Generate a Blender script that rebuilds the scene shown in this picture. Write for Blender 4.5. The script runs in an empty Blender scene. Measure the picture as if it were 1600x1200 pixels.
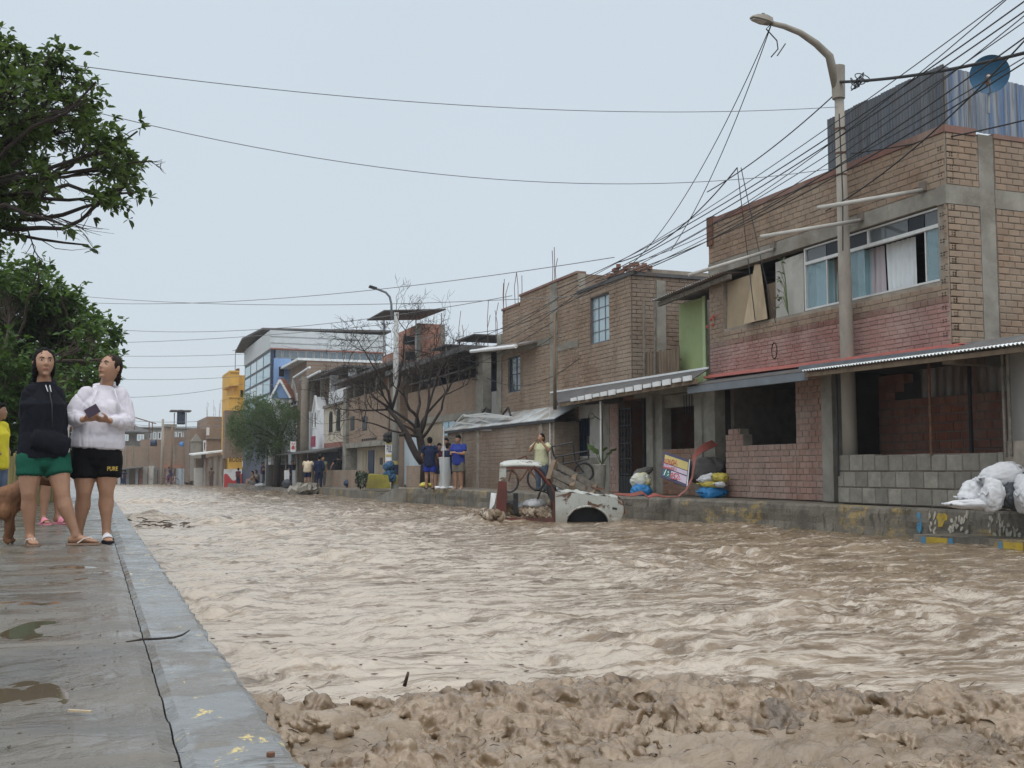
import bpy, bmesh, math, random
import numpy as np
from mathutils import Vector, Matrix, Euler
R = math.radians
SC = bpy.context.scene
COL = SC.collection
random.seed(7)
# ---------------------------------------------------------------- camera, sky, sun, exposure
CAMH, TILT, YAW, FPX = 0.60, 4.54, 21.0, 1700.0
cam = bpy.data.objects.new('camera', bpy.data.cameras.new('camera'))
COL.objects.link(cam)
cam.location = (0, 0, CAMH)
cam.rotation_euler = (R(90 + TILT), 0, R(-YAW))
cam.data.sensor_width = 36
cam.data.lens = FPX / 1600 * 36
cam.data.clip_start, cam.data.clip_end = 0.05, 3000
SC.camera = cam
SUN_EL, SUN_AZ = 58, 200
w = bpy.data.worlds.new('World'); SC.world = w; w.use_nodes = True
nt = w.node_tree; nt.nodes.clear()
sky = nt.nodes.new('ShaderNodeTexSky'); sky.sky_type = 'NISHITA'; sky.sun_disc = False
sky.sun_elevation = R(SUN_EL); sky.sun_rotation = R(SUN_AZ); sky.dust_density = 4; sky.air_density = 1.0
b1 = nt.nodes.new('ShaderNodeBackground'); b1.inputs[1].default_value = 0.05
nt.links.new(sky.outputs[0], b1.inputs[0])
# the closed cloud deck: brighter towards the zenith like any overcast sky
tc = nt.nodes.new('ShaderNodeTexCoord'); sp = nt.nodes.new('ShaderNodeSeparateXYZ')
nt.links.new(tc.outputs['Generated'], sp.inputs[0])
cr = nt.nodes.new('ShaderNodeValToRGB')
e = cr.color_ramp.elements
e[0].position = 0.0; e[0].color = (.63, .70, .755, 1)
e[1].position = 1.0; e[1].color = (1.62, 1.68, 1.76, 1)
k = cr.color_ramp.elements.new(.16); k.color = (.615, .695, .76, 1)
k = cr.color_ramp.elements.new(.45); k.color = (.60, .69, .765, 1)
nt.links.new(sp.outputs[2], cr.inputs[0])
nz = nt.nodes.new('ShaderNodeTexNoise'); nz.inputs['Scale'].default_value = 1.6; nz.inputs['Detail'].default_value = 3
nt.links.new(tc.outputs['Generated'], nz.inputs[0])
mr = nt.nodes.new('ShaderNodeMapRange'); mr.inputs[3].default_value = .93; mr.inputs[4].default_value = 1.05
nt.links.new(nz.outputs[0], mr.inputs[0])
mx = nt.nodes.new('ShaderNodeVectorMath'); mx.operation = 'SCALE'
nt.links.new(cr.outputs[0], mx.inputs[0]); nt.links.new(mr.outputs[0], mx.inputs['Scale'])
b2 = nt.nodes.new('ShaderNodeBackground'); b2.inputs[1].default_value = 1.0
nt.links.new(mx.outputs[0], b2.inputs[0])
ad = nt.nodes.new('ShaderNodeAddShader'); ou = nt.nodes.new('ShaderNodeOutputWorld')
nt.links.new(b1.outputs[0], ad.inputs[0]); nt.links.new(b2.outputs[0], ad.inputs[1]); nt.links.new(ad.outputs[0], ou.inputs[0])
b1.inputs[1].default_value = 0.008   # thin trace of clear sky through the deck
sl = bpy.data.lights.new('sun', 'SUN'); sl.energy = 1.4; sl.angle = R(60); sl.color = (1, .97, .93)
so = bpy.data.objects.new('sun', sl); COL.objects.link(so)
az = R(SUN_AZ)
so.rotation_euler = Vector((-math.sin(az) * math.cos(R(SUN_EL)), -math.cos(az) * math.cos(R(SUN_EL)), -math.sin(R(SUN_EL)))).to_track_quat('-Z', 'Y').to_euler()
vs = SC.view_settings; vs.view_transform = 'Standard'; vs.look = 'None'; vs.exposure = 0; vs.gamma = 1; vs.use_curve_mapping = False
SC.render.engine = 'CYCLES'
SC.cycles.use_denoising = True
SC.cycles.max_bounces = 6; SC.cycles.diffuse_bounces = 3; SC.cycles.glossy_bounces = 3; SC.cycles.transparent_max_bounces = 6
# ---------------------------------------------------------------- where a sight line meets a wall, a floor or a distance
def ray(px, py):
    x, z = (px - 800) / FPX, -(py - 600) / FPX
    t, y = R(TILT), R(YAW)
    yy, zz = math.cos(t) - math.sin(t) * z, math.sin(t) + math.cos(t) * z
    return Vector((x * math.cos(y) + yy * math.sin(y), -x * math.sin(y) + yy * math.cos(y), zz))
CO = Vector((0, 0, CAMH))
def on_x(px, py, X): d = ray(px, py); return CO + d * (X / d.x)
def on_y(px, py, Y): d = ray(px, py); return CO + d * (Y / d.y)
def on_z(px, py, Z): d = ray(px, py); return CO + d * ((Z - CAMH) / d.z)
def on_d(px, py, D): return CO + ray(px, py) * D
def dist(p): return max(.5, (Vector(p) - CO).length)
def water_z(Y): return -.45 - .0039 * max(0.0, Y - 18)
# ---------------------------------------------------------------- objects
WLOC = {}
def wl(o): return WLOC.get(o.name, Vector((0, 0, 0))) if o is not None else Vector((0, 0, 0))
def tag(o, label=None, cat=None, group=None, kind=None):
    if label: o['label'] = label
    if cat: o['category'] = cat
    if group: o['group'] = group
    if kind: o['kind'] = kind
    return o
def link(name, data, parent=None, loc=None):
    o = bpy.data.objects.new(name, data); COL.objects.link(o)
    if parent is not None: o.parent = parent
    if loc is not None: o.location = loc
    return o
def thing(name, label, cat, loc=(0, 0, 0), group=None, rz=0):
    o = link(name, None, None, loc); o.rotation_euler.z = rz
    o.empty_display_size = .2
    WLOC[o.name] = Vector(loc)
    return tag(o, label, cat, group)
class MB:
    """collects shapes, then links them as one mesh object"""
    def __init__(s): s.v, s.f, s.m, s.mi = [], [], [], 0
    def add(s, vs, fs):
        n = len(s.v); s.v.extend([tuple(p) for p in vs]); s.f.extend([tuple(i + n for i in f) for f in fs]); s.m.extend([s.mi] * len(fs)); return s
    def hexa(s, p):   # p: 8 points, bottom 4 then top 4 (both counter-clockwise from above)
        return s.add(p, [(0, 3, 2, 1), (4, 5, 6, 7), (0, 1, 5, 4), (1, 2, 6, 5), (2, 3, 7, 6), (3, 0, 4, 7)])
    def box(s, a, b):
        x0, x1 = sorted((a[0], b[0])); y0, y1 = sorted((a[1], b[1])); z0, z1 = sorted((a[2], b[2]))
        return s.hexa([(x0, y0, z0), (x1, y0, z0), (x1, y1, z0), (x0, y1, z0), (x0, y0, z1), (x1, y0, z1), (x1, y1, z1), (x0, y1, z1)])
    def bar(s, a, b, wd, ht, up=(0, 0, 1)):
        a, b = Vector(a), Vector(b); d = (b - a).normalized(); u = Vector(up)
        if abs(d.dot(u)) > .98: u = Vector((0, 1, 0))
        r = d.cross(u).normalized() * wd / 2; u = r.cross(d).normalized() * ht / 2
        return s.hexa([a - r - u, a + r - u, b + r - u, b - r - u, a - r + u, a + r + u, b + r + u, b - r + u])
    def tube(s, pts, rad, n=8, cap=True):
        pts = [Vector(p) for p in pts]
        if not hasattr(rad, '__len__'): rad = [rad] * len(pts)
        rings, ref = [], None
        for i, p in enumerate(pts):
            d = (pts[min(i + 1, len(pts) - 1)] - pts[max(i - 1, 0)])
            d = d.normalized() if d.length > 1e-9 else Vector((0, 0, 1))
            if ref is None: ref = Vector((1, 0, 0)) if abs(d.x) < .8 else Vector((0, 1, 0))
            a = (ref - d * ref.dot(d)).normalized(); ref = a; b = d.cross(a)
            rings.append([p + (a * math.cos(2 * math.pi * k / n) + b * math.sin(2 * math.pi * k / n)) * rad[i] for k in range(n)])
        vs = [q for r_ in rings for q in r_]; fs = []
        for i in range(len(pts) - 1):
            for k in range(n):
                fs.append((i * n + k, i * n + (k + 1) % n, (i + 1) * n + (k + 1) % n, (i + 1) * n + k))
        if cap: fs.append(tuple(range(n - 1, -1, -1))); fs.append(tuple((len(pts) - 1) * n + k for k in range(n)))
        return s.add(vs, fs)
    def ball(s, c, r, n=12, m=8, rot=None):
        if not hasattr(r, '__len__'): r = (r, r, r)
        vs, fs = [], []
        for i in range(m + 1):
            t = math.pi * i / m
            for k in range(n):
                a = 2 * math.pi * k / n
                p = Vector((r[0] * math.sin(t) * math.cos(a), r[1] * math.sin(t) * math.sin(a), -r[2] * math.cos(t)))
                if rot is not None: p = rot @ p
                vs.append(p + Vector(c))
        for i in range(m):
            for k in range(n): fs.append((i * n + k, i * n + (k + 1) % n, (i + 1) * n + (k + 1) % n, (i + 1) * n + k))
        return s.add(vs, fs)
    def prism(s, poly, d):   # polygon (3d points) pushed along d
        n = len(poly); p = [Vector(q) for q in poly]; d = Vector(d)
        fs = [tuple(range(n)), tuple(range(2 * n - 1, n - 1, -1))] + [(i, i + n, (i + 1) % n + n, (i + 1) % n) for i in range(n)]
        return s.add(p + [q + d for q in p], fs)
    def mesh(s, name, off=Vector((0, 0, 0)), smooth=False):
        me = bpy.data.meshes.new(name)
        me.from_pydata([(a[0] - off[0], a[1] - off[1], a[2] - off[2]) for a in s.v], [], s.f)
        if any(s.m): me.polygons.foreach_set('material_index', s.m)
        if smooth: me.polygons.foreach_set('use_smooth', [True] * len(me.polygons))
        return me
    def build(s, name, mat, parent=None, smooth=False, local=False, kind=None, label=None):
        off = Vector((0, 0, 0))
        if parent is not None and not local: off = wl(parent)
        o = link(name, s.mesh(name, off, smooth), parent)
        WLOC[o.name] = off
        for m_ in (mat if isinstance(mat, (list, tuple)) else [mat]): o.data.materials.append(m_)
        bm = bmesh.new(); bm.from_mesh(o.data); bmesh.ops.recalc_face_normals(bm, faces=bm.faces); bm.to_mesh(o.data); bm.free()
        if kind: o['kind'] = kind
        if label: o['label'] = label
        return o
# ---------------------------------------------------------------- gradient noise (numpy)
def _tab(seed):
    g = np.random.default_rng(seed); p = g.permutation(512); a = g.random(512) * 2 * np.pi
    return np.concatenate([p, p, p]), np.cos(a), np.sin(a)
_T = {}
def pn(x, y, seed=0):
    if seed not in _T: _T[seed] = _tab(seed)
    p, ca, sa = _T[seed]
    xi, yi = np.floor(x).astype(np.int64), np.floor(y).astype(np.int64)
    xf, yf = x - xi, y - yi
    u, v = xf * xf * xf * (xf * (xf * 6 - 15) + 10), yf * yf * yf * (yf * (yf * 6 - 15) + 10)
    def g(ix, iy, dx, dy):
        h = p[p[ix & 511] + (iy & 511)]
        return ca[h] * dx + sa[h] * dy
    a, b = g(xi, yi, xf, yf), g(xi + 1, yi, xf - 1, yf)
    c, d = g(xi, yi + 1, xf, yf - 1), g(xi + 1, yi + 1, xf - 1, yf - 1)
    return 1.5 * ((a + (b - a) * u) * (1 - v) + (c + (d - c) * u) * v)
def fbm(x, y, oct=4, seed=0, gain=.5, lac=2.03):
    t, a = 0, 1.0
    for i in range(oct): t = t + a * pn(x, y, seed + i); x, y, a = x * lac, y * lac, a * gain
    return t
def pn3(P, seed=0):   # cheap 3d wobble from three planes
    return (pn(P[:, 0] + .37 * P[:, 2], P[:, 1] - .21 * P[:, 2], seed) + pn(P[:, 1] + 5.3, P[:, 2] + .4 * P[:, 0], seed + 1) + pn(P[:, 2] + 9.1, P[:, 0] + .3 * P[:, 1], seed + 2)) * .6
# ---------------------------------------------------------------- materials
class NT:
    def __init__(s, name):
        s.m = bpy.data.materials.new(name); s.m.use_nodes = True; s.t = s.m.node_tree
        s.b = s.t.nodes['Principled BSDF']; s.pos = None
    def n(s, kind, **kw):
        x = s.t.nodes.new('ShaderNode' + kind)
        for k_, v in kw.items(): setattr(x, k_, v)
        return x
    def l(s, a, b): s.t.links.new(a, b)
    def P(s):
        if s.pos is None: s.pos = s.n('NewGeometry')
        return s.pos.outputs['Position']
    def mapped(s, sc, src=None):
        m = s.n('Mapping'); m.inputs['Scale'].default_value = sc if hasattr(sc, '__len__') else (sc,) * 3
        s.l(src or s.P(), m.inputs[0]); return m.outputs[0]
    def noise(s, sc, det=5, rough=.6, src=None, dist=0):
        x = s.n('TexNoise'); x.inputs['Scale'].default_value = 1; x.inputs['Detail'].default_value = det
        x.inputs['Roughness'].default_value = rough; x.inputs['Distortion'].default_value = dist
        s.l(s.mapped(sc, src), x.inputs['Vector']); return x.outputs[0]
    def ramp(s, fac, stops):
        r_ = s.n('ValToRGB'); e = r_.color_ramp.elements
        while len(e) < len(stops): e.new(.5)
        for i, (p, c) in enumerate(stops):
            e[i].position = p; e[i].color = (c, c, c, 1) if not hasattr(c, '__len__') else (*c, 1)
        s.l(fac, r_.inputs[0]); return r_.outputs[0]
    def mix(s, fac, a, b, typ='MIX'):
        x = s.n('MixRGB', blend_type=typ)
        for i, q in enumerate((fac, a, b)):
            if hasattr(q, 'links'): s.l(q, x.inputs[i])
            elif i == 0: x.inputs[0].default_value = q
            else: x.inputs[i].default_value = (*q, 1) if hasattr(q, '__len__') else (q, q, q, 1)
        return x.outputs[0]
    def math(s, op, a, b=None):
        x = s.n('Math', operation=op)
        for i, q in enumerate((a, b)):
            if q is None: continue
            if hasattr(q, 'links'): s.l(q, x.inputs[i])
            else: x.inputs[i].default_value = q
        return x.outputs[0]
    def rnd(s):   # one random number per piece, joined or not
        if s.pos is None: s.P()
        o = s.n('ObjectInfo')
        return s.math('FRACT', s.math('ADD', s.pos.outputs['Random Per Island'], o.outputs['Random']))
    def bump(s, h, st=.3, d=.01):
        x = s.n('Bump'); x.inputs['Strength'].default_value = st; x.inputs['Distance'].default_value = d
        s.l(h, x.inputs['Height']); s.l(x.outputs[0], s.b.inputs['Normal'])
    def col(s, c):
        if hasattr(c, 'links'): s.l(c, s.b.inputs['Base Color'])
        else: s.b.inputs['Base Color'].default_value = (*c, 1)
        return s
    def rough(s, c):
        if hasattr(c, 'links'): s.l(c, s.b.inputs['Roughness'])
        else: s.b.inputs['Roughness'].default_value = c
        return s
def sh(c, k): return tuple(max(0, min(1, v * k)) for v in c)
def mat(name, c, rough=.8, var=.25, scale=2.0, bump=.15, bscale=40, metal=0, dirt=None, dirt_amt=.5, dscale=1.2, rnd=0.0, spec=None, stretch=None):
    """plain material: colour with mottling, optional blotches of dirt or wear, optional variation per piece, fine relief"""
    t = NT(name)
    sc = scale if stretch is None else tuple(scale * q for q in stretch)
    c1 = t.mix(t.ramp(t.noise(sc), [(.3, 0.0), (.7, 1.0)]), sh(c, 1 - var), sh(c, 1 + var))
    if rnd: c1 = t.mix(1.0, c1, t.ramp(t.rnd(), [(0, 1 - rnd), (1, 1 + rnd * .6)]), 'MULTIPLY')
    if dirt:
        ds = dscale if stretch is None else tuple(dscale * q for q in stretch)
        c1 = t.mix(t.ramp(t.noise(ds, 7, .7, dist=.4), [(1 - dirt_amt - .08, 0.0), (1 - dirt_amt + .1, 1.0)]), c1, dirt)
    t.col(c1); t.rough(rough); t.b.inputs['Metallic'].default_value = metal
    if spec is not None: t.b.inputs['Specular IOR Level'].default_value = spec
    if bump: t.bump(t.noise(bscale, 4), bump, .01)
    return t.m
def brick_mat(name, cols, mortar_smear=.35, smear=(.30, .26, .21)):
    t = NT(name)
    n = len(cols)
    c = t.ramp(t.rnd(), [(i / max(1, n - 1), q) for i, q in enumerate(cols)])
    c = t.mix(t.ramp(t.noise(14, 5, .7), [(.3, .0), (.75, .55)]), c, sh(cols[0], .6))
    c = t.mix(t.ramp(t.noise(1.3, 6, .7), [(.5 - mortar_smear * .2, 0.0), (.72, .75)]), c, smear)
    c = t.mix(t.ramp(t.noise((1.5, 1.5, .22), 5, .65), [(.42, 0.0), (.72, .55)]), c, sh(cols[0], .45))
    c = t.mix(t.ramp(t.noise((.5, .5, .6), 4, .6), [(.4, 0.0), (.7, .35)]), c, sh(smear, 1.15))
    t.col(c); t.rough(.9); t.bump(t.noise(70, 4), .35, .008)
    return t.m
M = {}
M['brick_tan'] = brick_mat('brick_tan', [(.225, .14, .09), (.30, .195, .125), (.36, .235, .155), (.27, .18, .125)], .8, (.32, .265, .205))
M['brick_far'] = brick_mat('brick_far', [(.22, .145, .10), (.285, .19, .13), (.25, .165, .115)], .5)
M['brick_pink'] = brick_mat('brick_pink', [(.36, .205, .165), (.45, .28, .23), (.33, .18, .14), (.42, .255, .20)], .2, (.34, .29, .25))
M['brick_glazed'] = brick_mat('brick_glazed', [(.31, .15, .13), (.40, .225, .195), (.355, .18, .16), (.43, .27, .235)], .2, (.36, .28, .25))
M['brick_brown'] = brick_mat('brick_brown', [(.20, .09, .07), (.26, .125, .10)], .1)
M['brick_red'] = brick_mat('brick_red', [(.24, .085, .05), (.30, .115, .07), (.2, .075, .05)], .2, (.26, .2, .16))
M['mortar'] = mat('mortar', (.285, .25, .205), .95, .25, 5, .4, 60, dirt=(.2, .165, .13), dirt_amt=.45)
M['mortar_dark'] = mat('mortar_dark', (.16, .135, .115), .95, .25, 5, .3, 60)
M['concrete'] = mat('concrete', (.26, .245, .21), .9, .22, 2.5, .3, 50, dirt=(.17, .15, .12), dirt_amt=.45)
M['concrete_wet'] = mat('concrete_wet', (.19, .17, .135), .55, .28, 3, .5, 30, dirt=(.11, .095, .072), dirt_amt=.5)
M['block'] = mat('block', (.24, .225, .19), .9, .2, 8, .5, 60, rnd=.25, dirt=(.15, .14, .115), dirt_amt=.4)
M['plaster'] = mat('plaster', (.42, .41, .38), .9, .15, 2, .15, 30, dirt=(.26, .24, .21), dirt_amt=.42)
M['plaster_white'] = mat('plaster_white', (.66, .68, .70), .85, .08, 2, .1, 30, dirt=(.45, .44, .42), dirt_amt=.36)
M['plaster_beige'] = mat('plaster_beige', (.50, .44, .35), .85, .1, 2, .1, 30, dirt=(.33, .29, .24), dirt_amt=.38)
M['plaster_blue'] = mat('plaster_blue', (.20, .31, .52), .8, .1, 2, .1, 30)
M['plaster_yellow'] = mat('plaster_yellow', (.62, .36, .07), .8, .12, 2, .1, 30)
M['plaster_green'] = mat('plaster_green', (.30, .37, .17), .8, .1, 1.5, .1, 30, dirt=(.24, .29, .14), dirt_amt=.4)
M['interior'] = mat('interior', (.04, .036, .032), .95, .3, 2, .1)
M['tin'] = mat('tin', (.30, .29, .28), .55, .25, 3, .1, metal=.4, dirt=(.17, .11, .08), dirt_amt=.45, stretch=(1, 1, .25))
M['tin_dark'] = mat('tin_dark', (.085, .083, .082), .7, .3, 3, .1, dirt=(.10, .065, .045), dirt_amt=.4)
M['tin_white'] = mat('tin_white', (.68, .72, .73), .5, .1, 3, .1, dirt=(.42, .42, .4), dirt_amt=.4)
M['wood'] = mat('wood', (.16, .115, .075), .85, .35, 6, .3, 60, stretch=(1, 1, .2))
M['wood_pale'] = mat('wood_pale', (.42, .33, .22), .8, .2, 6, .2, 60, stretch=(1, 1, .2), dirt=(.3, .22, .14), dirt_amt=.4)
M['wood_grey'] = mat('wood_grey', (.17, .15, .125), .85, .4, 9, .4, 60)
M['pole'] = mat('pole', (.29, .265, .225), .85, .15, 4, .25, 60, stretch=(1, 1, .3), dirt=(.2, .175, .145), dirt_amt=.4)
M['steel'] = mat('steel', (.30, .30, .30), .45, .2, 6, .05, metal=.6)
M['rust'] = mat('rust', (.13, .06, .035), .85, .4, 12, .4, 80)
M['black'] = mat('black', (.018, .018, .02), .6, .3, 8, .1)
M['cable'] = mat('cable', (.02, .02, .022), .6, .2, 8, 0)
M['cable_grey'] = mat('cable_grey', (.16, .17, .18), .6, .2, 8, 0)
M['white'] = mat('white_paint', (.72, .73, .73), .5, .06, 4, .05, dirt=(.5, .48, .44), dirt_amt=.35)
M['red_paint'] = mat('red_paint', (.40, .075, .055), .5, .2, 5, .15, dirt=(.25, .06, .045), dirt_amt=.4)
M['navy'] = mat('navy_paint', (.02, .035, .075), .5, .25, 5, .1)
M['grey_trim'] = mat('grey_trim', (.14, .16, .18), .6, .15, 4, .05)
M['alu'] = mat('aluminium', (.62, .62, .60), .4, .08, 6, .03, metal=.3)
M['bark'] = mat('bark', (.07, .052, .04), .95, .4, 14, .8, 50)
M['bark_dark'] = mat('bark_dark', (.032, .024, .02), .95, .4, 14, .8, 50)
def glass(name, c=(.05, .07, .08), rough=.06):
    t = NT(name); t.col(t.mix(t.noise(1.5, 3), sh(c, .8), sh(c, 1.3))); t.rough(rough); t.b.inputs['Specular IOR Level'].default_value = .9
    t.bump(t.noise(1.2, 2), .05, .02); return t.m
M['glass'] = glass('window_glass'); M['glass_blue'] = glass('glass_blue', (.17, .34, .42), .12); M['glass_pale'] = glass('glass_pale', (.36, .47, .52), .15)
M['glass_dark'] = glass('glass_dark', (.012, .014, .018), .25); M['glass_dark'].node_tree.nodes['Principled BSDF'].inputs['Specular IOR Level'].default_value = .25
M['brick_orange'] = brick_mat('brick_orange', [(.30, .145, .085), (.36, .18, .11), (.27, .13, .08)], .3)
M['brick_dull'] = brick_mat('brick_dull', [(.20, .13, .088), (.255, .17, .115), (.23, .155, .11)], .45)
M['plaster_dim'] = mat('plaster_dim', (.25, .24, .22), .9, .15, 2, .15, 30)
M['panel_edge'] = mat('panel_edge', (.42, .50, .28), .7, .1, 3)
M['navy_door'] = mat('navy_door', (.03, .05, .075), .45, .25, 5, .1)
M['red_strip'] = mat('red_strip', (.48, .15, .12), .5, .15, 5, .1, dirt=(.30, .12, .09), dirt_amt=.35)
M['cloth_tan'] = mat('cloth_tan', (.32, .25, .165), .95, .1, 3, .2, 20)
M['leaf_green'] = mat('leaf_green', (.09, .14, .04), .6, .3, 9, .1)  # lighter green of the wall plant and the potted plant
def cloth_mat(name, c, stripes=None):
    t = NT(name); q = t.mix(t.noise(3, 3), sh(c, .85), sh(c, 1.1))
    if stripes:
        s = t.n('SeparateXYZ'); t.l(t.P(), s.inputs[0]); v = t.math('SINE', t.math('MULTIPLY', s.outputs[1], 70)); q = t.mix(t.ramp(v, [(.45, 0.0), (.55, 1.0)]), q, stripes)
    t.col(q); t.rough(.9); t.bump(t.noise(60, 3), .15, .004); return t.m
M['curtain_white'] = cloth_mat('curtain_white', (.72, .76, .78)); M['curtain_pink'] = cloth_mat('curtain_pink', (.52, .47, .50)); M['curtain_blue'] = cloth_mat('curtain_blue', (.36, .55, .60)); M['curtain_brown'] = cloth_mat('curtain_brown', (.26, .215, .185), (.15, .12, .11))
def clear_glass(name, c, a):
    t = NT(name); t.col(c); t.rough(.06); t.b.inputs['Alpha'].default_value = a; t.b.inputs['Specular IOR Level'].default_value = .8; return t.m
M['glass_sheer'] = clear_glass('window_glass_sheer', (.35, .52, .58), .42); M['glass_tint'] = clear_glass('window_glass_tint', (.12, .135, .145), .75)
M['dish_blue'] = mat('dish_blue', (.012, .085, .17), .5, .15, 5, .03)
def tin_blue(name, a, b, c, amt):
    t = NT(name)
    s1 = t.noise((9, 9, .35), 4, .6); s2 = t.noise((22, 22, .6), 4, .6)
    q = t.mix(t.ramp(s1, [(.5 - amt, 0.0), (.5 + amt, 1.0)]), a, b); q = t.mix(t.ramp(s2, [(.5, 0.0), (.66, 1.0)]), q, c)
    q = t.mix(t.ramp(t.noise((40, 40, 1.5), 3), [(.55, 0.0), (.7, .8)]), q, (.045, .03, .022))
    t.col(q); t.rough(.6); t.bump(t.noise(25, 4), .1, .01); return t.m
M['tin_blue'] = tin_blue('tin_blue', (.05, .13, .28), (.27, .30, .33), (.15, .13, .115), .14)
M['tin_blue_dark'] = tin_blue('tin_blue_dark', (.055, .075, .10), (.12, .135, .155), (.10, .09, .085), .15)
M['plaster_tan'] = mat('plaster_tan', (.33, .265, .19), .9, .15, 2, .15, 30, dirt=(.25, .2, .15), dirt_amt=.4)
M['tin_paleblue'] = mat('tin_paleblue', (.40, .46, .50), .6, .12, 4, .1, dirt=(.3, .3, .29), dirt_amt=.4, stretch=(1, 1, .25))
M['red_band'] = mat('red_band', (.25, .10, .075), .8, .2, 3, .1)
M['red_flat'] = mat('red_flat', (.50, .05, .05), .6, .1, 3, .05); M['maroon'] = mat('maroon', (.26, .03, .07), .6, .15, 3, .05)
M['white_clad'] = mat('white_clad', (.47, .50, .51), .6, .08, 2, .05, dirt=(.36, .36, .35), dirt_amt=.3)
M['roof_tile'] = mat('roof_tile', (.33, .14, .09), .8, .2, 5, .3)
M['tank_blue'] = mat('tank_blue', (.07, .20, .45), .5, .15, 5, .05)
M['brick_wallx'] = None
M['yellow_print'] = mat('yellow_print', (.55, .38, .08), .7, .1, 5, 0)
M['strap_white'] = mat('white_print', (.62, .62, .64), .8, .05, 5, 0)
M['sack_white'] = mat('sack_white', (.60, .605, .62), .8, .07, 5, .5, 30, dirt=(.42, .39, .34), dirt_amt=.30); M['sack_dark'] = mat('sack_dark', (.055, .06, .07), .7, .2, 5, .25, 35)
M['sack_blue'] = mat('sack_blue', (.02, .19, .45), .5, .15, 5, .2, 30); M['sack_yellow'] = mat('sack_yellow', (.52, .43, .08), .6, .2, 4, .2, 30, dirt=(.5, .5, .42), dirt_amt=.35); M['sack_grey'] = mat('sack_grey', (.10, .095, .09), .8, .25, 4, .3, 25)
M['sack_print'] = mat('sack_print', (.6, .62, .62), .6, .1, 4, .2, 30, dirt=(.55, .48, .06), dirt_amt=.47, dscale=3)
M['cloth_blue'] = mat('cloth_blue', (.035, .10, .19), .7, .25, 3, .2, 20); M['mesh_yellow'] = mat('mesh_yellow', (.33, .29, .05), .8, .25, 5, .4, 40, dirt=(.22, .19, .05), dirt_amt=.45)
M['leaf_dark'] = mat('leaf_dark', (.03, .05, .022), .7, .3, 9, .1)
M['sign_navy'] = mat('sign_navy', (.03, .025, .075), .4, .15, 4, .03); M['sign_yellow'] = mat('sign_yellow', (.52, .42, .14), .5, .1, 4, .03); M['sign_lilac'] = mat('sign_lilac', (.52, .43, .52), .5, .1, 4, .03); M['sign_teal'] = mat('sign_teal', (.02, .12, .12), .5, .1, 4, .03); M['sign_pink'] = mat('sign_pink', (.5, .3, .34), .5, .25, 20, .03)
M['pole_pale'] = mat('pole_pale', (.36, .36, .35), .85, .15, 4, .2, 60); M['pole_yellow'] = mat('pole_yellow', (.42, .33, .12), .8, .15, 4, .1); M['pole_dark'] = mat('pole_dark', (.17, .145, .115), .9, .15, 4, .2, 60)
M['clear_plastic'] = clear_glass('clear_plastic', (.55, .58, .58), .5)
M['plank_olive'] = mat('plank_olive', (.26, .21, .075), .85, .3, 5, .3, 50, stretch=(1, 1, .3), dirt=(.14, .12, .06), dirt_amt=.45, rnd=.4); M['driftwood'] = mat('driftwood', (.07, .042, .025), .6, .4, 12, .4, 50)
M['paint_blue'] = mat('paint_blue', (.06, .22, .36), .7, .2, 8, .2, 40, dirt=(.17, .16, .14), dirt_amt=.4, dscale=9); M['paint_yellow'] = mat('paint_yellow', (.42, .29, .03), .7, .2, 8, .2, 40, dirt=(.17, .15, .11), dirt_amt=.38, dscale=9); M['paint_white'] = mat('paint_white', (.46, .43, .36), .85, .2, 9, .2, 40, dirt=(.2, .175, .14), dirt_amt=.4, dscale=14)
M['tin_dull'] = mat('tin_dull', (.42, .45, .46), .6, .15, 3, .1, dirt=(.24, .21, .18), dirt_amt=.5)
M['cell_shade'] = mat('cell_shade', (.035, .024, .018), .95, .3, 9)  # dark brown for the shade painted into the brick cells
M['red_dull'] = mat('red_dull', (.26, .062, .048), .5, .25, 5, .2, dirt=(.16, .07, .05), dirt_amt=.45)
M['glass_slate'] = glass('glass_slate', (.10, .13, .15), .15)
# ================================================================ THE SETTING: ground, water, pavements
def far_brick(name, axis, c1, c2, mort, bw=.27, bh=.115):
    t = NT(name); s = t.n('SeparateXYZ'); t.l(t.P(), s.inputs[0]); c = t.n('CombineXYZ')
    t.l(s.outputs[1 if axis == 'x' else 0], c.inputs[0]); t.l(s.outputs[2], c.inputs[1])
    b = t.n('TexBrick'); b.inputs['Scale'].default_value = 1; b.inputs['Brick Width'].default_value = bw; b.inputs['Row Height'].default_value = bh
    b.inputs['Mortar Size'].default_value = .012; b.inputs['Color1'].default_value = (*c1, 1); b.inputs['Color2'].default_value = (*c2, 1); b.inputs['Mortar'].default_value = (*mort, 1)
    t.l(c.outputs[0], b.inputs[0])
    q = t.mix(t.ramp(t.noise(.9, 6, .7), [(.42, 0.0), (.7, .7)]), b.outputs[0], mort)
    q = t.mix(t.ramp(t.noise((.8, .8, .2), 5), [(.4, 0.0), (.75, .5)]), q, sh(c1, .55))
    t.col(q); t.rough(.95); t.bump(b.outputs[1], -.4, .02); return t.m
for ax in 'xy':
    M['fb_' + ax] = far_brick('far_brickwork_' + ax, ax, (.26, .165, .11), (.33, .22, .15), (.27, .235, .19))
    M['fbred_' + ax] = far_brick('red_brickwork_' + ax, ax, (.36, .16, .11), (.43, .21, .15), (.38, .24, .18))
    M['fbdk_' + ax] = far_brick('dark_brickwork_' + ax, ax, (.20, .13, .09), (.25, .165, .12), (.24, .2, .16))
    M['fbred2_' + ax] = far_brick('bare_red_brickwork_' + ax, ax, (.17, .06, .04), (.22, .085, .05), (.18, .14, .11), .25, .13)
M['brick_wallx'] = M['fb_x']
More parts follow.
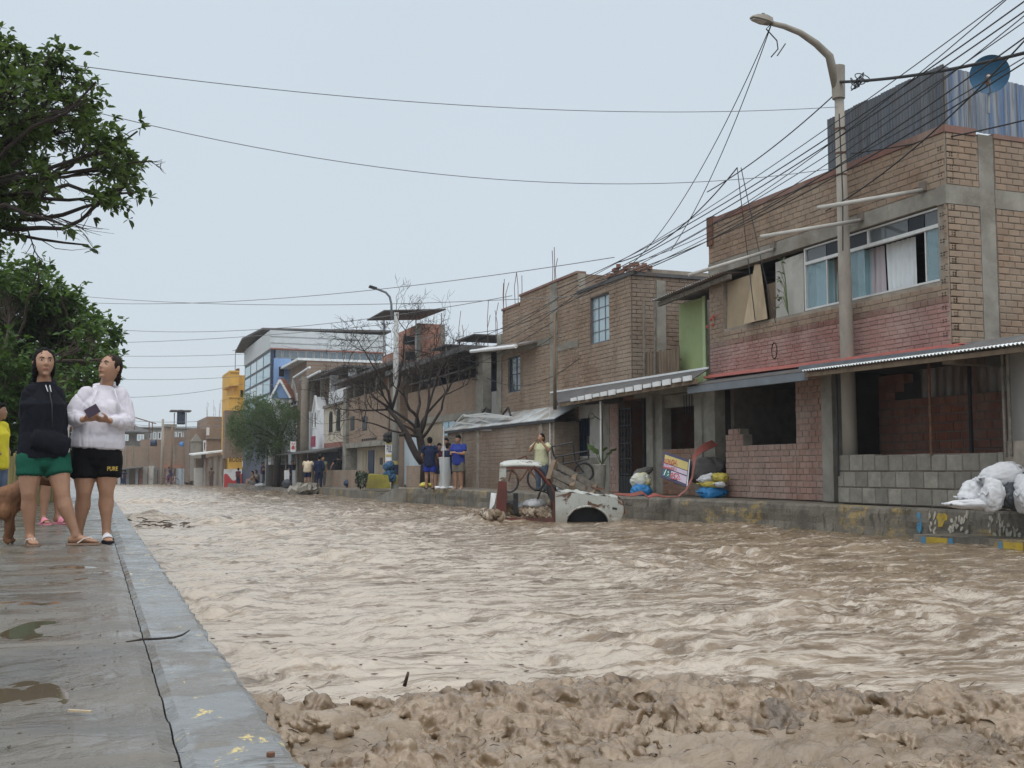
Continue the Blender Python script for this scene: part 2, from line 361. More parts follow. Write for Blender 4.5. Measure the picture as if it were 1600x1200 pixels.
# ground under everything, out to the horizon
g = MB(); g.add([(-900, -60, -2.2), (900, -60, -2.2), (900, 1500, -2.2), (-900, 1500, -2.2)], [(0, 1, 2, 3)])
tag(g.build('ground', mat('ground_mud', (.2, .16, .12), .95)), kind='structure')
# ---- flood water
def worley(x, y, seed):   # rounded lumps: 1 at a lump's top, 0 in the creases between lumps
    g = np.random.default_rng(seed); jx, jy = g.random((256, 256)), g.random((256, 256)); hh = .55 + .45 * g.random((256, 256))
    xi, yi = np.floor(x).astype(np.int64), np.floor(y).astype(np.int64); best = np.full(x.shape, 0.0)
    for i in (-1, 0, 1):
        for k in (-1, 0, 1):
            cx, cy = xi + i, yi + k; q, r_ = cx & 255, cy & 255
            d2 = (cx + jx[q, r_] - x) ** 2 + (cy + jy[q, r_] - y) ** 2
            best = np.maximum(best, hh[q, r_] * np.sqrt(np.maximum(0, 1 - d2 / .62)))
    return best
def water_mesh():
    NA = 740
    th = np.linspace(R(-.5), R(56), NA); rr = np.concatenate([np.arange(2.0, 6.2, .0125), np.exp(np.linspace(math.log(6.2), math.log(150), 640))]); NR = len(rr)
    TH, RR = np.meshgrid(th, rr)
    X, Y = RR * np.sin(TH), RR * np.cos(TH)
    D = X * math.sin(R(YAW)) + Y * math.cos(R(YAW))            # distance along the look of the street
    Z = -.45 - .0039 * np.maximum(0, Y - 18)
    ux, uy = math.cos(R(YAW)), -math.sin(R(YAW))
    A_, B_ = X * ux + Y * uy, -X * uy + Y * ux                   # across and along the flow
    wx, wy = X + .30 * fbm(X * .8, Y * .8, 3, 50), Y + .30 * fbm(X * .8 + 7, Y * .8, 3, 55)
    patch = np.clip(.75 + .9 * fbm(X * .25, Y * .2, 3, 60), .35, 1.5)
    Z += .030 * fbm(X * .45, Y * .7, 2, 1) * patch
    ww = .18 * fbm(A_ * 1.4, B_ * 1.4, 3, 57)
    chop = fbm((A_ + ww) * 1.5, (B_ + ww) * 3.6, 3, 3, .6)
    chop2 = fbm((A_ + ww) * 4.2, (B_ + ww) * 8.5, 3, 9, .6)
    Z += patch * np.clip(.55 + D / 35, .6, 1.5) * (.034 * chop + .018 * np.maximum(0, chop2) - .016 * np.abs(chop2))
    fine = np.clip(12 / D, 0, 1.0)
    Z += patch * fine * .008 * fbm(wx * 13, wy * 18, 2, 14)
    humps = [(262, 818, 1.1, .24, .5), (330, 822, 1.3, .14, .5), (400, 824, .9, .16, .5), (215, 826, .5, .12, .4), (440, 838, 1.2, .10, .45), (520, 808, 1.0, .14, .5), (575, 806, 1.0, .15, .5),
             (620, 803, .8, .10, .5), (240, 786, 2.2, .22, .8), (390, 846, .7, .12, .3), (600, 838, .5, .08, .3), (470, 840, .9, .11, .4), (300, 848, .6, .06, .3),
             (320, 940, .35, .09, .22), (345, 955, .3, .07, .2), (430, 1030, .35, .07, .22), (470, 1045, .35, .06, .2), (380, 1018, .3, .06, .2), (1160, 870, .5, .11, .35), (1020, 840, .7, .08, .4),
             (700, 800, .8, .11, .5), (660, 830, .6, .06, .4), (850, 838, .8, .08, .5), (760, 818, 1.0, .2, .6), (830, 812, .8, .22, .5), (980, 826, .8, .10, .4), (1340, 858, .9, .07, .4), (1120, 828, 1.2, .07, .4),
             (900, 880, .8, .05, .4), (560, 900, .7, .05, .3), (700, 960, .6, .05, .3), (520, 870, .5, .06, .3), (1400, 930, .9, .05, .5), (1250, 960, .7, .05, .4), (850, 1000, .5, .04, .3), (1100, 1000, .6, .04, .3)]
    rough = np.zeros_like(X)
    for px, py, hw, hh, dp in humps:
        c = on_z(px, py, -.5 if py < 850 else -.45)
        a, b = (X - c.x) * ux + (Y - c.y) * uy, (X - c.x) * -uy + (Y - c.y) * ux
        q = np.exp(-(a / hw) ** 2 - (b / dp) ** 2)
        Z += .75 * hh * q * (.75 + .5 * pn(X * 2, Y * 2, 71)); rough = np.maximum(rough, q * min(1, hh / .1))
    lump = .55 * worley(wx * 2.6, wy * 3.4, 5) + .35 * worley(wx * 5.5, wy * 7, 6) + .2 * worley(wx * 11, wy * 13, 8)
    Z += rough * (lump - .5) * .17
    # the rapids at the photographer's feet: a crest across the stream and churned mud before it
    bend = 4.30 + .14 * fbm(X * .9, Y * 0 + 3, 3, 33) - .10 * np.maximum(0, X - 3.0)
    u = D - bend
    crest = np.where(u > 0, np.exp(-(u / .16) ** 2), np.exp(-(u / 1.5) ** 2))
    hX = np.interp(X, [.3, .8, 1.3, 1.9, 2.4, 3.1, 3.6, 4.4, 6], [.09, .11, .13, .165, .16, .11, .07, .08, .06])
    Z += crest * hX
    churn = np.where(u > 0, np.exp(-(u / .13) ** 2), 1.0)
    vx, vy = X + .10 * fbm(X * 3, Y * 3, 3, 40) + .2 * fbm(X * 1.1, Y * 1.1, 2, 42), Y + .10 * fbm(X * 3 + 9, Y * 3, 3, 44)
    calm = np.clip(.78 + .9 * fbm(X * 1.1, Y * 1.4, 2, 90), .40, 1.2)
    near_crest = .75 + .85 * np.exp(-((u + .14) / .32) ** 2)
    l1, l2, l3, l4 = worley(vx * 2.7, vy * 3.2, 15), worley(vx * 6.0, vy * 7.0, 16), worley(vx * 12.5, vy * 14, 17), worley(vx * 26, vy * 29, 18)
    Z += .55 * churn * near_crest * (.075 * (l1 - .4) * (.5 + .5 * calm) + calm * (.095 * (l2 - .4) + .060 * (l3 - .4) + .026 * (l4 - .4)) + .02 * fbm(vx * 3.3, vy * 4, 2, 87) + .006 * fbm(vx * 16, vy * 18, 2, 88))
    Z += .04 * np.exp(-((X - .4) / .25) ** 2) * np.clip(fbm(Y * 1.2, X, 2, 95) + .3, 0, 1) * np.clip((D - 5) / 3, 0, 1)
    Z = np.where((X < .64) & (Z > -.06), -.06 + (Z + .06) * .3, Z)
    idx = np.arange(NA * NR).reshape(NR, NA)
    F = np.stack([idx[:-1, :-1], idx[:-1, 1:], idx[1:, 1:], idx[1:, :-1]], -1).reshape(-1, 4)
    global WZ; WZ = (th, rr, Z, hX)
    xc = X.reshape(-1)[F].mean(1); yc = Y.reshape(-1)[F].mean(1)
    F = F[(xc > .335) & (xc < 14) | (xc > .335) & (yc > 60)]
    V = np.stack([X, Y, Z], -1).reshape(-1, 3)
    used = np.zeros(len(V), bool); used[F.reshape(-1)] = True
    rem = np.cumsum(used) - 1; V, F = V[used], rem[F]
    me = bpy.data.meshes.new('water'); me.vertices.add(len(V)); me.vertices.foreach_set('co', V.reshape(-1))
    me.loops.add(F.size); me.loops.foreach_set('vertex_index', F.reshape(-1).astype(np.int32))
    me.polygons.add(len(F)); me.polygons.foreach_set('loop_start', np.arange(0, F.size, 4, dtype=np.int32))
    me.polygons.foreach_set('use_smooth', np.ones(len(F), bool)); me.update(calc_edges=True); me.validate()
    return me
def water_mat():
    t = NT('flood_water')
    P = t.P()
    warp = t.n('TexNoise'); warp.inputs['Scale'].default_value = .9; warp.inputs['Detail'].default_value = 3; t.l(P, warp.inputs[0])
    va = t.n('VectorMath', operation='MULTIPLY_ADD'); va.inputs[1].default_value = (.9, .9, .9); t.l(warp.outputs[1], va.inputs[0]); t.l(P, va.inputs[2])
    src = va.outputs[0]
    n1 = t.noise((1.3, 2.6, 1), 7, .68, src); n2 = t.noise((5, 9, 3), 6, .7, src); n3 = t.noise((.35, .5, .3), 4, .6)
    silt = t.ramp(n1, [(.30, (.10, .068, .039)), (.50, (.205, .148, .094)), (.70, (.29, .228, .158))])
    rotm = t.n('Mapping'); rotm.inputs['Rotation'].default_value = (0, 0, R(YAW)); rotm.inputs['Scale'].default_value = (2.2, 9.0, 2); t.l(src, rotm.inputs[0])
    fn = t.n('TexNoise'); fn.inputs['Scale'].default_value = 1; fn.inputs['Detail'].default_value = 8; fn.inputs['Roughness'].default_value = .72; t.l(rotm.outputs[0], fn.inputs[0])
    foam = t.ramp(fn.outputs[0], [(.53, 0.0), (.64, 1.0)])
    fpatch = t.ramp(n3, [(.35, .25), (.62, 1.0)])
    sx = t.n('SeparateXYZ'); t.l(P, sx.inputs[0])
    fx = t.n('MapRange'); fx.inputs[1].default_value = 1.5; fx.inputs[2].default_value = 8.5; fx.inputs[3].default_value = 1.0; fx.inputs[4].default_value = .22; t.l(t.math('ADD', sx.outputs[0], t.math('MULTIPLY', t.math('SUBTRACT', n3, .5), 9)), fx.inputs[0])
    dd = t.math('ADD', t.math('MULTIPLY', sx.outputs[0], math.sin(R(YAW))), t.math('MULTIPLY', sx.outputs[1], math.cos(R(YAW))))
    fd = t.n('MapRange'); fd.inputs[1].default_value = 4.2; fd.inputs[2].default_value = 5.0; fd.inputs[3].default_value = .25; fd.inputs[4].default_value = 1.0; t.l(dd, fd.inputs[0])
    cov = t.math('ADD', t.math('ADD', fn.outputs[0], t.math('MULTIPLY', t.math('SUBTRACT', n1, .5), .25)), t.math('MULTIPLY', t.math('SUBTRACT', fx.outputs[0], .62), .17))
    f = t.math('MULTIPLY', t.ramp(cov, [(.445, 0.0), (.575, 1.0)]), fd.outputs[0])
    c = t.mix(t.math('MULTIPLY', f, .74), silt, (.545, .475, .395))
    # grit and twigs carried on the surface
    tw = t.ramp(t.noise((10, 26, 4), 6, .75, src), [(.655, 0.0), (.70, 1.0)])
    c = t.mix(t.math('MULTIPLY', tw, .75), c, (.10, .062, .036))
    t.col(c)
    t.rough(t.math('ADD', t.math('MULTIPLY', f, .22), .09))
    t.b.inputs['IOR'].default_value = 1.42
    h = t.math('ADD', t.math('MULTIPLY', n2, .7), t.math('MULTIPLY', fn.outputs[0], .6))
    h = t.math('ADD', h, t.math('MULTIPLY', t.noise((18, 30, 10), 4, .6, src), .22))
    t.bump(h, .9, .035); return t.m
M['water'] = water_mat()
def rapids_mat():
    t = NT('rapids_mud'); n1 = t.noise((5, 5, 5), 7, .7, dist=.5)
    c = t.ramp(n1, [(.30, (.050, .032, .017)), (.44, (.145, .095, .052)), (.58, (.24, .17, .105)), (.74, (.38, .30, .21))])
    c = t.mix(t.ramp(t.noise((24, 24, 24), 6, .75), [(.60, 0.0), (.68, .8)]), c, (.06, .038, .022)); t.col(c); t.rough(t.ramp(n1, [(.3, .07), (.7, .17)])); t.b.inputs['IOR'].default_value = 1.5; t.b.inputs['Coat Weight'].default_value = .2; t.b.inputs['Coat Roughness'].default_value = .06
    t.bump(t.math('ADD', t.noise((30, 30, 30), 5, .6), t.math('MULTIPLY', t.noise((11, 11, 11), 4, .6), 1.2)), .5, .010); return t.m
M['rapids'] = rapids_mat()
wo = link('water', water_mesh()); wo.data.materials.append(M['water']); tag(wo, kind='structure')
def water_at(x, y):
    th, rr, Z, _ = WZ; i = min(len(rr) - 1, max(0, int(np.searchsorted(rr, math.hypot(x, y))))); k = min(len(th) - 1, max(0, int(np.searchsorted(th, math.atan2(x, y))))); return float(Z[i, k])
# ---- left pavement: slabs and kerb blocks
def pave_mat(name, base, wet, kerb=False):
    t = NT(name)
    n1 = t.noise((.9, 1.5, 1), 7, .65, dist=.3); n2 = t.noise((6, 8, 6), 6, .7); n3 = t.noise((1.7, 3.6, 1), 6, .7, dist=.5)
    c = t.mix(t.ramp(n1, [(.35, 0.0), (.68, 1.0)]), wet, base)
    c = t.mix(t.ramp(n2, [(.35, .45), (.7, 0.0)]), c, sh(base, .45))
    c = t.mix(t.math('MULTIPLY', t.ramp(t.noise((.7, 2.2, 1), 6, .7, dist=.7), [(.50, 0.0), (.60, 1.0)]), .4), c, (.15, .12, .088))
    film = t.ramp(n3, [(.40, 0.0), (.60, 1.0)])
    if kerb:
        s = t.n('SeparateXYZ'); t.l(t.P(), s.inputs[0])
        wash = t.ramp(t.noise((2.2, 2.8, 2), 7, .72, dist=.6), [(.46, 0.0), (.53, 1.0)])
        c = t.mix(t.math('MULTIPLY', wash, .75), c, (.205, .218, .225))
        band = t.ramp(t.noise((.1, .55, .1), 2), [(.47, 0.0), (.53, 1.0)])
        y = t.ramp(t.noise((9, 5, 5), 8, .78, dist=.4), [(.595, 0.0), (.62, 1.0)])
        c = t.mix(t.math('MULTIPLY', y, band), c, (.62, .48, .17))
    t.col(c)
    t.rough(t.mix(film, .42, .07)); t.b.inputs['Specular IOR Level'].default_value = .5
    inv = t.math('SUBTRACT', 1.0, film)
    h = t.math('MULTIPLY', t.math('ADD', t.noise((35, 35, 35), 5, .75), t.math('MULTIPLY', n2, .8)), t.math('ADD', t.math('MULTIPLY', inv, .85), .15))
    t.bump(h, .6, .012); return t.m
M['pave'] = pave_mat('wet_pavement', (.19, .165, .13), (.10, .095, .088))
M['kerbpaint'] = pave_mat('painted_kerb', (.20, .185, .16), (.14, .13, .12), True)
def slab(name, x0, x1, y0, y1, parent, m, step, ragged=0, ztop=0.0, zbot=-.6, seed=0):
    nx, ny = max(2, int((x1 - x0) / step)), max(2, int((y1 - y0) / step))
    gx, gy = np.linspace(0, 1, nx + 1), np.linspace(0, 1, ny + 1)
    GX, GY = np.meshgrid(gx, gy); X, Y = x0 + GX * (x1 - x0), y0 + GY * (y1 - y0)
    if ragged:
        edge = ragged * (np.abs(fbm(Y * 3.5, Y * 0 + seed, 5, 11)) + .4 * np.maximum(0, pn(Y * 7, Y * 0 + 2, 13)))
        X = X - edge * np.clip((GX - .55) / .45, 0, 1) ** 3
    Z = ztop + .0035 * fbm(X * 3, Y * 3, 4, 30) + .008 * fbm(X * 2.6, Y * 1.7, 3, 35) + .0030 * fbm(X * 14, Y * 14, 3, 36)
    bd = np.minimum(np.minimum(GX * (x1 - x0), (1 - GX) * (x1 - x0)), np.minimum(GY, 1 - GY) * (y1 - y0))
    Z = ztop + (Z - ztop) * np.clip(bd / .06, .2, 1)
    Z -= .012 * np.exp(-(bd / .012) ** 2) * (1 + .8 * fbm(X * 6, Y * 6, 2, 37))
    V = [tuple(q) for q in np.stack([X, Y, Z], -1).reshape(-1, 3)]
    i = lambda a, b: b * (nx + 1) + a
    F = [(i(a, b), i(a + 1, b), i(a + 1, b + 1), i(a, b + 1)) for b in range(ny) for a in range(nx)]
    ring = [i(a, 0) for a in range(nx)] + [i(nx, b) for b in range(ny)] + [i(a, ny) for a in range(nx, 0, -1)] + [i(0, b) for b in range(ny, 0, -1)]
    n = len(V); V += [(V[q][0], V[q][1], zbot) for q in ring]; L = len(ring)
    F += [(ring[k], n + k, n + (k + 1) % L, ring[(k + 1) % L]) for k in range(L)]
    mb = MB(); mb.add(V, F); return mb.build(name, m, parent, smooth=False)
pv = MB().box((-7, 1.2, -.62), (.18, 26, -.05)).build('pavement', M['concrete_wet']); tag(pv, kind='structure')
kb = MB().box((.195, 1.2, -.7), (.33, 60, -.06)).build('kerb', M['concrete_wet']); tag(kb, kind='structure')
ys = [1.2, 2.46, 4.15, 5.9, 7.6, 9.4, 11.4, 13.6, 16, 19, 22.5, 26]
for a, b in zip(ys, ys[1:]):
    o = slab('paving_slab', -1.25, .1865, a, b - .008, pv, M['pave'], .035 if a < 8 else .08, zbot=-.04)
    o = slab('paving_slab', -4.5, -1.26, a, b - .008, pv, M['pave'], .12, zbot=-.04)
ys = [1.2, 2.53, 4.05, 5.88, 6.5, 8.3, 10.1, 12, 14, 17, 20, 24, 28, 33, 40, 48, 60]
for j, (a, b) in enumerate(zip(ys, ys[1:])):
    slab('kerb_block', .191, .425, a, b - .006, kb, M['kerbpaint'], .022 if a < 8 else .05, ragged=.022, seed=j)
# far left bank beyond the fence
lp = MB().box((-7, 26.01, -.9), (.165, 70, -.01)).build('footpath', M['pave']); tag(lp, kind='structure')
def puddle(px, py, rx, ry, z):
    c = on_z(px, py, z); pts = [(c.x + rx * (1 + .12 * math.sin(3 * a + px)) * math.cos(a), c.y + ry * (1 + .12 * math.sin(2 * a + py)) * math.sin(a), z) for a in np.linspace(0, 6.283, 33)[:-1]]
    o = MB().add(pts + [(c.x, c.y, z)], [(k, (k + 1) % 32, 32) for k in range(32)]).build('puddle', M['puddle']); tag(o, kind='structure')
t = NT('puddle_water'); t.col((.11, .085, .055)).rough(.04); t.bump(t.noise(5, 3), .04, .01); M['puddle'] = t.m
for q in ((25, 1105, .12, .34, -.0025), (105, 897, .24, .5, -.002), (20, 948, .18, .4, -.003), (60, 985, .12, .25, -.003)): puddle(*q)
# ---- right pavement with its high kerb
KL = [(13.6, 2), (12.35, 11.6), (11.75, 17.5), (11.1, 22.5), (10.3, 37)]
def t_kerb():
    t = NT('weathered_kerb')
    c = t.mix(t.ramp(t.noise(1.6, 7, .7), [(.35, 0.0), (.65, 1.0)]), (.10, .088, .068), (.22, .195, .155))
    s = t.n('SeparateXYZ'); t.l(t.P(), s.inputs[0])
    low = t.ramp(s.outputs[2], [(0, 0.0), (1, 1.0)])
    c = t.mix(t.ramp(t.noise((7, 7, 2.5), 6, .75), [(.52, 0.0), (.62, .8)]), c, (.07, .06, .045))
    pa = t.math('MULTIPLY', t.ramp(t.noise((1.1, 1.1, 2.5), 3, .5), [(.56, 0.0), (.62, 1.0)]), t.ramp(t.noise((9, 9, 9), 6, .8), [(.46, 0.0), (.54, 1.0)]))
    c = t.mix(t.math('MULTIPLY', pa, .7), c, (.40, .28, .09))
    t.col(c); t.rough(.7); t.bump(t.noise(22, 6, .7), .7, .03); return t.m
M['kerb_old'] = t_kerb()
rp = MB()
top = [(x, y, 0.0) for x, y in KL]; inn = [(x + 5 if y > 3 else x + 4, y, .07) for x, y in KL]
for i in range(len(KL) - 1):
    a, b, c, d = top[i], top[i + 1], inn[i + 1], inn[i]
    dn = lambda p, z=-1.6: (p[0], p[1], z)
    rp.hexa([dn(a), dn(d), dn(c), dn(b), a, d, c, b])
rp = rp.build('pavement', M['concrete_wet']); tag(rp, kind='structure')
# kerb stones along its edge, each cast piece between two joints
kr = MB().box((10.2, 36.9, -1.6), (10.3, 37, -.7)).build('kerb', M['kerb_old']); tag(kr, kind='structure')
segs = []
for i in range(len(KL) - 1):
    a, b = Vector((*KL[i], 0)), Vector((*KL[i + 1], 0)); n = max(1, round((b - a).length / 3.0))
    for k_ in range(n): segs.append((a.lerp(b, k_ / n), a.lerp(b, (k_ + 1) / n)))
for a, b in segs:
    d = (b - a).normalized(); nn = Vector((-d.y, d.x, 0)); nn = nn if nn.x < 0 else -nn
    N, H = max(4, int((b - a).length / .12)), 9
    mb = MB(); V = []; L = (b - a).length
    prof = [(0.30, .012), (.02, .014), (-.03, .004), (-.05, -.03), (-.055, -.1), (-.06, -.2), (-.05, -.32), (-.06, -.45), (-.06, -1.2)]
    for j in range(N + 1):
        p = a + d * (.004 + (L - .008) * j / N)
        for q, (o_, z) in enumerate(prof):
            ed = .018 if j in (0, N) else 0
            wob = .022 * float(pn(np.array([p.y * 2.2 + p.x]), np.array([z * 5]), 44)[0]) if q > 1 else 0
            V.append(p - nn * (o_ + ed + wob) + Vector((0, 0, z + (.012 * float(pn(np.array([p.y * 1.7]), np.array([p.x]), 45)[0]) if q in (1, 2, 3) else 0))))
    F = [(j * H + q, j * H + q + 1, (j + 1) * H + q + 1, (j + 1) * H + q) for j in range(N) for q in range(H - 1)] + [tuple(range(H)), tuple(N * H + q for q in range(H - 1, -1, -1))]
    mb.add(V, F); mb.build('kerb_stone', M['kerb_old'], kr, smooth=False)
# broken end that ramps into the water
e0 = on_z(640, 767, -.05)
mb = MB(); mb.hexa([(9.75, 37.0, -1.3), (10.9, 37.0, -1.3), (11.2, 41.5, -1.3), (10.1, 41.5, -1.3), (9.78, 37.0, -.03), (10.9, 37.0, -.03), (11.2, 41.5, -.5), (10.1, 41.5, -.56)])
mb.build('kerb_end', M['concrete'], kr)
# low painted step in front of the kerb at the near end
stp = MB().hexa([(11.3, 13.0, -1.2), (12.3, 13.0, -1.2), (13.9, 3.0, -1.2), (12.7, 3.0, -1.2), (11.35, 13.0, -.34), (12.3, 13.0, -.34), (13.9, 3.0, -.34), (12.75, 3.0, -.34)][0:4] + [(11.35, 13.0, -.34), (12.3, 13.0, -.34), (13.9, 3.0, -.34), (12.75, 3.0, -.34)])
stp = stp.build('kerb_step', M['kerb_old']); tag(stp, kind='structure')
# farther pavements, lower with the street
fp = MB().box((10.65, 37.0, -1.5), (17, 60, -.27)).build('pavement', M['concrete_wet']); tag(fp, kind='structure')
kf = MB().box((10.52, 41.6, -1.5), (10.66, 60.03, -.25)).build('kerb', M['kerb_old'], fp)
fp2 = MB().box((10.3, 60.05, -1.5), (17, 96, -.46)).build('pavement', M['concrete_wet']); tag(fp2, kind='structure')
fp3 = MB().box((-20, 112, -1.5), (20, 150, -.80)).build('dirt_bank', mat('dirt_bank', (.24, .2, .15), .95, .3, 2, .4, 10, dirt=(.16, .13, .1))); tag(fp3, kind='structure')
# ================================================================ HOUSES: helpers
class Face:
    """a vertical wall plane: 'x' faces the street (towards -X), 'y' faces down the street (towards -Y); s runs left to right as seen"""
    def __init__(s, ax, c): s.ax, s.c = ax, c
    def p(s, a, z, d=0.0): return Vector((s.c - d, -a, z)) if s.ax == 'x' else Vector((a, s.c - d, z))
    def at(s, px, py):
        q = on_x(px, py, s.c) if s.ax == 'x' else on_y(px, py, s.c)
        return (-q.y if s.ax == 'x' else q.x, q.z)
    def s(s_, px): return s_.at(px, 600)[0]
    def z(s_, px, py): return s_.at(px, py)[1]
    def rect(s, x0, x1, y0, y1, at=None):   # pixel box -> s0,s1,z0,z1 on this wall, heights read at column `at`
        a = x1 if at is None else at
        return (s.s(x0), s.s(x1), s.z(a, y1), s.z(a, y0))
    def box(s, mb, s0, s1, z0, z1, d0, d1):
        return mb.hexa([s.p(s0, z0, d1), s.p(s1, z0, d1), s.p(s1, z0, d0), s.p(s0, z0, d0), s.p(s0, z1, d1), s.p(s1, z1, d1), s.p(s1, z1, d0), s.p(s0, z1, d0)])
    def axes(s): return (Vector((0, -1, 0)), Vector((-1, 0, 0))) if s.ax == 'x' else (Vector((1, 0, 0)), Vector((0, -1, 0)))
def cells(s0, s1, z0, z1, holes):
    S = sorted({s0, s1, *[min(max(v, s0), s1) for h in holes for v in h[:2]]}); Z = sorted({z0, z1, *[min(max(v, z0), z1) for h in holes for v in h[2:]]})
    for a, b in zip(S, S[1:]):
        run = None
        for c, d in zip(Z, Z[1:]):
            m_, n_ = (a + b) / 2, (c + d) / 2
            if any(h[0] < m_ < h[1] and h[2] < n_ < h[3] for h in holes):
                if run: yield (a, b, *run); run = None
            else: run = (run[0] if run else c, d)
        if run: yield (a, b, *run)
BR = {}
def wall(house, F, s0, s1, z0, z1, m, holes=(), thick=.22, bricks=None, name='wall', d=0.0):
    mb = MB()
    for c in cells(s0, s1, z0, z1, holes): F.box(mb, *c, d - thick, d)
    o = mb.build(name, M[m], house)
    if bricks: brickwork(house, F, s0, s1, z0, z1, holes, d=d, **bricks)
    return o
def brickwork(house, F, s0, s1, z0, z1, holes=(), m='brick_tan', bw=.24, bh=.098, gap=.014, proud=.012, d=0.0, bond=.5, rag=0.0, top=None):
    L = BR.setdefault(house.name, (house, []))[1]; rng = random.Random(int(s0 * 97 + z0 * 31))
    n = max(1, round((z1 - z0) / (bh + gap))); ph = (z1 - z0) / n
    for i in range(n):
        a, b = z0 + i * ph + gap / 2, z0 + (i + 1) * ph - gap / 2
        c = s0 - (bw + gap) * (bond if i % 2 else 0) + rng.uniform(-rag, rag)
        zt = (a + b) / 2
        cuts = sorted((h[0], h[1]) for h in holes if h[2] < b - .01 and h[3] > a + .01)
        while c < s1:
            w_ = bw * (1 + rng.uniform(-.06, .06)); e, f = max(c, s0) + gap / 2, min(c + w_ + gap, s1) - gap / 2
            segs = [(e, f)]
            for h0, h1 in cuts:
                nx = []
                for q0, q1 in segs:
                    if h1 <= q0 or h0 >= q1: nx.append((q0, q1))
                    else:
                        if h0 - q0 > .03: nx.append((q0, h0))
                        if q1 - h1 > .03: nx.append((h1, q1))
                segs = nx
            for q0, q1 in segs:
                if q1 - q0 > .03 and (top is None or b <= top(.5 * (q0 + q1))): L.append((F, q0, q1, a, b, d, proud + rng.uniform(-.005, .006), m))
            c += w_ + gap
def _brick_mesh(seed):
    rng = random.Random(seed); c = .035; j = lambda: rng.uniform(-.03, .03)
    V = [(-.5, 0, -.5), (.5, 0, -.5), (.5, 0, .5), (-.5, 0, .5), (-.5, -.6, -.5), (.5, -.6, -.5), (.5, -.6, .5), (-.5, -.6, .5)]
    V += [(-.5 + c, -1, -.5 + 2.4 * c + j()), (.5 - c, -1, -.5 + 2.4 * c + j()), (.5 - c, -1, .5 - 2.4 * c + j()), (-.5 + c, -1, .5 - 2.4 * c + j())]
    Fc = [(0, 1, 5, 4), (1, 2, 6, 5), (2, 3, 7, 6), (3, 0, 4, 7), (4, 5, 9, 8), (5, 6, 10, 9), (6, 7, 11, 10), (7, 4, 8, 11), (8, 9, 10, 11)]
    return V, Fc
_BM = [_brick_mesh(k) for k in range(5)]; _BMESH = {}
def finish_bricks(limit=300, name='brick'):
    for house, L in BR.values():
        def size(b): q = b[0].p((b[1] + b[2]) / 2, (b[3] + b[4]) / 2); return -(b[2] - b[1]) * (b[4] - b[3]) / dist(q) ** 2 * (.5 if b[0].ax == 'x' else 1)
        L.sort(key=size); rng = random.Random(5)
        for F, s0, s1, z0, z1, d, pr, m in L[:limit]:
            k = rng.randrange(5)
            if (k, m) not in _BMESH:
                me = bpy.data.meshes.new('brick'); me.from_pydata(_BM[k][0], [], _BM[k][1]); me.materials.append(M[m]); _BMESH[(k, m)] = me
            o = link('brick', _BMESH[(k, m)], house)
            u, n = F.axes(); W, H = s1 - s0, z1 - z0
            rot = Matrix((u, -n, Vector((0, 0, 1)))).transposed().to_4x4() @ Matrix.Rotation(rng.uniform(-.012, .012), 4, 'Y')
            T = Matrix.Translation(F.p((s0 + s1) / 2, (z0 + z1) / 2, d) - wl(house))
            o.matrix_local = T @ rot @ Matrix.Diagonal((W, max(.004, pr), H, 1))
        V, Fc = {}, {}
        for F, s0, s1, z0, z1, d, pr, m in L[limit:]:
            v, f = V.setdefault(m, []), Fc.setdefault(m, []); n0 = len(v); bv, bf = _BM[rng.randrange(5)]
            for a, b, c in bv: v.append(F.p((s0 + s1) / 2 + a * (s1 - s0), (z0 + z1) / 2 + c * (z1 - z0), d - b * pr))
            f.extend([tuple(i + n0 for i in q) for q in bf])
        for m in V:
            mb = MB(); mb.v, mb.f, mb.m = [tuple(q) for q in V[m]], Fc[m], [0] * len(Fc[m]); mb.build('brick_courses', M[m], house, kind='stuff')
    BR.clear()
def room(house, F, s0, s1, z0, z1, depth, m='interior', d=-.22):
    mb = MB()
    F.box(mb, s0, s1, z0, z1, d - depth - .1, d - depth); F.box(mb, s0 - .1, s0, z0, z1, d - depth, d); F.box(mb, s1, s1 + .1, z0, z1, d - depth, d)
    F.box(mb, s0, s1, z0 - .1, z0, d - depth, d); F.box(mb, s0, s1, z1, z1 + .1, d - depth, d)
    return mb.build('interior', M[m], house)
def window(house, F, s0, s1, z0, z1, fm='alu', gm='glass', cols=2, rows=1, fw=.05, d=-.08, sash=True, name='window', label=None, back=True):
    mb = MB()
    F.box(mb, s0, s1, z0, z0 + fw, d - .05, d); F.box(mb, s0, s1, z1 - fw, z1, d - .05, d)
    F.box(mb, s0, s0 + fw, z0 + fw, z1 - fw, d - .05, d); F.box(mb, s1 - fw, s1, z0 + fw, z1 - fw, d - .05, d)
    w_, h_ = (s1 - s0) / cols, (z1 - z0) / rows
    for i in range(1, cols): F.box(mb, s0 + i * w_ - fw * .35, s0 + i * w_ + fw * .35, z0 + fw, z1 - fw, d - .04, d - .004)
    for i in range(1, rows): F.box(mb, s0 + fw, s1 - fw, z0 + i * h_ - fw * .3, z0 + i * h_ + fw * .3, d - .037, d - .007)
    o = mb.build(name, M[fm], house, label=label)
    for i in range(cols):
        for k in range(rows):
            g = gm[(i + k * cols) % len(gm)] if isinstance(gm, (list, tuple)) else gm
            if g is None: continue
            p = MB(); F.box(p, s0 + i * w_ + fw * .35, s0 + (i + 1) * w_ - fw * .35, z0 + k * h_ + fw * .3, z0 + (k + 1) * h_ - fw * .3, d - .03, d - .02); p.build('pane', M[g], o)
    return o
def plain_window(house, F, s0, s1, z0, z1, frame='white', pane='glass_dark', d=-.03, fw=.06, cols=1):
    return window(house, F, s0, s1, z0, z1, frame, pane, cols, 1, fw, d)
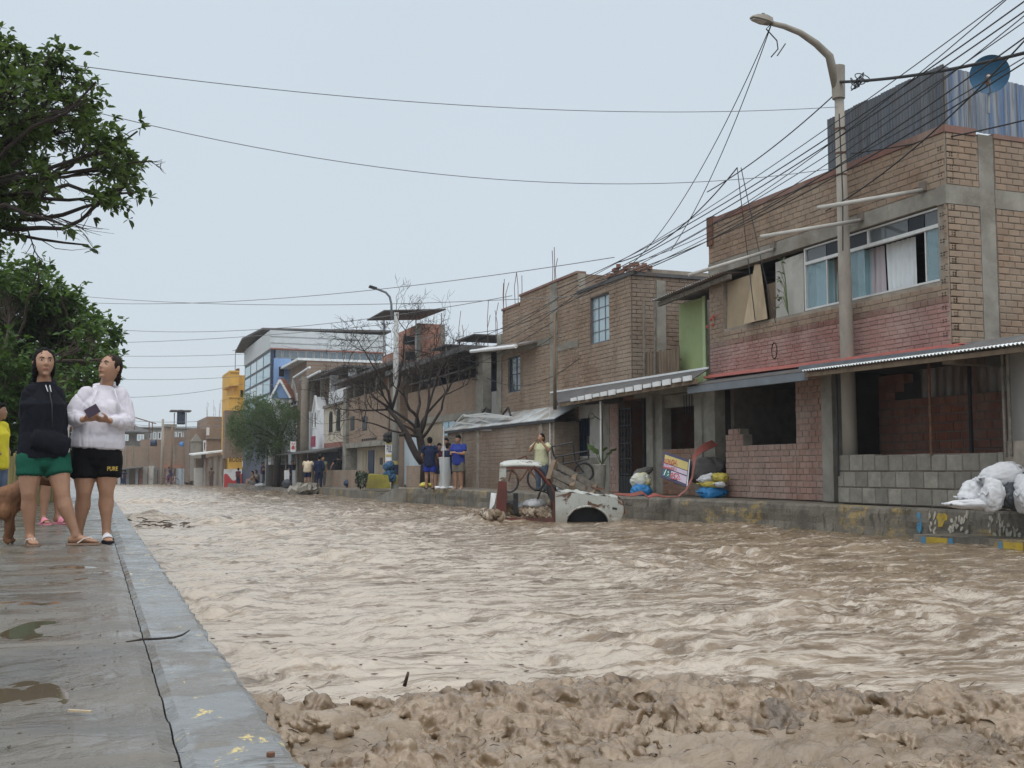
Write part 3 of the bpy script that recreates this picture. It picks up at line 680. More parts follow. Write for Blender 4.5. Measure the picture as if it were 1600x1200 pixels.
def corrugated(p00, p10, p01, p11, pitch=.09, amp=.016, wave_along='u', nu=None, nv=3, thick=.0, sag=0.0, jag=0.0, seed=1):
    """sheet from corner p00 to p10 (u) and p01 (v); the wave runs across u"""
    p00, p10, p01, p11 = map(Vector, (p00, p10, p01, p11)); L = (p10 - p00).length; nu = nu or max(8, int(L / pitch * 6))
    n = (p10 - p00).cross(p01 - p00).normalized(); V, Fc = [], []; rng = random.Random(seed)
    for i in range(nu + 1):
        u = i / nu; h = amp * math.sin(2 * math.pi * u * L / pitch); jj = jag * rng.uniform(-1, 1)
        for k in range(nv + 1):
            v = k / nv; q = p00.lerp(p10, u).lerp(p01.lerp(p11, u), v + (jj if k == nv else 0)) + n * h - Vector((0, 0, sag * math.sin(math.pi * u)))
            V.append(q)
    for i in range(nu):
        for k in range(nv): a = i * (nv + 1) + k; Fc.append((a, a + nv + 1, a + nv + 2, a + 1))
    mb = MB(); m = len(V); V2 = [q - n * .004 for q in V]
    Fc2 = [tuple(reversed([i + m for i in f])) for f in Fc]
    rim = [(i * (nv + 1) + nv, (i + 1) * (nv + 1) + nv) for i in range(nu)] + [((i + 1) * (nv + 1), i * (nv + 1)) for i in range(nu)]
    mb.add(V + V2, Fc + Fc2 + [(a, b, b + m, a + m) for a, b in rim]); return mb
def rebar(house, pts, h=(.5, 1.1), name='rebar', n=3, seed=0):
    rng = random.Random(seed)
    for p in pts:
        mb = MB()
        for k in range(n):
            q = Vector(p) + Vector((rng.uniform(-.14, .14), rng.uniform(-.14, .14), -.1)); hh = rng.uniform(*h)
            mb.tube([q, q + Vector((rng.uniform(-.04, .04), rng.uniform(-.04, .04), hh * .6)), q + Vector((rng.uniform(-.1, .1), rng.uniform(-.1, .1), hh))], .011, 5)
        mb.build(name, M['rust'], house)
# ================================================================ HOUSE A: two-storey brick house at the near end
FX, FY = Face('x', 12.75), Face('y', 13.63)
A = thing('brick_house', 'two storey house with a long curtained window and pink glazed bricks behind the lamp post', 'house', (13, 17, 0))
sN, sF = -13.63, -20.9
zb, zw0, zw1, zt = 2.45, 3.66, 4.92, 6.2
o0, o1 = FX.s(1133), FX.s(1483)
hole = [(o0, o1, zw0, zw1)]
wall(A, FX, sF, sN, zb, 3.29, 'mortar', bricks=dict(m='brick_glazed', bw=.20, bh=.066, gap=.010))
wall(A, FX, sF, sN, 3.29, 3.40, 'mortar', bricks=dict(m='brick_brown', bw=.16, bh=.10, gap=.010))
wall(A, FX, sF, sN, 3.40, zw1, 'mortar', hole, bricks=dict(m='brick_tan', bw=.22, bh=.09))
mb = MB(); FX.box(mb, sF - .003, sN - .003, zw1 + .002, 5.19, -.22, .022); mb.build('tie_beam', M['concrete'], A)
wall(A, FX, sF, sN, 5.2, 6.08, 'mortar', bricks=dict(m='brick_tan', bw=.24, bh=.095))
mb = MB(); FX.box(mb, sF - .02, sN, 6.082, 6.2, -.25, .03); mb.build('coping', M['brick_brown'], A)
mb = MB(); FX.box(mb, sF - .015, sF + .22, 5.6, 6.25, -.3, .045); mb.build('parapet_end', M['rust'], A)
# side wall towards the camera
c0, c1 = FY.s(1540), FY.s(1564)
for a, b, z0, z1 in ((12.75, c0, 2.3, 4.9), (12.75, c0, 5.22, 6.08), (c1, 19, 2.3, 4.9), (c1, 19, 5.22, 6.08)):
    wall(A, FY, a + .02, b, z0, z1, 'mortar', bricks=dict(m='brick_tan', bw=.24, bh=.095, proud=.014))
mb = MB(); FY.box(mb, c0 + .003, c1 - .003, 2.3, 6.12, -.25, .012); mb.build('column', M['concrete'], A)
mb = MB(); FY.box(mb, 12.726, c0, 4.903, 5.217, -.2, .02); FY.box(mb, c1, 19, 4.903, 5.217, -.2, .02); mb.build('tie_beam', M['concrete'], A)
mb = MB(); FY.box(mb, 12.74, c0 - .05, 6.082, 6.2, -.25, .03); FY.box(mb, c1, 19, 6.082, 6.16, -.25, .03); mb.build('coping', M['brick_brown'], A)
mb = MB()   # dark raised squares paint in the shade of the hollow brick cells
for i in range(16):
    z = 2.42 + i * .218
    if 4.85 < z < 5.22: continue
    for dx in (.075, .12):
        for dz in (0, .042): FY.box(mb, 12.75 + dx, 12.768 + dx, z + dz, z + dz + .020, .01, .022)
for i in range(16):
    z = 2.53 + i * .218
    if 4.85 < z < 5.22 or z > 6: continue
    for dx in (.06, .12):
        for dz in (0, .042): FX.box(mb, sN - dx - .024, sN - dx, z + dz, z + dz + .019, .008, .018)
mb.build('painted_cell_shade', M['cell_shade'], A, kind='stuff')
# rooms behind
room(A, FX, sF + .1, sN - .25, 3.0, 5.1, 3.0); mb = MB(); mb.box((12.99, 13.9, 6.0), (18.5, 20.8, 6.1)); mb.build('roof', M['concrete'], A)
mb = MB(); mb.box((13.2, 20.68, 0), (19, 20.9, 6.05)); mb.box((18.9, 13.9, 0), (19.1, 20.68, 6.05)); mb.build('back_wall', M['mortar_dark'], A)
# long window
wz0, wz1, wm = zw0 + .02, zw1 - .02, 4.60
ws = [FX.s(q) for q in (1257, 1291, 1322, 1350, 1368, 1416, 1447, 1482)]
mb = MB(); d0, d1 = -.12, -.05
for z0, z1 in ((wz0, wz0 + .035), (wm - .03, wm + .03), (wz1 - .03, wz1)): FX.box(mb, ws[0], ws[-1], z0, z1, d0, d1)
for s_ in (ws[0], ws[-1] - .035, ws[2]): FX.box(mb, s_, s_ + .04, wz0 + .036, wm - .031, d0, d1)
for s_ in (ws[0], FX.s(1357), ws[-1] - .035): FX.box(mb, s_, s_ + .045, wm + .031, wz1 - .031, d0, d1)
for s_ in (ws[1], ws[6]): FX.box(mb, s_ - .012, s_ + .012, wz0 + .036, wm - .031, d0 + .02, d1 - .02)
win = mb.build('window', M['alu'], A)
tr = [FX.s(q) for q in (1257, 1290, 1357, 1420, 1446, 1482)]
for a, b, m in zip(tr, tr[1:], ('glass', 'glass_dark', 'glass', 'glass_dark', 'glass')):
    p = MB(); FX.box(p, a + .01, b - .01, wm + .03, wz1 - .03, -.092, -.086); p.build('pane', M['glass_tint'] if m == 'glass' else M[m], win)
for a, b in ((0, 1), (2, 3), (6, 7)):
    p = MB(); FX.box(p, ws[a] + .02, ws[b] - .01, wz0 + .03, wm - .03, -.095, -.088); p.build('pane', M['glass_sheer'], win)
def curtain(s0, s1, z0, z1, m, d=-.3, folds=6, taper=0.0):
    V, Fc = [], []; N, K = folds * 10, 6
    for i in range(N + 1):
        u = i / N
        for k_ in range(K + 1):
            v = k_ / K; mid = (s0 + s1) / 2; s_ = s0 + u * (s1 - s0); s_ = s_ + (mid - s_) * taper * (1 - v)
            V.append(FX.p(s_, z0 + v * (z1 - z0), d + .028 * math.sin(u * folds * 6.283 + .8 * math.sin(v * 2 + u * 5)) * (1 - .35 * v)))
    for i in range(N):
        for k_ in range(K): a = i * (K + 1) + k_; Fc.append((a, a + K + 1, a + K + 2, a + 1))
    mb = MB(); mb.add(V, Fc); return mb.build('curtain', M[m], win, smooth=True)
curtain(ws[1] - .05, ws[2] - .18, wz0 + .03, wm, 'curtain_brown', folds=5)
curtain(ws[3] - .08, ws[4] - .02, wz0 + .03, wm, 'curtain_pink', folds=3)
curtain(ws[4] + .03, ws[5], wz0 + .03, wm, 'curtain_white', folds=6, taper=.08)
curtain(ws[6] + .1, ws[7] - .05, wz0 + .03, wm, 'curtain_blue', folds=4)
curtain(ws[2] + .05, ws[3], wz0 + .03, wm, 'curtain_blue', folds=3)
curtain(ws[0] + .05, ws[1] + .05, wz0 + .03, wm, 'curtain_blue', folds=4)
# boards and cloth that close the rest of the opening
b = [FX.s(q) for q in (1134, 1172, 1178, 1189, 1207, 1212, 1256)]
def sheet(name, pts, m, d0=-.06, th=.015): mb = MB(); mb.prism([FX.p(s_, z, d) for s_, z, d in pts], FX.axes()[1] * -th); return mb.build(name, M[m], A)
sheet('cloth_screen', [(b[0], zw0, -.05), (b[1], zw0, -.05), (b[2], 4.72, -.08), (b[0], 4.7, -.08)], 'cloth_tan')
sheet('leaning_board', [(b[1] - .05, zw0, .10), (b[4], zw0, .10), (b[3], 4.86, -.03), (b[2] + .05, 4.88, -.03)], 'wood_pale')
sheet('low_board', [(b[4] - .2, zw0, -.1), (b[5] + .02, zw0, -.1), (b[5] + .02, 4.42, -.1), (b[4] - .3, 4.42, -.1)], 'wood')
sheet('grey_board', [(b[5], zw0, -.04), (b[6], zw0, -.04), (b[6], 4.83, -.05), (b[5], 4.80, -.05)], 'plaster')
pl = MB(); c = FX.p(FX.s(1238), 3.95, .05)
for k_ in range(9):
    q = c + Vector((-.1 - .02 * k_, .25 - .055 * k_, -.12 + .11 * k_ + .05 * math.sin(k_ * 2))); pl.tube([c + Vector((0, 0, -.3)), (c + q) / 2 + Vector((0, 0, .05)), q], .006, 4)
    for j in range(4):
        a = random.uniform(0, 6.28); t_ = q + Vector((math.cos(a) * .09, math.sin(a) * .09, random.uniform(-.06, .05))); m_ = (q + t_) / 2; pl.add([q, m_ + Vector((0, .03, .02)), t_, m_ - Vector((0, .03, -.02))], [(0, 1, 2, 3)])
tag(pl.build('plant', M['leaf_green']), 'small wild plant growing out of the wall beside the grey board', 'plant')
# three rain spouts
for (x0, y0), (x1, y1) in (((1445, 297), (1278, 325)), ((1348, 344), (1189, 370)), ((1211, 388), (1076, 430))):
    a = FX.p(*FX.at(x0, y0)); dr = ray(x1, y1); k_ = a.y / dr.y; q = CO + dr * k_
    MB().tube([a + Vector((.15, 0, .04)), q], .036, 10).build('rain_spout', M['plaster'], A, smooth=True)
    mbb = MB(); FX.box(mbb, -a.y - .07, -a.y + .07, a.z - .02, a.z + .13, 0, .07); mbb.build('spout_block', M['mortar_dark'], A)
# corrugated fence on the roof
tf = thing('tin_fence', 'weathered blue corrugated sheets fenced around the roof terrace of the near house', 'fence', (13, 14, 6.2))
Yf = on_x(1294, 260, 12.83).y; ztop = 7.24
xs = np.linspace(Yf, 13.7, 9)
for i, (a, c_) in enumerate(zip(xs, xs[1:])):
    corrugated((12.83, a, 6.2), (12.83, c_ - .02, 6.2), (12.83, a, ztop + .012 * (i % 3)), (12.83, c_ - .02, ztop + .012 * (i % 3)), .076, .009).build('tin_sheet', M['tin_blue_dark'], tf)
corrugated((16.5, Yf + .01, 6.2), (12.84, Yf + .01, 6.2), (16.5, Yf + .01, ztop), (12.84, Yf + .01, ztop), .1, .01).build('tin_sheet', M['tin_blue_dark'], tf)
xs = np.linspace(12.86, 18.5, 8)
for i, (a, c_) in enumerate(zip(xs, xs[1:])):
    z_ = ztop - .05 * i
    yy = 13.74 + .012 * (i % 2); corrugated((a - .03, yy, 6.2), (c_ + .03, yy, 6.2), (a - .03, yy, z_), (c_ + .03, yy, z_ - .04), .1, .011).build('tin_sheet', M['tin_blue'], tf)
MB().box((12.81, 13.69, 6.201), (12.85, 13.73, ztop)).build('corner_post', M['tin_dark'], tf)
# satellite dish on its mast
dc = on_y(1547, 117, 13.25)
ds = thing('satellite_dish', 'blue satellite dish on a short mast before the roof fence', 'satellite dish', dc)
V, Fc = [], []; n, mrg = 40, 8; rd = .305
ax = (CO - dc + Vector((-1, 1, 3.2))).normalized(); ux_ = ax.cross(Vector((0, 0, 1))).normalized(); uy_ = ux_.cross(ax)
for j in range(mrg + 1):
    q = rd * j / mrg
    for k_ in range(n): a = 2 * math.pi * k_ / n; V.append(dc + (ux_ * math.cos(a) + uy_ * math.sin(a)) * q + ax * (.085 * (j / mrg) ** 2))
Fc = [(j * n + k_, j * n + (k_ + 1) % n, (j + 1) * n + (k_ + 1) % n, (j + 1) * n + k_) for j in range(mrg) for k_ in range(n)]
mb = MB(); mb.add(V, Fc); mb.add([v - ax * .012 for v in V], [tuple(reversed(f)) for f in Fc]); mb.build('reflector', M['dish_blue'], ds, smooth=True)
MB().tube([dc + Vector((.0, .02, -.05)), dc + Vector((.0, .06, -.62))], .022, 8).build('mast', M['steel'], ds)
MB().tube([dc - uy_ * .29 + ax * .08, dc - uy_ * .1 + ax * .34], .011, 6).ball(dc - uy_ * .08 + ax * .35, .035, 8, 6).build('receiver_arm', M['steel'], ds)
mb = MB(); mb.bar(dc + Vector((0, .02, .02)), dc + Vector((0, .05, -.16)), .09, .07); mb.build('bracket', M['rust'], ds)
# ---- ground floor front of A
z0 = .03
pS = [FX.s(q) for q in (1133, 1160, 1243, 1289)]
wall(A, FX, pS[0], pS[2], z0, 1.12, 'mortar', bricks=dict(m='brick_pink', bw=.185, bh=.105, gap=.014, proud=.016))
wall(A, FX, pS[0], pS[1], 1.12, 1.36, 'mortar', bricks=dict(m='brick_pink', bw=.185, bh=.105, gap=.014, proud=.016))
wall(A, FX, pS[0] + .12, pS[1] - .12, 1.36, 1.48, 'mortar', bricks=dict(m='brick_pink', bw=.185, bh=.1, proud=.016))
wall(A, FX, pS[2], pS[3], z0, 2.45, 'mortar', bricks=dict(m='brick_pink', bw=.185, bh=.105, gap=.014, proud=.016))
cc = FX.s(1306)
mb = MB(); FX.box(mb, pS[3] + .003, cc, z0, 2.448, -.3, .10); mb.build('column', M['concrete'], A)
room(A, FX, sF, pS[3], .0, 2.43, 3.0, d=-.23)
fi = Face('x', 14.4)   # whitewashed inner wall with a broken doorway
mb = MB(); hs = [(fi.s(1132 + 3), fi.s(1161), .0, 1.62)]
for c in cells(fi.s(1118), fi.s(1168), .02, 2.0, hs): fi.box(mb, *c, -.1, 0)
mb.build('inner_wall', M['plaster_white'], A)
# ---- porch under the tin awning, with a wall of concrete blocks
FB = Face('x', 12.32); bs0, bs1 = FB.s(1306), FB.s(1566)
mb = MB(); FB.box(mb, bs0, bs1, z0, .86, -.15, -.005); mb.build('block_wall_core', M['mortar_dark'], A)
L = []; rows = 3; bh = (.86 - z0) / rows
for i in range(rows):
    c_ = bs0 - (.16 if i % 2 else 0); rng = random.Random(i + 3)
    while c_ < bs1:
        w_ = .33 * rng.uniform(.95, 1.06); a_, e_ = max(c_, bs0) + .008, min(c_ + w_, bs1) - .008
        if e_ - a_ > .06:
            mb = MB(); pr = .012 + rng.uniform(-.004, .006); ch = .010; zz0, zz1 = z0 + i * bh + .008, z0 + (i + 1) * bh - .008 + (rng.uniform(-.012, .02) if i == 2 else 0)
            V = [FB.p(a_, zz0, -.01), FB.p(e_, zz0, -.01), FB.p(e_, zz1, -.01), FB.p(a_, zz1, -.01), FB.p(a_ + ch, zz0 + ch, pr), FB.p(e_ - ch, zz0 + ch, pr), FB.p(e_ - ch, zz1 - ch, pr), FB.p(a_ + ch, zz1 - ch, pr)]
            mb.add(V, [(4, 5, 6, 7), (0, 1, 5, 4), (1, 2, 6, 5), (2, 3, 7, 6), (3, 0, 4, 7)]); FB.box(mb, a_, e_, zz0, zz1, -.14, -.012)
            mb.build('concrete_block', M['block'], A)
        c_ += w_
FI = Face('x', 13.9)   # unplastered red brick at the back of the porch
sI0, sI1 = -17.2, -10.6
top = lambda s_: 2.42 if s_ < -16.55 else (2.25 if s_ < -16.3 else (2.08 if s_ < -16.05 else 1.92))
wall(A, FI, sI0, sI1, z0, 1.9, 'mortar_dark', bricks=dict(m='brick_red', bw=.27, bh=.135, gap=.022, proud=.012))
mb = MB()
for k_ in range(3): FI.box(mb, sI0, -16.55 + .25 * k_, 1.902 + .16 * k_, 2.06 + .16 * k_, -.2, .0)
mb.build('stepped_wall', M['brick_red'], A)
corrugated(FI.p(-15.9, 1.9, -.25), FI.p(-12.4, 1.9, -.25), FI.p(-15.9, 2.6, -.25), FI.p(-12.4, 2.6, -.25), .2, .02).build('tin_infill', M['tin'], A)
FIy = Face('y', 17.22); mb = MB(); FIy.box(mb, 13.02, 13.89, z0, 2.44, -.1, 0); mb.build('plaster_wall', M['plaster'], A)
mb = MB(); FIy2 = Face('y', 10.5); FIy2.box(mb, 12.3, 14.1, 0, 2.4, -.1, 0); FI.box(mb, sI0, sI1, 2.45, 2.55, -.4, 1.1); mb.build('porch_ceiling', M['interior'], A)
FP = Face('x', 12.30); p0 = FP.s(1452)
MB().tube([FP.p(p0, .84), FP.p(p0, 2.42)], .022, 8).build('post', M['rust'], A)
p0 = FP.s(1424); MB().tube([FP.p(p0, .05, -1.2), FP.p(p0, 2.42, -1.2)], .03, 8).build('post', M['black'], A)
p0 = FP.s(1309); MB().tube([FP.p(p0, .5, .03), FP.p(p0, 2.42, .03)], .02, 6).build('post', M['black'], A)
for q in (1569, 1578): p0 = FP.s(q); MB().tube([FP.p(p0, .8, .02), FP.p(p0, 2.46, .02)], .024, 6).build('post', M['wood_grey'], A)
mb = MB(); FB.box(mb, bs1 + .02, -10.6, z0, 2.4, -.2, -.06); mb.build('plaster_wall', M['plaster_dim'], A)
mb = MB(); FB.box(mb, bs1 + .01, bs1 + 1.8, z0, 1.02, -.05, .02); mb.build('low_wall', M['mortar'], A)
# awning of the near house
aw = thing('tin_awning', 'corrugated tin awning with red edge strip over the porch of the near house', 'awning', (12, 15, 2.4))
e1, e0_ = on_x(1600, 538, 11.72), on_x(1255, 581, 11.72)
dirv = (e1 - e0_); e2 = e0_ + dirv * 1.9
n_ = 7
for i in range(n_):
    a, c_ = e0_.lerp(e2, i / n_), e0_.lerp(e2, (i + 1) / n_); up = Vector((1.02, 0, .27))
    corrugated(c_, a + (c_ - a) * .01, c_ + up, a + (c_ - a) * .01 + up, .075, .013).build('tin_sheet', M['tin_dark'], aw)
    corrugated(c_ + Vector((-.03, 0, .012)), a + Vector((-.03, 0, .012)), c_ + Vector((.04, 0, .03)), a + Vector((.04, 0, .03)), .075, .014, nv=1).build('painted_sky_edge', M['tin_white'], aw)  # white strip paints in the sky seen through the corrugation gaps
MB().bar(e0_ + Vector((.05, 0, -.06)), e2 + Vector((.05, 0, -.06)), .05, .07).build('edge_purlin', M['wood'], aw)
a, c_ = on_x(1250, 577, 12.1), on_x(1478, 549, 12.1); MB().bar(a, c_, .06, .11).build('grey_beam', M['grey_trim'], aw)
a, c_ = on_x(1103, 590, 12.35), on_x(1498, 541, 12.35)
mb = MB(); mb.bar(a, c_, .12, .045); mb.bar(a + Vector((.2, 0, .045)), c_ + Vector((.2, 0, .045)), .3, .02); mb.build('red_strip', M['red_strip'], aw)
f0, f1 = on_x(1075, 594, 11.9), on_x(1258, 582, 11.9)
f0.z = f1.z + .03
MB().prism([f0, f1, f1 + Vector((.8, 0, .22)), f0 + Vector((.8, 0, .22))], (0, 0, .03)).build('dark_sheet', M['tin_dark'], aw)
MB().bar(f0 + Vector((.02, 0, -.07)), f1 + Vector((.02, 0, -.07)), .08, .14).build('fascia', M['grey_trim'], aw)
# ================================================================ HOUSE B: narrow house with the green panel
B = thing('narrow_house', 'narrow recessed house with a pale green panel on its slatted balcony', 'house', (13.5, 23, 0))
FR = Face('x', 14.3); mb = MB(); FR.box(mb, -24.7, -20.91, 0, 5.0, -.2, 0); mb.build('wall', M['mortar_dark'], B)
mb = MB(); FX.box(mb, -24.68, -20.92, 2.42, 2.58, -1.6, -.02); mb.build('floor_slab', M['concrete'], B)
FG = Face('x', 13.15); g0, g1 = FG.s(1062), FG.s(1104)
mb = MB(); FG.box(mb, g0, g1, 2.58, 4.62, -.05, 0); gp = mb.build('green_panel', M['plaster_green'], B)
mb = MB(); FG.box(mb, g1 - .10, g1 + .02, 2.58, 4.64, .002, .03); mb.build('panel_frame', M['panel_edge'], gp)
mb = MB(); FG.box(mb, g1 + .02, -20.93, 2.58, 4.6, -.3, -.2); mb.build('dark_door', M['navy'], B)
FF = Face('x', 12.9); q0, q1 = FF.s(1008), FF.s(1063)
for i in range(12):
    a = q0 + (q1 - q0) * i / 12; mb = MB(); FF.box(mb, a + .015, a + (q1 - q0) / 12 - .012, 2.62, 3.52 + random.uniform(-.04, .04), 0, .025); mb.build('slat', M['wood'], B)
mb = MB(); FF.box(mb, q0, q1, 2.9, 2.97, .026, .06); FF.box(mb, q0, q1, 3.2, 3.25, -.04, -.003); mb.build('rail', M['wood'], B)
for px in (1010, 1027): s_ = FF.s(px); MB().tube([FF.p(s_, 2.6, .05), FF.p(s_, 4.9, .05)], .03, 6).build('post', M['wood_grey'], B)
c1_, c2_ = on_x(1018, 470, 12.4), on_x(1128, 425, 12.4)
corrugated(c2_, c1_, c2_ + Vector((1.9, 0, .15)), c1_ + Vector((1.9, 0, .15)), .1, .018).build('tin_roof', M['tin'], B)
MB().bar(c1_ + Vector((.2, 0, -.08)), c2_ + Vector((.2, 0, -.08)), .08, .1).build('roof_beam', M['wood_grey'], B)
fl = MB(); c = FX.p(FX.s(1119), 3.9, -.1)
for k_ in range(40): fl.ball(c + Vector((random.gauss(0, .09), random.gauss(0, .09), random.gauss(0, .09))), .035, 5, 4)
tag(fl.build('hanging_flowers', M['red_paint']), 'bunch of red flowers hanging at the dark doorway upstairs', 'flowers')
# ground floor of B
k = [FX.s(q) for q in (1010, 1020, 1031, 1085, 1100, 1114)]
mb = MB(); FX.box(mb, k[0], k[1], z0, 2.42, -.18, .02); FX.box(mb, k[1] + .002, k[2], z0, 2.42, -.3, -.05); mb.build('column', M['concrete'], B)
mb = MB(); FX.box(mb, k[3], k[4] - .1, z0, 2.42, -.18, .02); FX.box(mb, k[4] - .098, k[5], z0, 2.42, -.3, -.03); mb.build('column', M['concrete'], B)
wall(B, FX, k[2] + .003, k[3] - .003, z0, 1.1, 'mortar', thick=.15, d=-.05, bricks=dict(m='brick_orange', bw=.24, bh=.1))
mb = MB(); FX.box(mb, k[2], k[3], 2.1, 2.4, -.3, -.12); mb.build('lintel', M['concrete'], B)
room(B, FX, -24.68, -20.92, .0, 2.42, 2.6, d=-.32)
for i in range(5): s_ = k[3] - .15 - .12 * i; mb = MB(); FX.box(mb, s_, s_ + .015, 1.9, 2.35, -.09, -.075); mb.build('window_bar', M['black'], B)
# ================================================================ HOUSE C: brick house with the tall grid window
C = thing('brick_house', 'brown brick house with one tall gridded window and loose bricks on its roof edge', 'house', (13, 26, 0))
cn, cf = -24.7, -27.93
wc = FX.rect(923, 953, 461, 535, 938)
wall(C, FX, cf, cn, 2.5, 5.6, 'mortar_dark', [wc], bricks=dict(m='brick_tan', bw=.24, bh=.095))
window(C, FX, *wc, 'grey_trim', 'glass_pale', 3, 4, .04, -.06)
FC = Face('y', 24.7)
wall(C, FC, 12.77, 15.6, 2.5, 5.6, 'mortar_dark', bricks=dict(m='brick_dull', bw=.24, bh=.095))
mb = MB(); FC.box(mb, FC.s(1026), FC.s(1040), 2.5, 5.5, 0, .06); mb.build('column', M['concrete'], C)
mb = MB(); FX.box(mb, cf - .05, cn + .06, 5.6, 5.69, -3, .05); mb.build('roof_slab', M['tin_dark'], C)
mb = MB(); FC.box(mb, 12.8, 15.6, 5.695, 5.80, -.3, .0); mb.build('parapet', M['mortar'], C)
mb = MB(); FX.box(mb, cf, cn, 0, 2.498, -3.2, -3.0); FX.box(mb, -30.4, -30.2, 0, 2.5, -3, -.2); mb.build('back_wall', M['mortar_dark'], C)
# ground floor of C: whitewashed wall, blue door, barred window, iron gate
k = [FX.s(q) for q in (864, 870, 887, 897, 921, 943, 953, 966, 985, 1010)]
wall(C, FX, k[0], k[5], z0, 2.4, 'plaster', [(k[1], k[2], z0, 2.15), (k[3], k[4], 1.0, 2.05)], thick=.15)
mb = MB(); FX.box(mb, k[4] - .6, k[5] - .01, z0, .95, .003, .02); mb.build('cement_patch', M['concrete'], C)
mb = MB(); FX.box(mb, k[1] + .02, k[2] - .02, z0, 2.12, -.1, -.06); dr = mb.build('door', M['navy_door'], C)
mb = MB()
for z_ in (.25, .9, 1.5): FX.box(mb, k[1] + .12, k[2] - .12, z_, z_ + .5, -.06, -.045)
mb.build('door_panel', M['navy'], dr)
mb = MB(); FX.box(mb, k[3], k[4], 1.0, 2.05, -.12, -.1); wn = mb.build('window', M['glass_dark'], C)
for i in range(9): s_ = k[3] + (k[4] - k[3]) * (i + .5) / 9; mb = MB(); FX.box(mb, s_ - .012, s_ + .012, 1.0, 2.05, -.05, -.03); mb.build('window_bar', M['navy'], wn)
mb = MB(); FX.box(mb, k[4] - .32, k[4] - .02, 1.03, 1.55, -.095, -.085); mb.build('yellow_curtain', M['wood_pale'], wn)
mb = MB(); FX.box(mb, k[5], k[6], z0, 2.35, -.25, .03); mb.build('column', M['concrete'], C)
wall(C, FX, k[6] + .002, k[7], z0, 2.35, 'mortar', thick=.2, d=.01, bricks=dict(m='brick_pink', bw=.2, bh=.1, gap=.012))
room(C, FX, k[7] - .1, k[9] + .1, 0, 2.42, 2.2, 'brick_red', d=-.2)
gt = MB()
for s_ in np.linspace(k[7] + .02, k[8], 5): FX.box(gt, s_ - .014, s_ + .014, z0, 2.2, -.03, 0)
for z_ in (.5, .9, 1.3, 1.75, 2.18): FX.box(gt, k[7], k[8], z_ - .014, z_ + .014, -.034, .004)
FX.box(gt, k[7], k[8], z0, .46, -.028, -.01)
gate = gt.build('gate', M['black'], C)
sc = MB()
for i in range(4):
    a, c_ = k[7] + .02 + (k[8] - k[7] - .02) * i / 4, k[7] + .02 + (k[8] - k[7] - .02) * (i + 1) / 4
    for z_ in (.52, .72, .92, 1.12, 1.32, 1.53, 1.77, 1.97):
        pts = [FX.p((a + c_) / 2 + (c_ - a) * .38 * math.cos(q), z_ + .1 + .09 * math.sin(q), -.015) for q in np.linspace(0, 5.2, 10)]; sc.tube(pts, .009, 4)
sc.build('gate_scroll', M['black'], gate)
# awning over C and B
aw2 = thing('tin_awning', 'low dark awning with a dashed edge of painted sky light along the middle houses', 'awning', (12, 25, 2.4))
e0_, e1 = on_x(893, 627, 11.75), on_x(1085, 592, 11.75)
w0, w1 = on_x(862, 615, 12.74), on_x(1108, 577, 12.74)
MB().prism([e0_ + Vector((0, .9, 0)), e1, w1, w0], (0, 0, .025)).build('tin_sheet', M['tin_dark'], aw2)
n_ = 14
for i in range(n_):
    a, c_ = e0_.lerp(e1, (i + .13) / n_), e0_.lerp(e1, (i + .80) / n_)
    mb = MB(); mb.bar(a + Vector((-.03, 0, .03)), c_ + Vector((-.03, 0, .03)), .05, .085 + .02 * (i % 3)); mb.build('painted_sky_dash', M['white'], aw2)  # white dashes paint in sky light between the corrugations
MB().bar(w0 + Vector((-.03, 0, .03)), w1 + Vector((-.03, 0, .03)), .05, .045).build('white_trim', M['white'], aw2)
MB().bar(e0_ + Vector((.05, .8, -.05)), e1 + Vector((.05, 0, -.05)), .06, .1).build('edge_purlin', M['wood'], aw2)
for px in (939, 860): q = on_x(px, 700, 11.95); MB().tube([(11.95, q.y, .0), (11.95, q.y, 2.35)], .028, 8).build('post', M['alu'], aw2)
# loose bricks on C's roof
bp = thing('brick_pile', 'heap of loose red bricks left on the roof corner', 'bricks', (12.9, 26, 5.69))
for i in range(44):
    t_ = random.random(); lay = int(min(3.9, abs(random.gauss(0, 1.5)))); y = 26.3 - 1.7 * t_ + lay * .1; x = 12.82 + random.uniform(0, .5)
    mb = MB(); r_ = Matrix.Rotation(random.uniform(-.5, .5), 3, 'Z'); h_ = Vector((.06, .12, .045))
    P8 = [Vector((sx * h_.x, sy * h_.y, sz * h_.z)) for sz in (-1, 1) for sx, sy in ((-1, -1), (1, -1), (1, 1), (-1, 1))]
    mb.hexa([r_ @ q + Vector((x, y, 5.735 + lay * .09)) for q in P8]); mb.build('brick', M['brick_red'], bp)
# ================================================================ HOUSE D: tall raw brick house beyond
D = thing('brick_house', 'raw brick house with a concrete column up its front and a small dark window', 'house', (13, 31, 0))
dn, df = -27.95, -34.1
wd = FX.rect(794, 815, 556, 612, 805); sp_ = FX.s(813)
wall(D, FX, sp_, dn, 2.0, 6.2, 'mortar', [], bricks=dict(m='brick_tan', bw=.25, bh=.1))
wall(D, FX, df, sp_ - .002, 2.0, 5.95, 'mortar', [(max(df + .1, wd[0]), wd[1], wd[2], wd[3])], bricks=dict(m='brick_tan', bw=.25, bh=.1))
window(D, FX, max(df + .1, wd[0]), wd[1], wd[2], wd[3], 'navy', 'glass', 2, 2, .05, -.06)
mb = MB(); FX.box(mb, FX.s(861), FX.s(872), 2.0, 6.18, .0, .035); mb.build('column', M['concrete'], D)
mb = MB(); FX.box(mb, FX.s(783), FX.s(860), 4.42, 4.62, .0, .03); FX.box(mb, FX.s(872.5), dn, 4.1, 4.3, .0, .03); mb.build('tie_beam', M['concrete'], D)
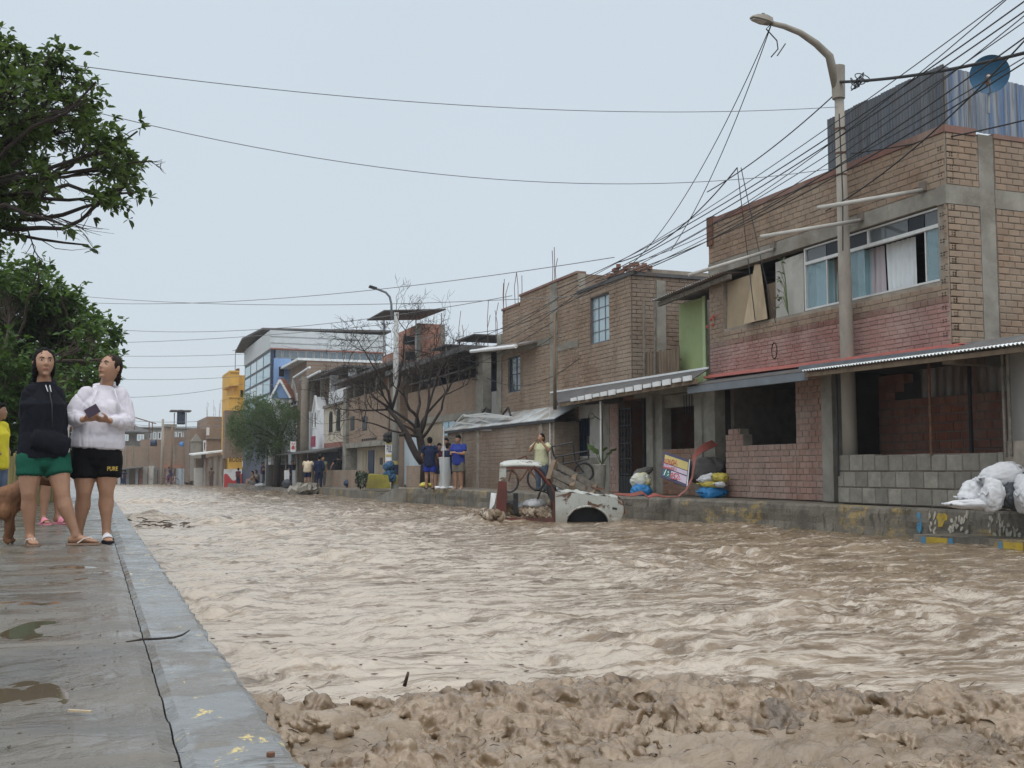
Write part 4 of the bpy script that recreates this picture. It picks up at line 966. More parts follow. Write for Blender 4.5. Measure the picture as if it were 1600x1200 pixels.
mb = MB(); FX.box(mb, sp_, dn, 6.2, 6.27, -.25, .05); FX.box(mb, df, sp_, 5.95, 6.02, -.25, .05); mb.build('coping', M['brick_brown'], D)
FD = Face('y', 27.97); wall(D, FD, 12.77, 17, 4.9, 6.2, 'mortar', bricks=dict(m='brick_dull', bw=.25, bh=.1))
mb = MB(); mb.box((13, 28.2, 5.5), (18, 34, 5.6)); mb.box((17.8, 28.2, 0), (18, 34, 5.5)); mb.box((13, 33.9, 0), (18, 34.1, 5.7)); mb.build('roof', M['concrete'], D)
rebar(D, [FX.p(FX.s(862), 6.22, -.1), FX.p(FX.s(788), 5.98, -.1), FX.p(FX.s(805), 5.98, -.1)], (.9, 1.25), seed=2)
# ================================================================ E: low brick shed on the pavement
E = thing('brick_shed', 'low brick shed with a white tin roof standing on the pavement', 'shed', (12.2, 31, 0))
FE = Face('x', 11.95); e0s, e1s = FE.s(700), FE.s(862)
wall(E, FE, e0s, e1s, .0, 1.95, 'mortar', thick=.18, bricks=dict(m='brick_dull', bw=.24, bh=.1))
for px in (722, 748, 846): s_ = FE.s(px); mb = MB(); FE.box(mb, s_ - .12, s_ + .12, 0, 1.97, .0, .03); mb.build('pier', M['mortar'], E)
FEy = Face('y', 27.9); wall(E, FEy, 11.97, 12.74, 0, 1.95, 'mortar', bricks=dict(m='brick_dull', bw=.24, bh=.1))
r0, r1 = on_x(692, 682, 11.85), on_x(866, 650, 11.85); r0.z = r1.z = 2.02
n_ = 6
for i in range(n_):
    a, c_ = r0.lerp(r1, i / n_), r0.lerp(r1, (i + 1) / n_); u_ = Vector((.85, 0, .46))
    corrugated(c_, a, c_ + u_, a + u_, .12, .02).build('tin_sheet', M['tin_dull'], E)
MB().bar(r0 + Vector((.03, 0, -.05)), r1 + Vector((.03, 0, -.05)), .06, .08).build('purlin', M['black'], E)
# scrap window frames dumped on the shed roof
for i, (x0_, y0_, x1_, y1_, x2_, y2_) in enumerate(((702, 672, 724, 648, 776, 664), (725, 650, 757, 646, 800, 652))):
    sfm = MB(); a, b_, c_ = on_x(x0_, y0_, 12.0), on_x(x1_, y1_, 12.2), on_x(x2_, y2_, 12.0)
    sfm.tube([a, b_], .03, 5); sfm.tube([b_, c_], .03, 5); sfm.tube([a, c_ - (b_ - a) * .3], .03, 5); sfm.tube([a.lerp(b_, .5), c_ - (b_ - a) * .1], .03, 5)
    tag(sfm.build('scrap_frame', M['alu']), ('bent pale metal frame lying at the far end of the shed roof', 'pale metal frame lying midway along the shed roof')[i], 'metal frame')
for i, px in enumerate((756, 790)):
    sfm = MB(); a = on_x(px - 8, 652, 12.3); b_ = on_x(px + 4, 637, 12.4); c_ = on_x(px + 8, 650, 12.3); sfm.tube([a, b_, c_], .035, 6)
    tag(sfm.build('bent_pipe', M['black']), ('left black bent pipe hooked over the white shed roof', 'right black bent pipe hooked over the white shed roof')[i], 'pipe')
finish_bricks()
# ================================================================ FAR HOUSES
def block(house, x0, x1, y0, y1, z0, z1, m, name='wall'):
    mb = MB(); mb.box((x0, y0, z0), (x1, y1, z1)); return mb.build(name, M[m] if isinstance(m, str) else m, house)
def fwin(h, F, x0, x1, y0, y1, at=None, frame='white', pane='glass_dark', cols=2, fw=.06, d=.03, name='window', rows=1):
    r_ = F.rect(x0, x1, y0, y1, at); return window(h, F, *r_, frame, pane, cols, rows, fw, d, name=name)
def slabbox(h, F, s0, s1, z0, z1, d0, d1, m, name): mb = MB(); F.box(mb, s0, s1, z0, z1, d0, d1); return mb.build(name, M[m], h)
# ---- F: house with a brick balcony under a dark tin roof
H = thing('brick_house', 'house with a long brick balcony under a black sheet roof behind the bare tree', 'house', (13, 40, 0))
sa, sb = -46.0, -34.15
slabbox(H, FX, -45.9, FX.s(752), 2.75, 3.95, -.2, 0, 'fb_x', 'balcony_wall'); slabbox(H, FX, sa, FX.s(754), 2.5, 2.75, -1.5, .06, 'concrete', 'floor_slab')
slabbox(H, FX, FX.s(744), FX.s(755), 2.75, 4.9, -.3, .012, 'concrete', 'column')
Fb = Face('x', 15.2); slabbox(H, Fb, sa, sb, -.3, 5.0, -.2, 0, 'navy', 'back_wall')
slabbox(H, FX, sa - 1, FX.s(757), 4.78, 4.98, -3, .75, 'tin_dark', 'tin_roof')
for i in range(7): s_ = -45.5 + i * 1.3; slabbox(H, FX, s_, s_ + .06, 3.95, 4.78, -.1, -.04, 'wood_grey', 'post')
slabbox(H, FX, sa, FX.s(745), 4.3, 4.36, -.1, -.03, 'wood_grey', 'rail')
slabbox(H, FX, FX.s(768), FX.s(783), 2.5, 3.3, -.1, .0, 'plaster_dim', 'parapet'); Fr = Face('x', 13.3); slabbox(H, Fr, FX.s(756), sb, 2.3, 5.3, -.1, 0, 'plaster_dim', 'recess_wall')
slabbox(H, FX, FX.s(777), sb - .02, 2.5, 5.2, -.5, .02, 'concrete', 'column')
a, c = on_x(736, 550, 12.0), on_x(806, 542, 12.0); MB().prism([a, c, c + Vector((1.6, 0, .4)), a + Vector((1.6, 0, .4))], (0, 0, .06)).build('tin_sheet', M['tin'], H)
MB().tube([a + Vector((0, 0, .02)), c + Vector((0, 0, .02))], .06, 8).build('gutter', M['white'], H)
slabbox(H, FX, sa, sb, -.1, 2.5, -.2, -.01, 'plaster_tan', 'lower_wall')
fwin(H, FX, 692, 712, 655, 681, 712, 'steel', 'glass_blue', 2)
sf = Face('x', 12.2)   # pale tin gate left of the tree and its low yard wall
corrugated(sf.p(sf.s(633), -.0), sf.p(sf.s(662), -.0), sf.p(sf.s(633), 1.95), sf.p(sf.s(662), 1.95), .2, .02).build('tin_gate', M['tin_paleblue'], H)
sw = Face('x', 11.7); slabbox(H, sw, sw.s(636), sw.s(718), -.05, .78, -.15, 0, 'brick_wallx', 'yard_wall')
slabbox(H, sf, sf.s(624), sf.s(632), -.1, 2.6, -.4, 0, 'fb_x', 'pillar')
rebar(H, [(12.8, 38.5, 5.0), (13, 36.5, 5.0), (12.9, 35.2, 5.2)], (1.0, 2.1), n=2, seed=9)
for i, y in enumerate((41, 37.5)): MB().box((12.9, y, 5.55), (14.6, y + 2.2, 5.6)).build('rooftop_sheet', M['tin_dark'], H)
for x, y in ((13, 41.2), (13, 39.5), (13.1, 37.8), (14.5, 41.2)): MB().tube([(x, y, 4.95), (x, y, 5.56)], .035, 5).build('roof_post', M['wood_grey'], H)
# ---- red brick roof room with the tilted sheet
T = thing('brick_tower', 'red brick roof room with a tilted dark sheet for a roof', 'roof room', (15, 49, 4))
Ft = Face('y', 49.0); t0, t1, t2 = Ft.s(630), Ft.s(655), Ft.s(693)
block(T, t1, t2, 49, 53, 4.5, 7.5, 'fbred_y'); block(T, t0, t1 - .01, 49.3, 53, 4.5, 6.3, 'fbred_y'); block(T, t1 - .12, t1 + .05, 48.96, 49.2, 4.5, 7.5, 'concrete', 'column'); block(T, t2 - .1, t2 + .06, 48.96, 49.2, 4.5, 7.5, 'concrete', 'column')
for x0, x1, y0, y1 in ((632, 650, 525, 538), (636, 652, 549, 562)): r_ = Ft.rect(x0, x1, y0, y1); mb = MB(); Ft.box(mb, r_[0], r_[1], r_[2], r_[3], -.29, -.2) if False else Ft.box(mb, r_[0], r_[1], r_[2], r_[3], -.31, -.28); mb.build('window', M['glass_dark'], T)
P4 = [on_d(573, 501, 52.5), on_d(655, 500, 53), on_d(697, 484, 48.5), on_d(600, 486, 48)]
MB().prism(P4, (0, 0, .05)).build('roof_sheet', M['tin_dark'], T)
for q in (on_d(600, 500, 51), on_d(690, 489, 51.5), on_d(650, 500, 49.5)): MB().tube([q, q - Vector((0, 0, 1.6))], .035, 5).build('roof_post', M['steel'], T)
# ---- G: brick house with a jutting upper floor
G = thing('brick_house', 'brick house with a jutting upper floor and pale wooden doors behind the lamp post', 'house', (13, 51, 0))
slabbox(G, FX, -56.5, -46.4, 2.0, 4.35, -3, .25, 'fb_x', 'wall'); slabbox(G, FX, -56.6, -46.3, 1.75, 2.0, -3, .4, 'concrete', 'floor_slab')
slabbox(G, FX, -56.5, -46.4, -.3, 1.75, -3, -.2, 'plaster_beige', 'lower_wall')
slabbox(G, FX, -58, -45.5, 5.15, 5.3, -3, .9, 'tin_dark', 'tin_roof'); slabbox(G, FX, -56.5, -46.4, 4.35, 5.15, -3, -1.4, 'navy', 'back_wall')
for i in range(5): s_ = -56.2 + 2.4 * i; slabbox(G, FX, s_, s_ + .25, 4.35, 5.15, -.3, .1, 'concrete', 'column')
for x0, x1, m in ((562, 568, 'wood_pale'), (571, 580, 'navy'), (583, 597, 'wood_pale'), (590, 594, 'black')):
    y0, y1 = (703, 752) if m != 'black' else (715, 726); r_ = FX.rect(x0, x1, y0, y1, x1); mb = MB(); FX.box(mb, r_[0], r_[1], max(r_[2], -.27), r_[3], -.2, -.16 if m != 'black' else -.14); mb.build('door', M[m], G)
for x0, x1 in ((556, 562), (575, 582)): r_ = FX.rect(x0, x1, 650, 672, x1); mb = MB(); FX.box(mb, *r_, .2, .27); mb.build('window', M['glass_dark'], G)
for i in range(8): q = FX.s(575 + 3 * i); slabbox(G, FX, q, q + .12, 2.05, 2.16, .25, .30, 'black', 'painted_hole_shade')  # black raised squares paint the shade of open brick cells
slabbox(G, FX, -57.3, -56.52, -.3, 4.9, -.6, .4, 'concrete', 'column')
# ---- beige house with arched windows
K = thing('beige_house', 'beige house with two arched windows and a red band below', 'house', (13, 60, 0))
kn, kf_ = FX.s(546), FX.s(516.5)
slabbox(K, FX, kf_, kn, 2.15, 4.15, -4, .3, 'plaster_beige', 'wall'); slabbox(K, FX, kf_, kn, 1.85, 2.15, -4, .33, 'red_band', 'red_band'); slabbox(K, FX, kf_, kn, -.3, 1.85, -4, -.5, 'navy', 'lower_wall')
slabbox(K, FX, kf_, kn, 4.3, 5.1, -4, .1, 'plaster_white', 'upper_wall'); slabbox(K, FX, kf_, kn + .1, 4.15, 4.3, -4, .45, 'wood_grey', 'ledge')
slabbox(K, FX, kf_, kn, 5.1, 6.1, -4, -1.5, 'glass_dark', 'upper_room'); slabbox(K, FX, kf_ - .4, kn + .4, 6.1, 6.22, -4, .5, 'tin_dark', 'roof')
for q in (kf_, kn - .25): slabbox(K, FX, q, q + .25, 5.1, 6.1, -.4, .05, 'plaster_white', 'column')
for px in (525.5, 537.5):
    s_, z = FX.at(px, 672); s1, z1 = FX.at(px, 648); w_ = .42; pts = [FX.p(s_ - w_, 2.75, .31), FX.p(s_ + w_, 2.75, .31)] + [FX.p(s_ + w_ * math.cos(a), 3.65 + .28 * math.sin(a), .31) for a in np.linspace(0, math.pi, 9)]
    o = MB().prism(pts, (-.03, 0, 0)).build('window', M['glass_dark'], K)
# ---- white house with a gable
W = thing('white_house', 'white house with a small pointed gable and a brick room on top', 'house', (13, 67, 0))
wn_, wf = FX.s(516), FX.s(484)
slabbox(W, FX, wf, wn_ - .02, 1.7, 4.2, -5, .35, 'plaster_white', 'wall'); slabbox(W, FX, wf, wn_, -.4, 1.7, -5, -.5, 'navy', 'lower_wall')
gs = (FX.s(500), FX.s(504), FX.s(509)); MB().prism([FX.p(gs[0], 4.15, .36), FX.p(gs[2], 4.15, .36), FX.p(gs[1], 5.0, .36)], (.5, 0, 0)).build('gable', M['plaster_white'], W)
MB().bar(FX.p(gs[0], 4.1, .42), FX.p(gs[1], 5.05, .42), .12, .1).bar(FX.p(gs[2], 4.1, .42), FX.p(gs[1], 5.05, .42), .12, .1).build('gable_trim', M['white'], W)
for x0, x1, y0, y1 in ((490, 492.5, 642, 672), (498, 500, 643, 669), (502, 504.5, 643, 668), (481.5, 484, 646, 674)): fwin(W, FX, x0, x1, y0, y1, x1, 'white', 'glass_dark', 1, .05, .39)
slabbox(W, FX, wf, wn_, 4.2, 6.3, -5, -.8, 'fbdk_x', 'upper_room'); slabbox(W, FX, wf - .4, wn_ + .5, 6.3, 6.42, -5, .6, 'tin', 'roof')
for q in (wf, (wf + wn_) / 2, wn_ - .3): slabbox(W, FX, q, q + .2, 4.2, 6.3, -.3, -.05, 'concrete', 'column')
a, b_ = on_x(459, 590, 11.6), on_x(484, 574, 11.9); MB().tube([a, b_], .07, 8).build('roof_pipe', M['tin_white'], W)
a, b_ = on_x(481, 590, 11.6), on_x(500, 580, 11.9); MB().tube([a, b_], .07, 8).build('roof_pipe', M['tin_white'], W)
# ---- brown house farther on with its own gable
V_ = thing('brick_house', 'narrow brown house with a grey gable between the white house and the leafy tree', 'house', (13, 75, 0))
slabbox(V_, FX, FX.s(455), wf - .05, -.4, 7.6, -6, .2, 'fbdk_x', 'wall'); slabbox(V_, FX, FX.s(453), wf, 7.6, 7.75, -6, .8, 'tin_white', 'roof')
q = FX.s(458), FX.s(464), FX.s(471); MB().prism([FX.p(q[0], 5.2, .3), FX.p(q[2], 5.2, .3), FX.p(q[1], 6.9, .3)], (.4, 0, 0)).build('gable', M['plaster'], V_)
fwin(V_, FX, 460, 470, 614, 633, 470, 'white', 'glass_dark', 2, .1, .25)
slabbox(V_, FX, FX.s(440), FX.s(470), 1.0, 4.0, -.1, .3, 'plaster_white', 'white_front')
# ---- big blue house with the glazed front
Hb = thing('apartment_building', 'tall blue building with a glazed front and a long white top storey', 'building', (12, 78, 0))
Fh, Fg = Face('y', 76.0), Face('x', 11.3)
hx0, hx1 = Fh.s(421), Fh.s(602)
hz = lambda py, px=520: Fh.z(px, py)
block(Hb, hx0, hx1, 76, 90, hz(548), hz(520), 'white_clad'); block(Hb, 11.32, hx1, 76.1, 90, -.5, hz(575), 'fbdk_y'); block(Hb, 11.34, hx1 - .1, 76.15, 90, hz(575), hz(549), 'navy')
xs = np.linspace(Fh.s(428), hx1 - .2, 15)
for i, (a, b_) in enumerate(zip(xs, xs[1:])): window(Hb, Fh, a, b_ - .03, hz(574), hz(550), 'steel', ['glass', 'glass_slate'], 1, 2, .06, -.02)
for z_ in (530, 540): slabbox(Hb, Fh, hx0, hx1, hz(z_), hz(z_) + .04, .0, .03, 'steel', 'cladding_joint')
MB().prism([on_d(378, 531, 84), on_d(410, 515, 80), Vector((hx1 + .3, 75.6, hz(516))), Vector((hx1 + .3, 91, hz(516))), Vector((10.6, 91, hz(516) - .3))], (0, 0, .14)).build('roof', M['tin_dark'], Hb)
slabbox(Hb, Fh, hx0, hx1, hz(549.5), hz(547.5), .0, .12, 'red_band', 'red_ledge')
slabbox(Hb, Fh, Fh.s(427), Fh.s(454), hz(608), hz(563), -.05, .05, 'plaster_blue', 'blue_wall'); fwin(Hb, Fh, 433, 446, 571, 591, 446, 'plaster_blue', 'glass_dark', 1, .1, .08)
gz = [Fg.z(405, q) for q in (645, 622, 600, 580, 560, 540)]
slabbox(Hb, Fg, Fg.s(382), -76.02, -.5, gz[-1], -.3, 0, 'navy', 'wall')
for k_ in range(5):
    ss = np.linspace(Fg.s(383), -76.05, 5)
    for i in range(4): window(Hb, Fg, ss[i], ss[i + 1] - .03, gz[k_] + .03, gz[k_ + 1] - .03, 'grey_trim', 'glass_blue' if k_ % 2 == 0 else ['glass_blue', 'glass_pale', 'glass_pale', 'glass_blue'][i], 1, 1, .06, .05)
slabbox(Hb, Fg, Fg.s(386), -76.1, gz[-1], hz(524), -3, -1.2, 'fbdk_x', 'top_room')
hh = thing('gabled_house', 'small blue gable with an orange tiled roof in front of the blue building', 'house', (11.6, 74.5, 0))
a, b_, c = on_d(425, 622, 72), on_d(437, 596, 72), on_d(452, 622, 72)
MB().prism([a, c, b_], (.6, 1.4, 0)).build('gable', M['plaster_blue'], hh); mb = MB(); d_ = Vector((.66, 1.5, 0)); mb.prism([b_ + Vector((0, -.1, .1)), c + Vector((.15, -.1, -.05)), c + Vector((.15, -.1, .07)), b_ + Vector((0, -.1, .25))], d_); mb.build('roof', M['roof_tile'], hh)
MB().bar(a + Vector((-.1, -.1, 0)), b_ + Vector((0, -.1, .1)), .1, .14).bar(c + Vector((.05, -.1, 0)), b_ + Vector((0, -.1, .1)), .1, .14).build('gable_trim', M['white'], hh)
q = on_d(438, 655, 72); MB().box((a.x, q.y, q.z - 3), (c.x, q.y + 1.4, a.z)).build('wall', M['plaster_white'], hh)
# ---- yellow house
Yh = thing('yellow_house', 'narrow yellow house with projecting balconies beyond the leafy tree', 'house', (12.5, 99, 0))
Fy_ = Face('y', 99.0); yz = lambda q: Fy_.z(370, q)
block(Yh, Fy_.s(365), Fy_.s(390), 99, 108, -.6, yz(586), 'plaster_yellow')
for a, b_ in ((604, 583), (643, 622)): block(Yh, Fy_.s(357), Fy_.s(372), 98.2, 104, yz(a), yz(b_), 'plaster_yellow', 'balcony'); block(Yh, Fy_.s(356.5), Fy_.s(372), 98.1, 104, yz(b_) - .02, yz(b_) + .14, 'plaster_yellow', 'balcony_rim')
fwin(Yh, Fy_, 374, 382, 608, 622, 382, 'plaster_yellow', 'glass_dark', 1, .1, .05); mb = MB(); mb.tube([(Fy_.s(368), 99.5, yz(586)), (Fy_.s(368), 99.5, yz(545))], .04, 5); mb.tube([(Fy_.s(363), 99.5, yz(547)), (Fy_.s(373), 99.5, yz(546))], .03, 4); mb.build('antenna', M['steel'], Yh)
mb = MB(); mb.box((Fy_.s(372), 100, yz(586)), (Fy_.s(376), 101, yz(574))); mb.build('roof_tank', M['rust'], Yh)
# ---- the street end: low shacks and houses facing down the street
FE_ = Face('y', 116.0); FQ = Face('y', 128.0)
def fz(py, px=260): return FE_.z(px, py)
sh_ = thing('brick_house', 'wide unplastered brick storey with concrete columns above the shacks at the street end', 'house', (1.5, 118, 0))
block(sh_, FE_.s(188), FE_.s(300), 117, 124, fz(733), fz(697), 'fb_y'); block(sh_, FE_.s(186), FE_.s(300), 116.8, 124, fz(735), fz(732.6), 'concrete', 'floor_slab')
for px in (188, 199, 210, 233, 256, 276): block(sh_, FE_.s(px), FE_.s(px + 1.6), 116.9, 117.1, fz(732), fz(696), 'concrete', 'column')
block(sh_, FE_.s(186), FE_.s(252), 117.5, 124, -.9, fz(735), 'interior', 'lower_wall')
shk = [(187, 200, 'plaster', 735, 757), (201, 206, 'tin_paleblue', 734, 758), (206.5, 215, 'wood', 731, 758), (215.5, 220, 'tin_paleblue', 732, 758), (221, 226, 'brick_red', 732, 758), (226.5, 234, 'plaster_dim', 729, 758), (235, 243, 'plaster', 728, 759), (243.5, 249, 'steel', 728, 759), (250, 276, 'tin', 731, 759), (277, 291, 'tin_paleblue', 732, 758), (291.5, 304, 'tin', 732, 758), (305, 320, 'plaster', 731, 757)]
sk = thing('shack_row', 'row of low tin and plank shacks along the water at the street end', 'shacks', (1, 115, -.8))
for x0, x1, m, y0, y1 in shk[1:]:
    if m in ('tin', 'tin_paleblue', 'steel'):
        f_ = Face('y', 115.4); corrugated((f_.s(x0), 115.4, -.95), (f_.s(x1), 115.4, -.95), (f_.s(x0), 115.4, fz(y0)), (f_.s(x1), 115.4, fz(y0)), .45, .03).build('tin_panel', M[m], sk)
    else: block(sk, FE_.s(x0), FE_.s(x1), 115.4, 116, -.95, fz(y0), m, 'panel')
for px in (234.3, 243.3, 249.6, 276.4, 291.2, 304.5): block(sk, FE_.s(px), FE_.s(px + .9), 115.2, 115.5, -.95, fz(731), 'wood', 'post')
MB().prism([(FE_.s(187), 114, fz(735)), (FE_.s(226), 114, fz(731)), (FE_.s(226), 117, fz(730)), (FE_.s(187), 117, fz(734))], (0, 0, .1)).build('roof', M['tin_dark'], sk)
block(sk, FE_.s(188), FE_.s(199), 116.1, 116.2, -.9, fz(737), 'white', 'painted_bright_gap')  # white slab paints in the daylight of the open gap
ub = thing('brick_wall', 'red brick wall with blue tanks standing behind it at the street end', 'wall', (6, 117, 0))
block(ub, FE_.s(253), FE_.s(310), 116.5, 117, fz(732.5), fz(726), 'fbred_y'); block(ub, FE_.s(272), FE_.s(301), 122, 128, 0, fz(680), 'fb_y'); block(ub, FE_.s(228), FE_.s(262), 123, 128, 0, fz(684), 'fbdk_y')
gb = thing('grey_house', 'flat grey house with a tin roof at the far left of the street end', 'house', (1, 129, 0))
block(gb, FQ.s(180), FQ.s(236), 128.5, 134, 0, FQ.z(210, 671), 'plaster_dim'); MB().prism([(FQ.s(178), 127.5, FQ.z(180, 676)), (FQ.s(238), 127.5, FQ.z(238, 677)), (FQ.s(214), 129, FQ.z(210, 666)), (FQ.s(188), 129, FQ.z(210, 667))], (0, 0, .15)).build('roof', M['tin_dark'], gb)
for x0, x1 in ((193, 203), (216, 227)): fwin(gb, FQ, x0, x1, 679, 689, x1, 'white', 'glass_pale', 2, .1, .52)
mb = MB()
for a, b_ in (((203, 650), (244, 662)), ((210, 652), (210, 672)), ((233, 659), (233, 675)), ((238, 660), (238, 676))): mb.tube([on_y(*a, 127), on_y(*b_, 127)], .06, 5)
mb.build('roof_frame', M['rust'], gb)
lb = thing('grey_building', 'long grey building with a pale upper storey behind the brick walls', 'building', (5, 131, 0))
block(lb, FQ.s(222), FQ.s(325), 130, 136, 0, FQ.z(270, 668), 'plaster'); block(lb, FQ.s(221), FQ.s(327), 129.6, 136, FQ.z(270, 668.5), FQ.z(270, 666.5), 'steel', 'roof')
for i in range(12): a = 226 + 8 * i; fwin(lb, FQ, a, a + 6, 674, 686, a + 6, 'white', ['glass_pale', 'glass'][i % 2], 1, .12, -1.9)
wt = thing('water_tower', 'dark water tank on a roof platform under a flat sheet at the street end', 'water tank', (6, 119, 3))
tc_ = on_y(283, 652, 119.0); r_ = .40
mb = MB(); mb.tube([tc_ + Vector((0, 0, z)) for z in (-.75, -.7, .5, .72, .8)], [.36, .42, .42, .3, .08], 14); mb.build('tank', M['navy'], wt, smooth=True)
for px in (272.5, 291): q = on_y(px, 645, 119.0); MB().tube([q, Vector((q.x, 119, 1))], .05, 5).build('leg', M['wood_grey'], wt)
MB().box((on_y(266, 642, 119).x, 118, on_y(266, 643, 119).z), (on_y(298, 642, 119).x, 120.4, on_y(266, 641, 119).z)).build('roof_sheet', M['tin_dark'], wt)
MB().box((on_y(272, 0, 119).x, 118.4, tc_.z - 1.0), (on_y(292, 0, 119).x, 119.8, tc_.z - .76)).build('platform', M['concrete'], wt); MB().box((on_y(274, 0, 119).x, 118.6, 0), (on_y(289, 0, 119).x, 119.6, tc_.z - 1.0)).build('stair_shaft', M['fb_y'], wt)
for i, (px, py, m, rr_) in enumerate(((285, 695, 'tank_blue', 5), (240, 692, 'navy', 5.2), (284, 716, 'grey_trim', 5.4))):
    q = on_y(px, py, 117.6); k_ = rr_ * .066
    t_ = MB().tube([q + Vector((0, 0, z * k_)) for z in (-1, -.95, .55, .85, 1.0)], [.85 * k_, k_, k_, .7 * k_, .3 * k_], 12).build('water_tank', M[m], smooth=True)
    tag(t_, ('bright blue water tank beside the brick wall at the street end', 'small dark blue tank with a pale rim on the wide brick storey', 'grey tank low against the brick wall at the street end')[i], 'water tank')
rb = thing('brick_house', 'tall plain brick house just left of the leafy tree', 'house', (10, 112, 0))
Fq = Face('y', 109.0); rz_ = lambda q: Fq.z(345, q)
block(rb, Fq.s(325), Fq.s(372), 109.2, 120, -.6, rz_(651), 'fb_y'); block(rb, Fq.s(324), Fq.s(372), 109, 109.4, rz_(686), rz_(684.5), 'concrete', 'tie_beam'); fwin(rb, Fq, 350, 359, 686, 703, 359, 'white', 'glass_dark', 1, .15, -.12)
block(rb, Fq.s(300), Fq.s(324.5), 110.5, 118, -.6, rz_(670), 'fbdk_y', 'side_wing'); block(rb, Fq.s(302), Fq.s(318), 109.5, 112, -.4, rz_(690), 'plaster_dim', 'bay'); MB().prism([(Fq.s(301), 109.4, rz_(690)), (Fq.s(319), 109.4, rz_(690)), (Fq.s(310), 109.4, rz_(678))], (0, 2, 0)).build('gable', M['plaster_dim'], rb)
fwin(rb, Fq, 320, 325, 688, 706, 325, 'white', 'glass_dark', 1, .2, -.4); fwin(rb, Fq, 324.5, 329, 668, 680, 329, 'white', 'glass_pale', 1, .15, -.1)
rebar(rb, [(Fq.s(338), 110, rz_(651)), (Fq.s(346), 110, rz_(651)), (Fq.s(326), 110, rz_(651))], (.8, 2), seed=4)
tn = thing('tin_shed', 'grey tin shed with a sloping roof beside the painted wall', 'shed', (8, 104, -.5))
Fn = Face('y', 103.0); nz = lambda q, px=330: Fn.z(px, q)
corrugated((Fn.s(321), 103, -.9), (Fn.s(354), 103, -.9), (Fn.s(321), 103, nz(716)), (Fn.s(354), 103, nz(709)), .5, .03).build('tin_wall', M['tin'], tn)
block(tn, Fn.s(309), Fn.s(321), 103.5, 105, -.9, nz(731), 'plaster', 'low_wall'); block(tn, Fn.s(310), Fn.s(321), 104, 106, nz(731), nz(716), 'fbdk_y', 'wall')
MB().prism([(Fn.s(302), 102.3, nz(712)), (Fn.s(362), 102.3, nz(705)), (Fn.s(362), 106, nz(703)), (Fn.s(302), 106, nz(710))], (0, 0, .12)).build('roof', M['tin_white'], tn)
# painted wall with the wave, black panel, yellow shop front
pw = thing('painted_wall', 'low wall painted white over a red wave beside a yellow shop front', 'wall', (8.8, 92, -.5))
Fp = Face('y', 92.0); pz = lambda q: Fp.z(375, q); a, b_ = Fp.s(353), Fp.s(381)
slabbox(pw, Fp, a, b_, -.9, pz(733), -.2, 0, 'white', 'wall')
pts = [Fp.p(a, -.9, .012), Fp.p(b_, -.9, .012)] + [Fp.p(b_ + (a - b_) * i / 14, pz(751) + (pz(740) - pz(751)) * (.5 + .5 * math.cos(2.2 * math.pi * i / 14)), .012) for i in range(15)]
MB().prism(pts, (0, .008, 0)).build('red_wave', M['red_flat'], pw)
slabbox(pw, Fp, b_ + .01, Fp.s(404), -.9, pz(732), -.2, 0, 'black', 'black_panel'); slabbox(pw, Fp, Fp.s(360), Fp.s(404), pz(732), pz(715), -.4, -.22, 'plaster_yellow', 'shop_front'); slabbox(pw, Fp, Fp.s(381), Fp.s(388), pz(729), pz(720), -.21, -.18, 'white', 'notice')
slabbox(pw, Fp, Fp.s(356), Fp.s(480), pz(716), pz(640), -3, -1.5, 'fbdk_y', 'house_front')
def text(s, F, sx, z, h, m, parent, name='lettering', d=.02, w=None, upv=None):
    cu = bpy.data.curves.new('t', 'FONT'); cu.body = s; cu.size = h; cu.extrude = .003; cu.align_x = 'CENTER'; cu.align_y = 'CENTER'
    o = bpy.data.objects.new('t', cu); COL.objects.link(o); dg = bpy.context.evaluated_depsgraph_get(); me = bpy.data.meshes.new_from_object(o.evaluated_get(dg)); bpy.data.objects.remove(o)
    o = link(name, me, parent); me.materials.clear(); me.materials.append(M[m])
    u, n = F.axes() if isinstance(F, Face) else F
    k_ = 1.0
    if w: xs_ = [v.co.x for v in me.vertices]; k_ = w / max(.01, max(xs_) - min(xs_))
    up = upv or n.cross(u); loc = F.p(sx, z, d) if isinstance(F, Face) else sx
    o.matrix_local = Matrix.Translation(loc - wl(parent)) @ Matrix((u, up, n)).transposed().to_4x4() @ Matrix.Diagonal((k_, 1, 1, 1)); return o
text('BODEGUITA', Fp, Fp.s(382), pz(718.5), .5, 'black', pw, d=-.2, w=(Fp.s(403) - Fp.s(361)))
# dark shop fronts and tin along the next stretch
sd = thing('shop_row', 'dark open shop fronts under one sagging tin roof along the far pavement', 'shops', (12, 68, -.4))
Fs = Face('y', 74.0); slabbox(sd, Fs, Fs.s(418), Fs.s(438), -.6, Fs.z(430, 705), -.3, 0, 'tin', 'tin_panel'); slabbox(sd, Fs, Fs.s(438), Fs.s(500), -.6, Fs.z(470, 706), -1.5, -1.2, 'interior', 'back_wall'); slabbox(sd, Fs, Fs.s(436), Fs.s(462), -.6, Fs.z(450, 732), -.7, -.5, 'brick_red', 'low_wall')
MB().prism([(11.0, 57.5, 1.55), (11.0, 74, 1.55), (13, 74, 1.9), (13, 57.5, 1.9)], (0, 0, .08)).build('tin_roof', M['tin_dark'], sd)
Fl = Face('x', 11.9); slabbox(sd, Fl, -62, FX.s(600), -.3, .62, -.15, 0, 'brick_wallx', 'low_wall'); slabbox(sd, Fl, -66, -63.5, -.5, .75, -.15, 0, 'brick_wallx', 'low_wall')
for y in (58, 61.5, 65, 69): MB().tube([(11.3, y, -.5), (11.3, y, 1.6)], .06, 6).build('post', M['wood_grey'], sd)
